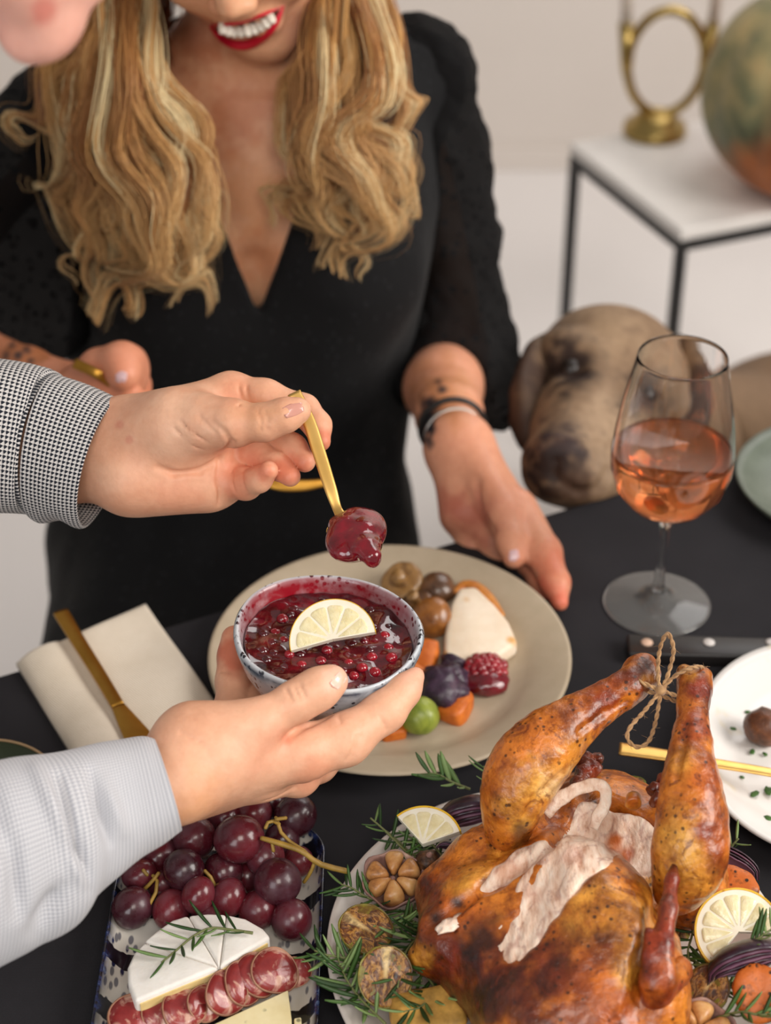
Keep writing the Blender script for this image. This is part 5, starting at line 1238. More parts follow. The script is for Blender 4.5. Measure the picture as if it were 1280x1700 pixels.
sprig([(640, 1380, .774), (665, 1400, .778), (690, 1420, .780), (715, 1400, .782)], 'rosemary sprig lying flat under the left lemon wedge', 18, .018, 20, .9, .3)
sprig([(1130, 1590, .772), (1160, 1600, .776), (1190, 1640, .778), (1215, 1640, .780)], 'rosemary sprig lying flat under the right sprout half', 18, .019, 21, .9, .3)
sprig([(1120, 1660, .772), (1135, 1690, .776), (1120, 1715, .778)], 'rosemary sprig between the wing tip and the near garlic half', 14, .018, 22, .9, .3)

# ================================================================== people: shared tools
def fpx(f, q, k=.004, **kw):
    P, R = chain_px(q); f.chain(P, R, k, **kw)
def epx(f, px, py, d, r, k=.005, op='add', M=None):
    "ellipsoid at a pixel; radii (right, up, towards) in pixels"
    f.ell(W(px, py, d), [x*d/FPX for x in r], M if M is not None else np.stack([RGT, UPV, FWD], 0), k, op)
def bounds(pts, m):
    P = np.array(pts); return P.min(0)-m, P.max(0)+m
def spread(V):
    v = V-CAMP; d = v@FWD; return 640+FPX*(v@RGT)/d, 850-FPX*(v@UPV)/d, d
def nail(f, c, along, width, parent, mat, lift=.0004):
    "curved nail lying on the fingertip surface: centre pixel, half-length vector, half-width in pixels"
    a = np.array(along, float); b = np.array([-a[1], a[0]]); b = b/np.linalg.norm(b)*width; n = 11; P = []; ok = True
    g = np.linspace(-1, 1, n); X, Y = np.meshgrid(g, g, indexing='ij'); q = np.sqrt(np.maximum(X**2+Y**2, 1e-9)); mx = np.maximum(np.abs(X), np.abs(Y)); e = .55; X = X*(1-e)+X/q*mx*e; Y = Y*(1-e)+Y/q*mx*e
    pts = []
    for x, y in zip(X.ravel(), Y.ravel()):
        p = surf(f, c[0]+a[0]*x+b[0]*y, c[1]+a[1]*x+b[1]*y, .7, 1.9)
        pts.append(p)
    good = [p for p in pts if p is not None]
    if len(good) < 8: return None
    dm = np.median([depth(p) for p in good]); out = []
    for p, x, y in zip(pts, X.ravel(), Y.ravel()):
        if p is None or abs(depth(p)-dm) > .012: p = W(c[0]+a[0]*x+b[0]*y, c[1]+a[1]*x+b[1]*y, dm+.003)
        out.append(p)
    V = np.array(out).reshape(n, n, 3)
    for _ in range(3):
        Vs = V.copy(); Vs[1:-1] = (V[:-2]+V[2:])/2; V = .5*V+.5*Vs; Vs = V.copy(); Vs[:, 1:-1] = (V[:, :-2]+V[:, 2:])/2; V = .5*V+.5*Vs
    V = V.reshape(-1, 3)-FWD*lift; F = [(i*n+j, (i+1)*n+j, (i+1)*n+j+1, i*n+j+1) for i in range(n-1) for j in range(n-1)]
    m = len(V); V2 = np.concatenate([V, V+FWD*.0009]); bd = [i*n for i in range(n)]+[(n-1)*n+j for j in range(1, n)]+[i*n+n-1 for i in range(n-2, -1, -1)]+[j for j in range(n-2, 0, -1)]
    F2 = F+[tuple(w+m for w in f_[::-1]) for f_ in F]+[(y, x, x+m, y+m) for x, y in zip(bd, bd[1:]+bd[:1])]
    return put('fingernail', V2, F2, mat, parent)
def skin_mat(name, rough=.48):
    k = NT(name); vc = k.attr('Col'); n = k.noise(26, 4, .6); f = k.noise(160, 3, .6)
    c = k.mix(.55, vc, k.ramp(n, [(.3, (.86, .74, .70)), (.55, (1, 1, 1)), (.75, (1.06, 1.08, 1.06))]), 'MULTIPLY'); c = k.mix(.35, c, k.ramp(f, [(.35, (.88, .80, .76)), (.65, (1.04, 1.04, 1.04))]), 'MULTIPLY')
    k.col(c); k.set(rough=rough, spec=.42, sss=.12, sssr=(.010, .004, .002)); k.bump(k.math('ADD', k.noise(240, 4, .6), k.math('MULTIPLY', k.voro(330), .6)), .22, .0007); return k.m
MSKIN = skin_mat('man_skin'); FSKIN = skin_mat('woman_skin', .46)
def nail_mat(name, c):
    k = NT(name); k.col(c); k.set(rough=.22, spec=.5, coat=.3, sss=.1, sssr=(.005, .002, .001)); return k.m
MNAIL = nail_mat('bare_nail', S(204, 146, 130)); FNAIL = nail_mat('lilac_nail', S(226, 190, 194))
def bridge(V, F, pa, pb, mids, r):
    "replace the faces nearest two points by a four-sided limb that runs along the mid points: one continuous surface"
    Fc = V[F].mean(1); ia = int(np.argmin(((Fc-pa)**2).sum(1))); ib = int(np.argmin(((Fc-pb)**2).sum(1)))
    qa, qb = F[ia], F[ib]; F = np.delete(F, [ia, ib], 0); rings = [qa]; prev = V[qa]; path = [np.asarray(m, float) for m in mids]; n = len(V); add = []
    for i, m in enumerate(path):
        nx = path[i+1] if i+1 < len(path) else V[qb].mean(0); pv = path[i-1] if i else V[qa].mean(0); tdir = unit(nx-pv); d = prev-prev.mean(0); d = d-np.outer(d@tdir, tdir); d = d/(np.linalg.norm(d, axis=1)[:, None]+1e-9)*r
        add.append(m+d); rings.append(np.arange(n, n+4)); n += 4; prev = m+d
    best = min((sum(np.linalg.norm(prev[j]-V[qq[j]]) for j in range(4)), k, fl) for fl in (0, 1) for k in range(4) for qq in [np.roll(qb[::-1] if fl else qb, k)])
    rings.append(np.roll(qb[::-1] if best[2] else qb, best[1])); V = np.concatenate([V]+add); nf = []
    for a, b in zip(rings[:-1], rings[1:]):
        for j in range(4): nf.append([a[j], a[(j+1) % 4], b[(j+1) % 4], b[j]])
    return V, np.concatenate([F, np.array(nf)])
class Scaled:
    def __init__(self, f, s): self.f, self.s = f, s
    def ell(self, c, r, M=None, k=.005, op='add'): self.f.ell(c, np.array(r)*self.s, M, k, op)
    def cone(self, a, b, ra, rb, k=.005, op='add'): self.f.cone(a, b, ra*self.s, rb*self.s, k, op)
def head_field(f, c, R, female, k=.012, sc=1.0):
    L = lambda x, y, z: c+R@np.array([x, y, z])*sc; M = R.T; f = Scaled(f, sc)
    f.ell(L(0, -.012, .040), (.072, .092, .086), M, k); f.ell(L(0, .036, -.030), (.059, .056, .084), M, .02)
    for s in (-1, 1):
        f.cone(L(s*.052, -.002, -.050), L(s*.012, .070, -.102), .016, .013, .02)
        f.ell(L(s*.036, .060, -.038), (.026, .024, .026), M, .02); f.ell(L(s*.031, .085, .004), (.014, .010, .010), M, .008, 'sub')
        f.cone(L(s*.014, .089, .027), L(s*.045, .076, .026), .006, .005, .012)
        f.ell(L(s*.031, .0755, .004), (.0138, .0125, .0138), M, .004); f.ell(L(s*.031, .091, .001), (.0115, .0080, .0042), M, .003, 'sub')
        f.ell(L(s*.073, -.005, -.010), (.007, .018, .030), M, .006)
        f.ell(L(s*.010, .099, -.036), (.008, .009, .007), M, .006)
    f.ell(L(0, .074, -.104), (.018 if female else .022, .014, .013), M, .018)
    f.cone(L(0, .088, .016), L(0, .106, -.030), .0065, .0095, .008); f.ell(L(0, .083, -.066), (.026, .012, .016), M, .012)
    return L

# ================================================================== the man, seated at the left end of the table
man = thing('person', 'man in a houndstooth shirt holding a gold spoon and a small bowl', 'person', (-.50, .62, 0))
SK, SKR, SKP = S(226, 170, 138), S(214, 130, 100), S(232, 186, 156)
# --- left hand with the spoon
fh = Field(*bounds([W(-30, 600, 1.10), W(-30, 900, 1.24), W(570, 600, 1.24), W(570, 880, 1.08)], .02), .00125)
fpx(fh, [(-40, 735, 1.20, 84), (100, 745, 1.19, 86), (200, 752, 1.18, 82), (250, 750, 1.178, 74)], .01, flat=FWD, ff=.68)
for q in ([(230, 712, 1.176, 46), (385, 652, 1.178, 35)], [(230, 742, 1.18, 50), (398, 692, 1.188, 37)], [(230, 772, 1.18, 50), (390, 738, 1.190, 37)], [(232, 792, 1.176, 50), (368, 790, 1.182, 42)], [(215, 797, 1.166, 46), (345, 806, 1.168, 42)]): fpx(fh, q, .018)
epx(fh, 298, 712, 1.158, (92, 66, 62), .014); fpx(fh, [(300, 702, 1.150, 52), (380, 702, 1.132, 37)], .012)
th = fh.like(); fpx(th, [(345, 702, 1.140, 42), (392, 703, 1.130, 34), (440, 701, 1.124, 29.5), (474, 689, 1.121, 27), (496, 681, 1.120, 21)], .006)
fi = fh.like(); fpx(fi, [(380, 653, 1.178, 34), (440, 660, 1.172, 29), (504, 681, 1.165, 25), (527, 706, 1.158, 21.5), (533, 733, 1.150, 16.5)], .006)
fm = fh.like(); fpx(fm, [(398, 690, 1.188, 34), (450, 722, 1.176, 26), (486, 744, 1.162, 22), (506, 766, 1.154, 18.5)], .006)
fr = fh.like(); fpx(fr, [(390, 738, 1.190, 34), (424, 752, 1.170, 26), (460, 774, 1.154, 20.5), (482, 791, 1.146, 17.5)], .006)
fp = fh.like(); fpx(fp, [(370, 792, 1.180, 36), (408, 803, 1.160, 25), (430, 796, 1.146, 19.5), (446, 781, 1.138, 16.5)], .006)
for g in (fm, fr, fp): fi.merge(g, .0008)
fh.merge(fi, .0045); fh.merge(th, .008)
def sg(f, q, r=.0010, k=.0022, lift=0.0):
    P = [surf(f, a, b) for a, b in q]; P = [p-FWD*lift for p in P if p is not None]
    if len(P) > 1: f.groove(P, r, k)
sg(fh, [(352, 700), (372, 716), (384, 732)]); sg(fh, [(384, 734), (364, 762), (330, 782), (288, 786), (262, 776)], .0014, .003); sg(fh, [(364, 764), (362, 800), (364, 838)], .0012, .0025)
for q in ([(428, 682), (434, 700), (432, 716)], [(438, 682), (444, 698), (441, 714)], [(396, 640), (400, 660), (396, 674)], [(410, 640), (412, 660)], [(388, 772), (384, 792), (390, 815)], [(406, 776), (402, 795), (408, 815)], [(300, 700), (345, 735)], [(290, 712), (335, 748)], [(330, 690), (360, 720)]): sg(fh, q, .0006, .0018)
V1, F1 = fh.mesh(2); spots1 = [(532, 735, 26, SKR, .8), (500, 770, 30, SKR, .8), (478, 788, 28, SKR, .8), (446, 784, 28, SKR, .8), (420, 760, 40, SKR, .55), (390, 795, 50, SKR, .6), (300, 830, 70, SKR, .35), (395, 655, 36, S(218, 150, 118), .6), (290, 700, 80, SKP, .7), (430, 695, 50, S(222, 168, 128), .6), (198, 705, 9, S(206, 116, 96), .45), (214, 730, 8, S(206, 116, 96), .45), (190, 790, 40, SKP, .5)]
C1 = paint(V1, SK, spots1)
# --- right hand round the bowl
rh = Field(*bounds([W(90, 1180, 1.0), W(90, 1420, 1.04), W(720, 1040, 1.22), W(720, 1180, 1.05), W(360, 1040, 1.22), W(500, 1350, 1.14)], .02), .00125)
fpx(rh, [(60, 1400, 1.0, 70), (200, 1340, 1.035, 66), (290, 1300, 1.05, 67), (345, 1270, 1.06, 66)], .01, flat=UPV, ff=.95)
for q in ([(320, 1250, 1.062, 62), (430, 1252, 1.080, 50)], [(310, 1290, 1.075, 58), (430, 1282, 1.095, 44)], [(310, 1300, 1.09, 54), (410, 1280, 1.118, 42)], [(330, 1260, 1.10, 56), (385, 1230, 1.135, 38)], [(320, 1220, 1.065, 48), (400, 1212, 1.065, 42)]): fpx(rh, q, .02)
rt = rh.like(); fpx(rt, [(350, 1222, 1.062, 46), (425, 1202, 1.064, 38), (495, 1163, 1.070, 32), (530, 1143, 1.073, 32), (552, 1130, 1.076, 26)], .008)
ri = rh.like(); fpx(ri, [(425, 1255, 1.078, 50), (500, 1250, 1.085, 45), (572, 1228, 1.094, 41), (640, 1180, 1.106, 32), (672, 1146, 1.113, 24), (690, 1122, 1.117, 15)], .008)
rm = rh.like(); fpx(rm, [(430, 1284, 1.095, 42), (495, 1288, 1.116, 33), (530, 1270, 1.140, 27), (570, 1240, 1.165, 24), (600, 1220, 1.175, 20)], .006)
rr_ = rh.like(); fpx(rr_, [(405, 1275, 1.12, 38), (470, 1270, 1.148, 29), (520, 1240, 1.178, 24), (540, 1225, 1.19, 20)], .006)
rp = rh.like(); fpx(rp, [(380, 1232, 1.135, 36), (384, 1180, 1.158, 28), (388, 1130, 1.172, 28), (389, 1090, 1.180, 26), (389, 1060, 1.183, 22)], .006)
ro = rh.like(); fpx(ro, [(405, 1230, 1.140, 36), (425, 1165, 1.172, 28), (432, 1120, 1.190, 24), (436, 1090, 1.200, 20)], .006)
for g in (rm, rr_, rp, ro): ri.merge(g, .001)
rh.merge(ri, .008); rh.merge(rt, .006)
sg(rh, [(545, 1188), (515, 1202), (485, 1218), (474, 1226)], .0013, .003)
for q in ([(362, 1108), (384, 1112)], [(362, 1114), (384, 1117)], [(560, 1188), (566, 1200)], [(440, 1330), (490, 1306), (522, 1296)], [(300, 1218), (330, 1232), (350, 1252)], [(575, 1262), (588, 1240), (592, 1222)], [(586, 1258), (598, 1236), (600, 1220)], [(488, 1140), (498, 1162)], [(497, 1136), (508, 1160)], [(476, 1146), (486, 1166)], [(640, 1212), (632, 1190)]): sg(rh, q, .0006, .002)
V2, F2 = rh.mesh(2)
C2 = paint(V2, S(229, 176, 144), [(560, 1125, 36, S(240, 190, 168), .6), (475, 1226, 16, SKR, .7), (388, 1080, 60, S(202, 112, 84), .8), (690, 1125, 30, S(236, 178, 150), .7), (520, 1290, 40, S(222, 154, 122), .7), (430, 1230, 60, S(240, 180, 150), .6), (330, 1340, 60, S(222, 160, 116), .6), (330, 1180, 60, S(220, 166, 132), .5)])
# --- head: only the chin shows at the top left
Rm = np.stack([unit([.45, -.89, 0]), unit([.80, .40, -.44]), unit([.40, .20, .89])], 1); Rm[:, 0] = unit(np.cross(Rm[:, 1], Rm[:, 2]))
chin = W(64, 32, .83); Hm = chin-Rm@np.array([0, .072, -.104])
hf = Field(Hm-.20, Hm+[.14, .14, .15], .0032); Lm = head_field(hf, Hm, Rm, False)
hf.cone(Lm(0, -.025, -.06), Lm(0, -.055, -.17), .055, .058, .03); hf.ell(Lm(0, .098, -.058), (.020, .008, .006), Rm.T, .005); hf.ell(Lm(0, .094, -.074), (.020, .009, .007), Rm.T, .005)
V3, F3 = hf.mesh(2); C3 = paint(V3, S(232, 176, 158), [(75, 15, 26, S(214, 130, 116), .8)])
nb_, n2_ = len(V1), len(V2)
VA = np.concatenate([V1, V2, V3]); FA = np.concatenate([F1, F2+nb_, F3+nb_+n2_]); CA = np.concatenate([C1, C2, C3])
eL, eR = W(-560, 725, 1.22), W(-520, 1620, .94); shL, shR = np.array([-.60, .80, 1.14]), np.array([-.48, .45, 1.14])
nv = len(VA)
VA, FA = bridge(VA, FA, W(-60, 735, 1.20), Lm(0, -.075, -.20), [W(-250, 730, 1.20), eL, (eL+shL)/2, shL, (-.57, .70, 1.12)], .024)
VA, FA = bridge(VA, FA, W(40, 1395, 1.0), Lm(0, -.04, -.21), [W(-250, 1500, .97), eR, (eR+shR)/2, shR, (-.53, .52, 1.12)], .024)
CA = np.concatenate([CA, np.tile(SK, (len(VA)-nv, 1))])
put('body', VA, FA, MSKIN, man, attrs={'Col': CA})
nail(fh, (487, 680), (17, -7), 11, man, MNAIL); nail(rh, (562, 1130), (9, -11), 10.5, man, nail_mat('pale_nail', S(240, 196, 178)))
HAIRM = simple('brown_hair', S(74, 50, 34), .5, .3, 60, .4, 200)
f = Field(Hm-.13, Hm+.15, .004); f.ell(Lm(0, -.020, .048), (.077, .094, .089), Rm.T, .004); P0 = Lm(0, .055, .075); f.plane(Lm(0, .040, .03), Rm@np.array([0, .8, -.6]), .01); V, F = f.mesh(2); V = V+vnormals(V, F)*(.003*vnoise(V, 60, 2, 3))[:, None]; put('short_hair', V, F, HAIRM, man)
WHT = simple('eye_white', S(230, 226, 222), .2); IRI = simple('eye_iris', S(74, 58, 44), .2)
for s in (-1, 1):
    V, F = blob(Lm(s*.031, .075, .004), (.0115, .0115, .0115)); e = put('eye', V, F, WHT, man); V, F = blob(Lm(s*.031, .0832, .002), (.0052, .0038, .0052)); put('iris', V, F, IRI, e); V, F = chunk_tube([Lm(s*.014, .0945, .030), Lm(s*.032, .0905, .036), Lm(s*.048, .079, .032)], [.0028, .0030, .0016], seg=8, n=14); put('eyebrow', V, F, HAIRM, man)
# --- shirt
def houndstooth(name, light, dark, freq, contrast=1.0):
    k = NT(name); s = k.n('ShaderNodeSeparateXYZ'); k.link(k.uv(), s.inputs[0])
    u = k.math('MULTIPLY', s.outputs['X'], freq*2*pi); v = k.math('MULTIPLY', s.outputs['Y'], freq*2*pi)
    su, sv = k.math('SINE', u), k.math('SINE', v); d2 = k.math('SINE', k.math('ADD', u, v))
    m = k.math('ADD', k.math('ADD', su, sv), k.math('MULTIPLY', d2, .55)); m = k.ramp(k.math('ADD', k.math('MULTIPLY', m, .25), .5), [(.44, (0, 0, 0)), (.60, (contrast,)*3)])
    k.col(k.mix(m, light, dark)); k.set(rough=.85, spec=.2, sheen=.15); k.bump(k.math('ADD', su, sv), .25, .0005); return k.m
HOUND = houndstooth('houndstooth_cotton', S(206, 202, 200), S(28, 32, 42), 330)
GREYC = houndstooth('pale_grey_check', S(204, 203, 206), S(150, 152, 162), 420, .7)
def loft(st, seg=64, n=60, thick=.0016, fold=None, bulge=1.0):
    "sleeve through stations (top px,py, bottom px,py, depth, depth radius); returns a closed double-walled mesh with uv"
    A = np.array([[*W(a, b, d), *W(c, e, d), r] for a, b, c, e, d, r in st]); A = catmull(A, n)
    cen = (A[:, :3]+A[:, 3:6])/2; ha = (A[:, :3]-A[:, 3:6])/2; r = A[:, 6]; tg = np.gradient(cen, axis=0); L = np.concatenate([[0], np.cumsum(np.linalg.norm(np.diff(cen, axis=0), axis=1))])
    ph = np.linspace(0, 2*pi, seg, endpoint=False); G = []; UVs = []
    for i in range(n):
        b = np.cross(unit(tg[i]), unit(ha[i])); b = unit(b)*r[i]
        G.append(cen[i]+np.cos(ph)[:, None]*ha[i]+np.sin(ph)[:, None]*b); per = 2*pi*sqrt((ha[i]@ha[i]+r[i]**2)/2); UVs.append(np.column_stack([np.full(seg, L[i]), ph/(2*pi)*.30]))
    G = np.array(G); N_ = G-cen[:, None]; N_ /= np.linalg.norm(N_, axis=2)[..., None]
    if fold is not None: G = G+N_*fold(np.repeat(np.linspace(0, 1, n)[:, None], seg, 1), np.repeat(ph[None], n, 0), G)[..., None]
    I = G-N_*thick; m = n*seg; V = np.concatenate([G.reshape(-1, 3), I.reshape(-1, 3)]); F = []
    for i in range(n-1):
        for j in range(seg):
            j2 = (j+1) % seg; q = (i*seg+j, i*seg+j2, (i+1)*seg+j2, (i+1)*seg+j); F.append(q); F.append(tuple(x+m for x in q[::-1]))
    for i in (0, n-1):
        for j in range(seg): j2 = (j+1) % seg; q = (i*seg+j, i*seg+j2, i*seg+j2+m, i*seg+j+m); F.append(q if i else q[::-1])
    U = np.concatenate(UVs); return V, F, np.concatenate([U, U])
def fold1(t, ph, G): return .0016*np.sin(ph*3+t*9)*(.4+t)+.0022*vnoise(G.reshape(-1, 3), 30, 2, 4).reshape(t.shape)*t
V, F, U = loft([(201, 664, 140, 872, 1.18, .034), (150, 642, 96, 868, 1.184, .036), (95, 622, 52, 858, 1.188, .037)], fold=lambda t, ph, G: .0008*np.sin(ph*2+3*t)+.0025*np.exp(-((ph-pi)/.35)**2)*np.sin(8*t+1))
put('cuff', V, F, HOUND, man, label='black and white houndstooth shirt cuff', uv=U)
V, F, U = loft([(96, 621, 54, 858, 1.188, .0366), (75, 612, 35, 856, 1.19, .0375), (0, 596, -30, 852, 1.19, .042), (-120, 590, -150, 860, 1.19, .050), (-330, 600, -340, 890, 1.2, .056), (-560, 560, -560, 890, 1.22, .058)], fold=fold1)
put('sleeve', V, F, HOUND, man, label='black and white houndstooth shirt sleeve', uv=U)
def fold2(t, ph, G):
    P = G.reshape(-1, 3); X, Y, _ = spread(P); X = X.reshape(t.shape); Y = Y.reshape(t.shape); o = .0012*np.sin(ph*2+5*t)
    for a, b, c, d, w, h in ((95, 1300, 150, 1480, 9, -.0042), (60, 1290, 115, 1400, 14, .0030), (150, 1290, 180, 1400, 9, -.0030), (178, 1300, 205, 1380, 12, .0022), (20, 1400, 30, 1520, 14, -.0042), (60, 1550, 100, 1480, 16, -.0042), (-20, 1300, 10, 1420, 16, -.0032), (120, 1420, 150, 1480, 10, .0028)):
        ax, ay = c-a, d-b; tt = np.clip(((X-a)*ax+(Y-b)*ay)/(ax*ax+ay*ay), 0, 1); dd = np.hypot(X-a-tt*ax, Y-b-tt*ay); o = o+h*np.exp(-(dd/w)**2)*np.sin(pi*(.12+.76*tt))
    return 1.9*o+.0022*vnoise(P, 24, 2, 7).reshape(t.shape)
V, F, U = loft([(258, 1231, 300, 1377, 1.042, .034), (235, 1230, 268, 1396, 1.04, .035), (195, 1236, 222, 1424, 1.036, .036), (140, 1246, 152, 1478, 1.028, .038), (70, 1258, 112, 1535, 1.018, .042), (0, 1266, 40, 1580, 1.008, .046), (-120, 1290, -70, 1640, .99, .050), (-330, 1370, -270, 1740, .96, .054), (-560, 1440, -480, 1800, .94, .056)], seg=120, n=120, fold=fold2)
put('sleeve', V, F, GREYC, man, label='pale grey finely checked shirt sleeve', uv=U)
# torso, upper arms, collar
f = Field([-1.0, .15, .42], [-.30, 1.05, 1.34], .006)
f.ell((-.57, .60, .95), (.14, .19, .30), rotz(.46).T, .03); f.ell((-.60, .60, .67), (.16, .19, .215), rotz(.46).T, .05)
eL, eR = W(-560, 725, 1.22), W(-520, 1620, .94)
f.cone((-.60, .80, 1.14), eL, .075, .055, .04); f.cone((-.48, .45, 1.14), eR, .075, .055, .04)
f.cone((-.58, .78, 1.17), (-.52, .48, 1.17), .07, .07, .04); f.cone((-.55, .62, 1.15), Lm(0, -.05, -.15), .085, .060, .03)
V, F = f.mesh(2); U = np.column_stack([V[:, 0]+V[:, 1], V[:, 2]]); put('shirt_body', V, F, GREYC, man, uv=U)
V, F = tube([Lm(.062*cos(a), -.045+.062*sin(a), -.150+.012*cos(a)) for a in np.linspace(0, 2*pi, 25)], .012, 8, cap=False); put('shirt_collar', V, F, GREYC, man, uv=np.zeros((len(V), 2)))
f = Field([-.95, .1, 0.0], [.0, 1.0, .62], .008)
for s, kn in ((1, (-.28, .93, .47)), (-1, (-.20, .62, .47))):
    hp_ = (-.60+.03*s, .60+.09*s, .53); kn = (kn[0]-.05, kn[1], .50); f.cone(hp_, kn, .09, .065, .03); f.cone(kn, (kn[0]+.02, kn[1], .07), .062, .045, .02)
V, F = f.mesh(1); put('trousers', V, F, simple('dark_trousers', S(40, 42, 50), .85, .15, 80), man)
for s, kn in ((1, (-.31, .93)), (-1, (-.23, .62))): V, F = blob((kn[0]+.06, kn[1]+.02, .036), (.13, .045, .036), rotz(.35)); put('shoe', V, F, simple('shoe_leather', S(40, 30, 24), .5), man)
stl = thing('stool', 'plain wooden stool under the man at the end of the table', 'stool', (-.62, .60, 0))
V, F = lathe([(.001, .40), (.15, .40), (.155, .41), (.155, .425), (.15, .43), (.001, .43)], 40); put('seat', xf(V, None, (-.62, .60, 0)), F, WOOD, stl)
for a in range(4): p = np.array([-.62, .60, 0])+[.11*cos(a*pi/2+.8), .11*sin(a*pi/2+.8), 0]; put('leg', *tube([p+[0, 0, .001], p+[-.02*cos(a*pi/2+.8), -.02*sin(a*pi/2+.8), .40]], [.014, .018], 12), WOOD, stl)

# ================================================================== the woman, seated behind the table
wom = thing('woman', 'woman with wavy blonde hair and red lips in a black dress', 'person', (-.13, 1.48, 0))
WS, WD, WR = S(234, 178, 140), S(168, 100, 66), S(224, 142, 112)
Rw = np.array([[1.0, 0, 0], [0, -cos(radians(30)), -sin(radians(30))], [0, -sin(radians(30)), cos(radians(30))]]).T
def rotabout(a, t):
    a = unit(a); K = np.array([[0, -a[2], a[1]], [a[2], 0, -a[0]], [-a[1], a[0], 0]]); return np.eye(3)+sin(t)*K+(1-cos(t))*K@K
Rw = rotabout([0, 0, 1], radians(-5))@Rw
Rw = rotabout(-Rw[:, 1], radians(11))@Rw if (rotabout(-Rw[:, 1], radians(11))@Rw)[2, 0] > 0 else rotabout(Rw[:, 1], radians(11))@Rw
mouth = W(410, 45, 1.455); Hw = mouth-Rw@np.array([0, .094, -.066])*1.12
hw = Field(*bounds([W(150, 560, 1.50), W(650, 560, 1.75), W(640, -60, 1.72), W(100, 100, 1.70), Hw+[0, -.12, 0], Hw+[0, .12, .15], Hw-[.1, 0, 0], Hw+[.1, 0, 0]], .02), .0026)
Lw = head_field(hw, Hw, Rw, True, sc=1.12)
neck0 = Lw(0, -.02, -.06); neck1 = W(400, 215, 1.64)
hw.cone(neck0, neck1, .048, .054, .03)
hw.ell((-.115, 1.535, .93), (.150, .100, .165), None, .04)
hw.cone(W(410, 190, 1.66), W(660, 150, 1.67), .060, .050, .04); hw.cone(W(410, 200, 1.66), W(140, 200, 1.66), .060, .050, .04)
for s in (-1, 1): hw.ell((-.112+s*.070, 1.458, .885), (.062, .055, .064), None, .03); hw.cone(W(412, 262, 1.585), W(412+s*150, 235, 1.60), .010, .008, .015)
hw.cone(W(420, 440, 1.583), W(428, 530, 1.595), .006, .004, .02, 'sub')
# smile: cheeks and mouth opening
hw.cone(Lw(-.018, .096, -.0655), Lw(.018, .096, -.0655), .0052, .0052, .004, 'sub')
V1, F1 = hw.mesh(2)
C1 = paint(V1, WS, [(330, 60, 60, WR, .5), (485, 40, 50, S(236, 176, 148), .5), (300, 90, 60, S(190, 122, 84), .6), (400, 170, 110, S(206, 126, 82), .6), (320, 260, 70, S(214, 136, 94), .5), (430, 330, 90, S(234, 170, 124), .6), (425, 110, 50, WS, .6), (430, 430, 60, S(222, 146, 100), .5)])  # darker neck, paler chin: jawline shade put into the skin colour
MD = S(60, 14, 14); C1 = paint(V1, C1, [(x, y, 9, MD, 1.0) for x, y in ((366, 47), (380, 50), (400, 48), (420, 44), (440, 34), (458, 22))])
# left arm and hand (right side of the picture)
la = Field(*bounds([W(660, 600, 1.80), W(660, 600, 1.60), W(830, 600, 1.80), W(720, 900, 1.58), W(950, 1020, 1.40), W(760, 1020, 1.47), W(930, 760, 1.50)], .02), .0019)
fpx(la, [(748, 590, 1.76, 66), (736, 645, 1.67, 64), (746, 690, 1.60, 54), (758, 735, 1.545, 45)], .01)
for q in ([(760, 745, 1.535, 42), (768, 850, 1.515, 40)], [(766, 745, 1.535, 42), (852, 855, 1.50, 36)], [(764, 745, 1.535, 42), (825, 870, 1.512, 36)]): fpx(la, q, .02)
tf = la.like(); fpx(tf, [(792, 775, 1.515, 34), (836, 850, 1.478, 30), (850, 900, 1.458, 25), (853, 926, 1.450, 19)], .006)
f2 = la.like(); fpx(f2, [(858, 845, 1.496, 35), (902, 918, 1.458, 30), (922, 968, 1.434, 24), (929, 1000, 1.422, 15)], .006)
f3 = la.like(); fpx(f3, [(845, 865, 1.505, 33), (880, 928, 1.482, 27), (900, 965, 1.462, 22), (905, 990, 1.452, 16)], .006)
f4 = la.like(); fpx(f4, [(800, 870, 1.515, 34), (825, 915, 1.505, 27), (835, 945, 1.495, 20)], .006); f5 = la.like(); fpx(f5, [(765, 860, 1.52, 30), (785, 905, 1.515, 23), (792, 925, 1.51, 17)], .006)
for g in (f3, f4, f5): f2.merge(g, .0015)
la.merge(f2, .006); la.merge(tf, .007)
sg(la, [(792, 800), (800, 850), (820, 885)], .0016, .006)
V2, F2 = la.mesh(2)
C2 = paint(V2, S(226, 160, 128), [(735, 650, 60, S(206, 140, 96), .8), (780, 860, 50, S(186, 104, 84), .7), (740, 840, 40, S(190, 110, 88), .6), (910, 940, 50, S(216, 124, 94), .7), (925, 990, 40, S(214, 110, 84), .8), (850, 840, 36, S(232, 164, 136), .6)])
INK = S(46, 46, 52)
C2 = paint(V2, C2, [(712, 690, 19, INK, 1.), (712, 668, 15, INK, 1.), (714, 712, 17, INK, 1.), (708, 730, 14, INK, .9), (734, 645, 10, INK, .8), (728, 634, 8, INK, .7)])
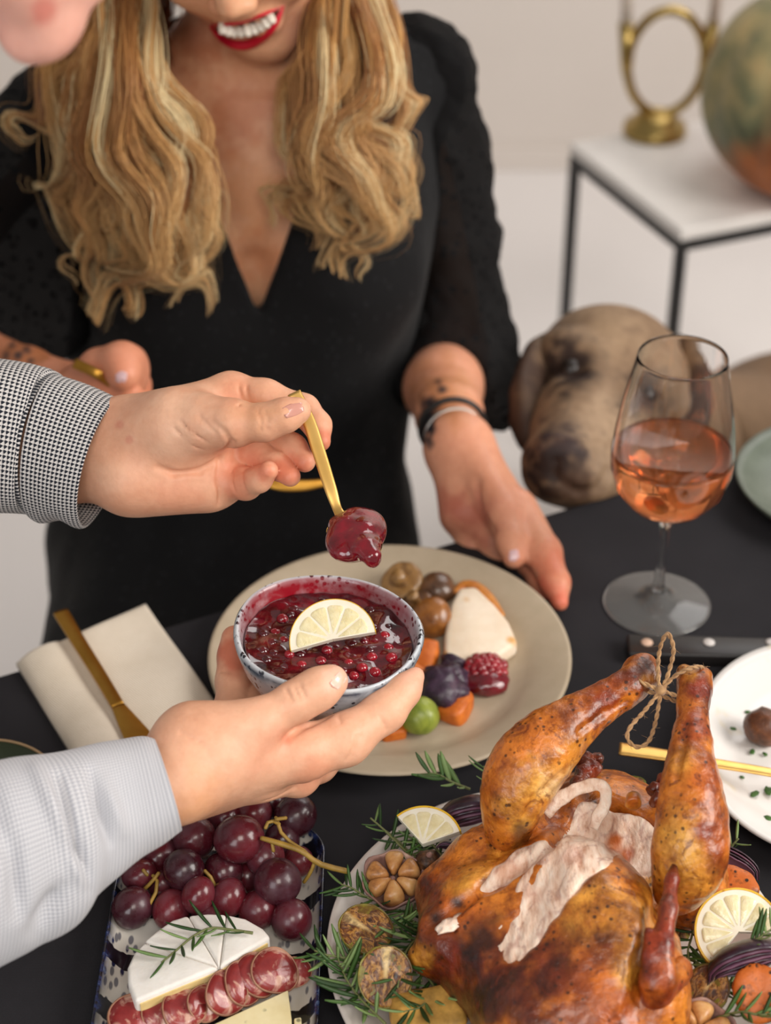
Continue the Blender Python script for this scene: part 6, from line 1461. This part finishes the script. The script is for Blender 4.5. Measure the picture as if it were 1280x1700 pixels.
# right hand (left side of the picture) holding gold cutlery
ra = Field(*bounds([W(-80, 540, 1.60), W(-80, 640, 1.48), W(260, 560, 1.42), W(260, 690, 1.56)], .02), .0019)
fpx(ra, [(-110, 575, 1.60, 42), (-40, 582, 1.575, 42), (45, 618, 1.53, 40), (110, 638, 1.505, 38)], .01)
epx(ra, 165, 648, 1.505, (70, 40, 60), .015)
tf = ra.like(); fpx(tf, [(130, 632, 1.485, 30), (165, 610, 1.463, 30), (202, 603, 1.452, 34), (206, 622, 1.444, 29)], .008); epx(tf, 222, 615, 1.468, (27, 42, 38), .008)
f2 = ra.like(); fpx(f2, [(110, 645, 1.480, 27), (170, 648, 1.462, 25), (215, 656, 1.452, 20), (234, 660, 1.448, 14)], .005)
f3 = ra.like(); fpx(f3, [(225, 640, 1.50, 28), (230, 665, 1.49, 22), (180, 672, 1.475, 20)], .005)
f2.merge(f3, .0015); ra.merge(f2, .003); ra.merge(tf, .003)
V3, F3 = ra.mesh(2)
C3 = paint(V3, S(224, 152, 120), [(205, 600, 40, S(232, 158, 128), .7), (30, 600, 70, S(184, 116, 74), .8), (190, 650, 60, S(228, 146, 112), .6)]); C3 = paint(V3, C3, [(20, 572, 9, INK, .7), (30, 590, 9, INK, .8), (45, 580, 9, INK, .7), (50, 600, 8, INK, .7), (10, 590, 9, INK, .6)])
# legs
lg = Field([-.42, .85, -.0], [.13, 1.65, .62], .008)
for s in (-1, 1):
    h0 = np.array([-.15+s*.075, 1.46, .545]); kn = np.array([-.15+s*.085, 1.08, .52]); an_ = np.array([-.15+s*.075, 1.12, .09])
    lg.cone(h0, kn, .07, .052, .03); lg.cone(kn, an_, .050, .030, .02); lg.cone(an_-[0, 0, .03], an_+[0, -.13, -.058], .030, .020, .02)
lg.cone((-.225, 1.47, .55), (-.075, 1.47, .55), .07, .07, .03)
V4, F4 = lg.mesh(1); C4 = np.tile(WS, (len(V4), 1))
VA, FA, CA = V1, F1, C1
for V, F, C in ((V2, F2, C2), (V3, F3, C3), (V4, F4, C4)): FA = np.concatenate([FA, F+len(VA)]); VA = np.concatenate([VA, V]); CA = np.concatenate([CA, C])
nv = len(VA); shl, elb = W(672, 140, 1.68), W(768, 590, 1.745)
VA, FA = bridge(VA, FA, W(760, 570, 1.79), (.0, 1.60, .98), [elb, (elb*2+shl)/3+[0, .01, 0], (elb+2*shl)/3+[0, .01, 0], shl-[0, 0, .02]], .026)
shr, elr = W(110, 205, 1.68), W(-190, 600, 1.66)
VA, FA = bridge(VA, FA, W(-130, 575, 1.60), (-.24, 1.60, .96), [elr, (elr*2+shr)/3, (elr+2*shr)/3, shr-[0, 0, .02]], .026)
VA, FA = bridge(VA, FA, (-.115, 1.53, .77), (-.15, 1.47, .61), [(-.12, 1.52, .72), (-.14, 1.49, .66)], .06)
CA = np.concatenate([CA, np.tile(WS, (len(VA)-nv, 1))])
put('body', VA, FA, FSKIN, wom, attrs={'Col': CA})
nail(la, (852, 919), (2, 13), 9.5, wom, FNAIL); nail(ra, (201, 626), (-3, 10), 10, wom, FNAIL); nail(ra, (231, 661), (9, 2), 6, wom, FNAIL)
# lips and teeth
k = NT('red_lipstick'); k.col(S(206, 18, 48)); k.set(rough=.35, spec=.5); LIPS = k.m
TEETH = simple('teeth', S(236, 224, 208), .25, sss=.1)
def onface(q, lift): 
    out = []
    for a, b in q:
        p = surf(hw, a, b, 1.3, 1.7); out.append(p-FWD*lift)
    return np.array(out)
mz = np.median([depth(surf(hw, a, b, 1.3, 1.7)) for a, b in ((380, 80), (410, 90), (440, 78))])
def lip(q, name):
    P, R = [], []
    for a, b, r in q:
        p = surf(hw, a, b, 1.3, 1.7); dd = depth(p); P.append(p); R.append(r*dd/FPX)
    P = catmull(np.column_stack([P, R]), 30); Q = P[:, :3]
    for _ in range(6): Q[1:-1] = (Q[:-2]+Q[2:])/2*.5+Q[1:-1]*.5
    V, F = chunk_tube(Q, P[:, 3], seg=12, up=FWD, flat=.7); put(name, V, F, LIPS, wom)
lip([(349, 44, 2.5), (364, 59, 7.5), (382, 70, 11), (404, 75, 12.5), (428, 68, 12), (449, 51, 10), (462, 30, 7), (470, 12, 2.5)], 'lower_lip')
lip([(349, 43, 2.2), (366, 41, 3), (384, 39, 4), (402, 36, 4), (414, 33, 3.5), (428, 27, 4), (446, 20, 4), (460, 13, 3), (470, 10, 2.2)], 'upper_lip')
tq = np.array([(369, 47), (379, 50.5), (389, 52.5), (400, 52.5), (411, 51), (422, 47.5), (432, 42.5), (441, 37), (450, 30)], float)
td = np.array([.5*(depth(surf(hw, a-3, b-20, 1.3, 1.7))+depth(surf(hw, a+2, b+26, 1.3, 1.7))) for a, b in tq]); td = np.polyval(np.polyfit(tq[:, 0], td, 2), tq[:, 0])
for i, (a, b) in enumerate(tq):
    V, F = ico(2); V = np.sign(V)*np.abs(V)**.6; s_ = mz/FPX; V = V*[6.6*s_, 10.5*s_, 5*s_]; Mt = np.stack([RGT, UPV, -FWD], 1)@rotz(.05+.40*i/8)
    put('tooth', xf(V, Mt, W(a, b, min(td[i]-.0015, depth(surf(hw, a, b, 1.3, 1.7))-.0010))), F, TEETH, wom)
for s in (-1, 1):
    V, F = blob(Lw(s*.031, .075, .004), (.0115, .0115, .0115)); e = put('eye', V, F, WHT, wom); V, F = blob(Lw(s*.031, .0836, .0010), (.0056, .0042, .0056)); put('iris', V, F, IRI, e); V, F = chunk_tube([Lw(s*.014, .0945, .031), Lw(s*.032, .0905, .037), Lw(s*.048, .079, .033)], [.0022, .0024, .0012], seg=8, n=14); put('eyebrow', V, F, simple('brow_hair', S(120, 84, 50), .6) if s < 0 else MATS['brow_hair'], wom)
# ---- dress
k = NT('black_dress_cloth'); dt_ = k.ramp(k.voro(95), [(.16, (1, 1, 1)), (.26, (0, 0, 0))]); k.col(k.mix(dt_, S(15, 15, 17), S(24, 24, 27))); k.set(rough=.8, spec=.2, sheen=.06); k.bump(k.math('ADD', dt_, k.math('MULTIPLY', k.noise(18, 3), 2.2)), .35, .0025); DRESS = k.m
k = NT('black_sheer_sleeve'); dt_ = k.ramp(k.voro(85), [(.22, (1, 1, 1)), (.32, (0, 0, 0))]); k.col(S(15, 14, 15)); k.set(rough=.85, spec=.15, alpha=k.math('ADD', k.math('MULTIPLY', dt_, .10), .90)); k.bump(k.math('MULTIPLY', k.noise(26, 3, dist=.8), 2.0), .5, .004); SHEER = k.m
dr = Field([-.46, 1.00, .40], [.14, 1.80, 1.12], .0046)
dr.ell((-.120, 1.540, .92), (.172, .112, .180), None, .04)
dr.cone(W(410, 195, 1.66), W(672, 145, 1.68), .062, .056, .04); dr.cone(W(410, 205, 1.66), W(128, 205, 1.67), .062, .056, .04)
for s in (-1, 1): dr.ell((-.115+s*.072, 1.462, .880), (.074, .060, .078), None, .05)
dr.ell((-.138, 1.520, .75), (.168, .112, .16), None, .06); dr.ell((-.152, 1.50, .58), (.176, .150, .15), None, .06)
for s in (-1, 1): dr.cone((-.15+s*.085, 1.46, .565), (-.15+s*.088, 1.09, .545), .092, .072, .04)
dr.cone((-.15, 1.40, .555), (-.15, 1.10, .53), .09, .07, .05)
P = np.meshgrid(*dr.ax, indexing='ij')
def pxplane(a, b):
    "plane through the camera and two pixels"
    n = np.cross(W(*a, 1)-CAMP, W(*b, 1)-CAMP); n = unit(n); return sum((P[i]-CAMP[i])*n[i] for i in range(3))
pl = pxplane((322, 262), (429, 520)); pr_ = pxplane((512, 300), (429, 520)); mid = W(420, 380, 1.5)-CAMP
def sgn(a, b): n = unit(np.cross(W(*a, 1)-CAMP, W(*b, 1)-CAMP)); return np.sign(mid@n)
wedge = np.maximum(np.maximum(-pl*sgn((322, 262), (429, 520)), -pr_*sgn((512, 300), (429, 520))), P[1]-1.56)
dr.comb(tuple(slice(0, m) for m in dr.n), wedge, .002, 'sub')
dr.cone(neck0, W(405, 235, 1.64), .052, .066, .01, 'sub')
V, F = dr.mesh(2); Nn = vnormals(V, F); fo = np.sin(V[:, 0]*95+2*np.sin(V[:, 2]*14))*.5*sstep(V[:, 2], .82, .70)
V = V+Nn*(.0032*fo+.003*vnoise(V, 16, 2, 5))[:, None]
put('dress', V, F, DRESS, wom)
sl = Field(*bounds([shl, elb, W(850, 690, 1.72), W(690, 560, 1.75), W(740, 30, 1.66), W(800, 330, 1.70)], .07), .0038)
fpx(sl, [(690, 120, 1.675, 84), (722, 260, 1.69, 84), (742, 400, 1.71, 80), (757, 500, 1.725, 76), (770, 590, 1.735, 74), (785, 640, 1.73, 64)], .02)
fpx(sl, [(720, 118, 1.675, 58), (690, 90, 1.675, 48)], .03)
epx(sl, 788, 640, 1.715, (58, 58, 60), .03); fpx(sl, [(770, 590, 1.72, 66), (722, 612, 1.72, 52), (690, 640, 1.70, 36)], .03); fpx(sl, [(800, 640, 1.70, 46), (826, 694, 1.67, 24)], .02)
sl.cone(W(738, 650, 1.69), W(756, 735, 1.53), .041, .048, .004, 'sub')
V, F = sl.mesh(2); Nn = vnormals(V, F); V = V+Nn*(.004*vnoise(V*[1, 1, .5], 34, 2, 8)+.0022*vnoise(V, 70, 2, 2))[:, None]
put('sleeve', V, F, SHEER, wom, label='sheer black dotted sleeve gathered at the cuff')
sl = Field(*bounds([shr, elr, W(20, 560, 1.58), W(60, 500, 1.66)], .11), .0045)
sl.cone(shr+[.02, 0, -.02], (shr+elr)/2, .085, .085, .03); sl.cone((shr+elr)/2, elr, .085, .070, .03); sl.cone(elr, W(-60, 568, 1.60), .070, .044, .02); sl.cone((shr+elr)/2+[.04, 0, -.02], W(60, 500, 1.66), .07, .06, .04)
V, F = sl.mesh(2); V = V+vnormals(V, F)*(.004*vnoise(V, 34, 2, 8))[:, None]; put('sleeve', V, F, SHEER, wom)
# ---- bracelets
wa_, wb_ = W(746, 690, 1.60), W(758, 735, 1.545); wd = unit(wb_-wa_); Mw_ = frame_from(wd, RGT)
def wring(t, r, tubr, name, mat, tilt=0.0):
    c = wa_+(wb_-wa_)*t; a = np.linspace(0, 2*pi, 49); M = Mw_@rotx(tilt)
    V, F = tube([c+M@np.array([r*cos(x), r*sin(x), 0]) for x in a], tubr, 8, cap=False); put(name, V, F, mat, wom); return c, M, r
SILV = simple('silver_metal', S(196, 190, 184), .3, metal=1.0); PBEAD = simple('pale_bead', S(206, 192, 176), .4); DBEAD = simple('dark_beads', S(34, 30, 28), .4)
c, M, r = wring(.45, .0280, .0028, 'dark_bracelet', DBEAD, .12); wring(.86, .0262, .0020, 'silver_bracelet', SILV, -.18)
for i in range(5):
    a = -.35-.22*i; V, F = blob(c+M@np.array([r*cos(a), r*sin(a), 0]), (.0042, .0042, .0042), None, 0, 2, 0, 2); put('pale_bead', V, F, PBEAD, wom)
# ---- gold cutlery in her right hand
fk = thing('gold_cutlery', 'gold cutlery piece held low in the hand of the woman, blurred', 'cutlery', W(330, 735, 1.455))
V, F = flatware([W(124, 603, 1.444), W(160, 620, 1.440), W(190, 640, 1.448), W(300, 716, 1.46)], [.0042, .004, .0038, .0034], [.0018]*4, up=tuple(-FWD)); put('handle', V, F, GOLD, fk)
V, F = flatware([W(300, 716, 1.46), W(400, 780, 1.458), W(455, 803, 1.455), W(500, 806, 1.455), W(541, 801, 1.455)], [.0034, .0045, .0048, .0046, .0030], [.0018, .0015, .0014, .0012, .001], up=tuple(-FWD)); put('head', V, F, GOLD, fk)
# ---- chair
CHW = simple('pale_chair', S(206, 196, 184), .6)
chr_ = thing('chair', 'pale stool under the woman in the black dress, hidden by the table', 'chair', (-.15, 1.52, 0))
V, F = box((-.33, 1.33, .405), (.03, 1.68, .432), .01); put('seat', V, F, CHW, chr_)
for x in (-.30, -.03):
    for y in (1.36, 1.62): put('leg', *box((x, y, 0), (x+.03, y+.03, .4045), .003), CHW, chr_)

# ---- hair: locks of many fine strands over a core
k = NT('blonde_hair'); hc = k.attr('Col'); k.col(hc); k.set(rough=.38, spec=.45, sheen=.1); HAIR = k.m
GUIDES = [  # (px,py,depth) ..., radius px
 ([(196, -40, 1.50), (160, 60, 1.495), (95, 130, 1.50), (45, 175, 1.51), (28, 205, 1.515), (60, 228, 1.52)], 24, 170),
 ([(205, -40, 1.50), (160, 80, 1.49), (120, 160, 1.50), (110, 240, 1.51), (135, 310, 1.52), (112, 380, 1.53), (130, 440, 1.535)], 32, 240),
 ([(215, -40, 1.50), (185, 90, 1.48), (150, 190, 1.49), (175, 290, 1.50), (170, 370, 1.515), (140, 430, 1.53), (175, 500, 1.535)], 40, 330),
 ([(190, -40, 1.49), (185, 100, 1.47), (195, 220, 1.475), (225, 320, 1.49), (215, 410, 1.505), (210, 470, 1.52), (155, 532, 1.53)], 44, 380),
 ([(200, -40, 1.49), (205, 120, 1.465), (225, 250, 1.475), (255, 350, 1.485), (250, 430, 1.505), (230, 480, 1.52), (205, 500, 1.53)], 42, 360),
 ([(212, -40, 1.49), (222, 110, 1.465), (255, 240, 1.475), (290, 340, 1.485), (292, 420, 1.505), (300, 475, 1.52), (352, 515, 1.53)], 40, 340),
 ([(222, -40, 1.50), (240, 120, 1.475), (285, 230, 1.485), (312, 320, 1.495), (318, 400, 1.51), (300, 450, 1.52), (318, 490, 1.53)], 32, 260),
 ([(228, -30, 1.53), (256, 120, 1.52), (306, 250, 1.51), (335, 340, 1.52), (350, 400, 1.53), (335, 440, 1.535)], 24, 170),
 ([(200, -40, 1.53), (150, 100, 1.55), (120, 220, 1.56), (150, 330, 1.565), (180, 440, 1.565)], 46, 220),
 ([(250, -20, 1.56), (255, 120, 1.56), (280, 250, 1.565), (300, 380, 1.56)], 50, 220),
 ([(170, 150, 1.475), (120, 230, 1.49), (165, 320, 1.49), (190, 390, 1.50), (120, 400, 1.52), (105, 430, 1.53), (140, 455, 1.535)], 16, 110),
 ([(545, -40, 1.50), (532, 90, 1.49), (498, 190, 1.50), (500, 280, 1.515), (470, 340, 1.53), (445, 372, 1.54)], 24, 190),
 ([(562, -40, 1.49), (548, 90, 1.475), (505, 200, 1.485), (525, 300, 1.505), (505, 360, 1.525), (520, 415, 1.535)], 34, 280),
 ([(560, -40, 1.49), (560, 100, 1.465), (535, 220, 1.475), (560, 310, 1.495), (540, 380, 1.515), (560, 430, 1.53)], 40, 340),
 ([(580, -40, 1.49), (592, 100, 1.465), (572, 210, 1.475), (600, 310, 1.49), (612, 390, 1.51), (576, 462, 1.53)], 42, 360),
 ([(600, -40, 1.50), (625, 90, 1.48), (605, 200, 1.485), (640, 290, 1.50), (640, 335, 1.515), (690, 350, 1.53)], 40, 330),
 ([(615, -40, 1.51), (652, 70, 1.50), (640, 160, 1.50), (662, 240, 1.51), (672, 310, 1.525), (655, 350, 1.535)], 28, 220),
 ([(575, -30, 1.53), (600, 100, 1.54), (575, 220, 1.55), (600, 330, 1.555), (600, 400, 1.55)], 46, 220),
 ([(520, 0, 1.56), (515, 120, 1.56), (500, 240, 1.57), (510, 340, 1.57)], 36, 170),
 ([(560, 110, 1.46), (600, 200, 1.465), (570, 280, 1.475), (595, 350, 1.495), (610, 420, 1.515), (585, 455, 1.525)], 15, 110)]
hr = np.random.default_rng(21); SV, SC, SF = [], [], []
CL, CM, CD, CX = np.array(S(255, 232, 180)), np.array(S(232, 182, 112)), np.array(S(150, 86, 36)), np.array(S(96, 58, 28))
NP_, base_n = 56, 0
core = []
for gi, (g, rad, ns) in enumerate(GUIDES):
    sd = -1 if g[0][0] < 400 else 1; fb_ = -.02 if g[0][2] > 1.515 else .02
    G = catmull([Lw(sd*.012, fb_+.02, .146), Lw(sd*.070, fb_+.012, .108), Lw(sd*.094, fb_, .035)]+[W(*p) for p in g], NP_); tg = np.gradient(G, axis=0); tg /= np.linalg.norm(tg, axis=1)[:, None]
    s1 = np.cross(tg, FWD); s1 /= np.linalg.norm(s1, axis=1)[:, None]; s2 = np.cross(tg, s1); t0_ = 3/(len(g)+2); t = np.clip((np.linspace(0, 1, NP_)-t0_)/(1-t0_), 0, 1); tr_ = np.linspace(0, 1, NP_)/t0_
    R_ = rad*1.5/FPX*(.80+.45*np.sin(pi*np.clip(t*1.05, 0, 1)))*(1-.52*sstep(t, .60, 1.0))*(.45+.55*sstep(tr_, 0, .9))
    wamp = .012*np.sin(t*13+gi*1.7)*sstep(t, -.1, .4)+.006*np.sin(t*24+gi)*sstep(t, .1, .6); G = G+s1*wamp[:, None]
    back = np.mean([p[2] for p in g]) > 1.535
    m_ = int(NP_*.84); core.append(tube(G[:m_]+FWD*.006, R_[:m_]*.40*(1-.6*sstep(t[:m_], .5, .84)), 8))
    ncl = max(3, ns//26)
    ca = hr.uniform(0, 2*pi, ncl); cr = np.sqrt(hr.uniform(0, 1, ncl)); tonec = hr.uniform(0, 1, ncl)
    for i in range(int(ns*1.35)):
        c_ = hr.integers(ncl); sub = hr.normal(size=2)*.13*(.6+1.0*hr.random()); a, r0 = ca[c_], cr[c_]
        a1, a2 = r0*cos(a), r0*sin(a)
        ph = hr.uniform(0, 6.3); cl = ca[c_]*3; wv = (.30*np.sin(t*12+cl)+.18*np.sin(t*21+cl*2)+.07*np.sin(t*37+ph))*(.15+1.1*t)
        fly = hr.normal()*.55*(hr.random() < .14)
        cvg = 1-.75*sstep(t, .45, .95); off1 = R_*(a1*1+sub[0]*cvg+wv+fly*t); off2 = R_*(a2*1+sub[1]*cvg+.6*wv*cos(cl))
        Q = G+s1*off1[:, None]+s2*off2[:, None]; end = NP_ if hr.random() < .35 else int(NP_*hr.uniform(.70, 1)); Q = Q[:end]; n = len(Q)
        if n < 6: continue
        w = (.00042 if not back else .0006)*hr.uniform(.75, 1.2); tt = np.linspace(0, 1, n); wr = w*(1-.85*sstep(tt, .60, 1))
        e1, e2 = s1[:n], s2[:n]; ring = np.stack([Q+e1*wr[:, None]*cos(b)+e2*wr[:, None]*sin(b) for b in (0, 2.094, 4.189)], 1)
        SV.append(ring.reshape(-1, 3)); idx = base_n+np.arange(n*3).reshape(n, 3); base_n += n*3
        for b in range(3): SF.append(np.stack([idx[:-1, b], idx[:-1, (b+1) % 3], idx[1:, (b+1) % 3], idx[1:, b]], 1))
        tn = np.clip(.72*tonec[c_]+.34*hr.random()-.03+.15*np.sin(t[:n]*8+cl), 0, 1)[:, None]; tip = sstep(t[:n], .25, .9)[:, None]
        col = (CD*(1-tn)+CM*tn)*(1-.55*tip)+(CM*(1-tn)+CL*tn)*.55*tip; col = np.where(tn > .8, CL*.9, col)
        if back: col = CX*(1-tn)+CD*tn*.9  # rear locks browner: shade behind the neck put into their colour
        SC.append(np.repeat(col, 3, 0))
SV, SC, SF = np.concatenate(SV), np.concatenate(SC), np.concatenate(SF)
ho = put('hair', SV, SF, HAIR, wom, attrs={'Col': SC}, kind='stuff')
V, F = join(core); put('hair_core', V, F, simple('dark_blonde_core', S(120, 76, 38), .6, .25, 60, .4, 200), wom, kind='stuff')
f = Field(Hw-.14, Hw+.16, .0042); f.ell(Lw(0, -.022, .045), (.092, .112, .105), Rw.T, .004); f.ell(Lw(0, -.055, -.04), (.080, .066, .11), Rw.T, .03); f.plane(Lw(0, .045, .03), Rw@np.array([0, .85, -.5]), .01)
V, F = f.mesh(2); V = V+vnormals(V, F)*(.003*vnoise(V, 60, 2, 3))[:, None]; put('hair_crown', V, F, MATS['dark_blonde_core'], wom)

# ================================================================== the dog resting its chin on the table edge
dog = thing('dog', 'grey brown short haired dog resting its chin on the table edge', 'dog', (.55, 1.85, 0))
k = NT('short_fur'); vc = k.attr('Col'); mp = k.n('ShaderNodeMapping'); mp.inputs['Scale'].default_value = (1, 1, .35); k.link(k.obj(), mp.inputs['Vector'])
k.col(k.mix(.6, vc, k.ramp(k.noise(120, 4, .6, vec=mp.outputs['Vector']), [(.3, (.74, .72, .70)), (.6, (1.08, 1.08, 1.08))]), 'MULTIPLY')); k.set(rough=.6, spec=.25); k.bump(k.noise(170, 3, vec=mp.outputs['Vector']), .3, .001); FUR = k.m
TAU, TAUL, TAUD, EARC = S(130, 104, 80), S(168, 141, 114), S(78, 57, 44), S(66, 48, 38)
dg = Field(*bounds([W(830, 640, 1.60), W(930, 820, 1.50), W(1020, 500, 1.72), W(1030, 850, 1.62), W(1210, 640, 1.80), W(1150, 850, 1.75), W(1000, 540, 1.92)], .03), .0026)
epx(dg, 1012, 612, 1.735, (112, 92, 110), .02); epx(dg, 1000, 575, 1.76, (90, 62, 90), .03)
fpx(dg, [(1005, 640, 1.70, 84), (972, 710, 1.635, 66), (945, 765, 1.580, 54)], .03)
fpx(dg, [(1000, 700, 1.66, 74), (985, 780, 1.60, 48), (975, 795, 1.575, 36)], .03)                      # right flew
fpx(dg, [(960, 700, 1.65, 66), (918, 775, 1.578, 36), (912, 788, 1.572, 26)], .03)                       # left flew
fpx(dg, [(1010, 720, 1.72, 70), (975, 805, 1.60, 32)], .03)                                              # lower jaw
fpx(dg, [(918, 622, 1.70, 40), (935, 585, 1.68, 34), (985, 600, 1.665, 28)], .02); fpx(dg, [(1040, 628, 1.675, 28), (1085, 628, 1.69, 34), (1110, 665, 1.72, 38)], .02)   # brows
epx(dg, 948, 612, 1.630, (22, 17, 18), .012, 'sub'); epx(dg, 1066, 652, 1.640, (20, 17, 18), .012, 'sub')
epx(dg, 925, 745, 1.552, (38, 27, 22), .012); epx(dg, 906, 755, 1.532, (7, 6, 10), .006, 'sub'); epx(dg, 944, 762, 1.530, (7, 6, 10), .006, 'sub')
sg(dg, [(925, 765), (922, 785), (915, 800)], .002, .004); sg(dg, [(930, 800), (960, 818), (995, 812), (1010, 780)], .0028, .006)
fpx(dg, [(1040, 650, 1.80, 110), (1110, 740, 1.90, 120)], .04)
hwv, hwf = dg.mesh(2)
Cd = paint(hwv, TAU, [(1000, 690, 60, TAUL, .8), (975, 730, 50, TAUL, .7), (1010, 545, 70, S(166, 138, 108), .6), (905, 600, 40, TAUD, .6), (1000, 790, 40, TAUL, .6), (948, 604, 54, S(48, 34, 28), 1.0), (1068, 648, 46, S(48, 34, 28), 1.0), (930, 748, 56, S(58, 42, 40), 1.0), (922, 776, 44, S(36, 26, 25), 1.0), (905, 792, 40, S(44, 32, 28), .9), (960, 805, 40, TAUD, .7), (960, 822, 40, TAUD, .6), (1110, 600, 60, TAUL, .4)])
# body, kept as one skin with the head
bd = Field([.20, 1.60, 0.0], [1.25, 2.10, .80], .009)
nk = np.array(W(1075, 720, 1.86)); ch_ = np.array([.50, 1.88, .40]); bd.cone(nk, ch_, .070, .115, .06); bd.cone(ch_, (1.02, 1.92, .42), .125, .100, .08); bd.ell((.52, 1.88, .38), (.13, .115, .15), None, .05)
for x, y in ((.50, 1.79), (.50, 1.93)): bd.chain([np.array(q) for q in ((x, y, .42), (x-.03, y, .22), (x-.02, y, .05), (x-.06, y, .022))], [.055, .034, .023, .024], .02)
for y in (1.83, 1.98): bd.chain([np.array(q) for q in ((1.00, y, .40), (.94, y, .27), (1.08, y, .16), (1.05, y, .04), (1.00, y, .022))], [.085, .055, .028, .022, .024], .02)
bd.chain([np.array(q) for q in ((1.08, 1.92, .47), (1.16, 1.92, .42), (1.20, 1.92, .32))], [.025, .018, .010], .02)
bv, bf = bd.mesh(2); nh = len(hwv)
V = np.concatenate([hwv, bv]); F = np.concatenate([hwf, bf+nh]); nv = len(V)
V, F = bridge(V, F, np.array(W(1110, 740, 2.02)), np.array(W(1090, 735, 1.72)), [np.array(W(1098, 735, 1.88))], .03)
C = np.concatenate([Cd, np.tile(TAU, (len(V)-nh, 1))*.9]); put('body', V, F, FUR, dog, attrs={'Col': C})
# ears
def ear(q, thick, col, spots, name='ear'):
    f = Field(*bounds([W(a, b, d) for a, b, d, r in q], .05), .0026); P, R = chain_px(q); n = 16; PR = catmull(np.column_stack([P, R]), n)
    f.chain(PR[:, :3], PR[:, 3], .006, flat=thick[0], ff=thick[1]); V, F = f.mesh(2); V = V+vnormals(V, F)*(.003*vnoise(V, 28, 2, 3))[:, None]
    put(name, V, F, FUR, dog, attrs={'Col': paint(V, col, spots)})
ear([(935, 555, 1.74, 18), (905, 600, 1.70, 46), (884, 655, 1.67, 56), (884, 700, 1.645, 46), (892, 735, 1.63, 20)], (unit([.75, -.6, .2]), .30), EARC, [(915, 575, 40, S(120, 96, 74), .7), (870, 660, 30, S(100, 78, 60), .5)])
ear([(1125, 575, 1.80, 20), (1142, 610, 1.79, 36), (1150, 655, 1.78, 42), (1150, 700, 1.77, 38), (1140, 735, 1.76, 20)], (unit([-.6, -.75, .2]), .34), EARC, [(1145, 590, 26, S(140, 112, 84), .7)])
EYED = simple('dog_eye', S(30, 22, 18), .35)
for a, b, d in ((948, 614, 1.651), (1066, 654, 1.658)): V, F = blob(W(a, b, d), (.0105, .0105, .0105)); put('eye', V, F, EYED, dog)
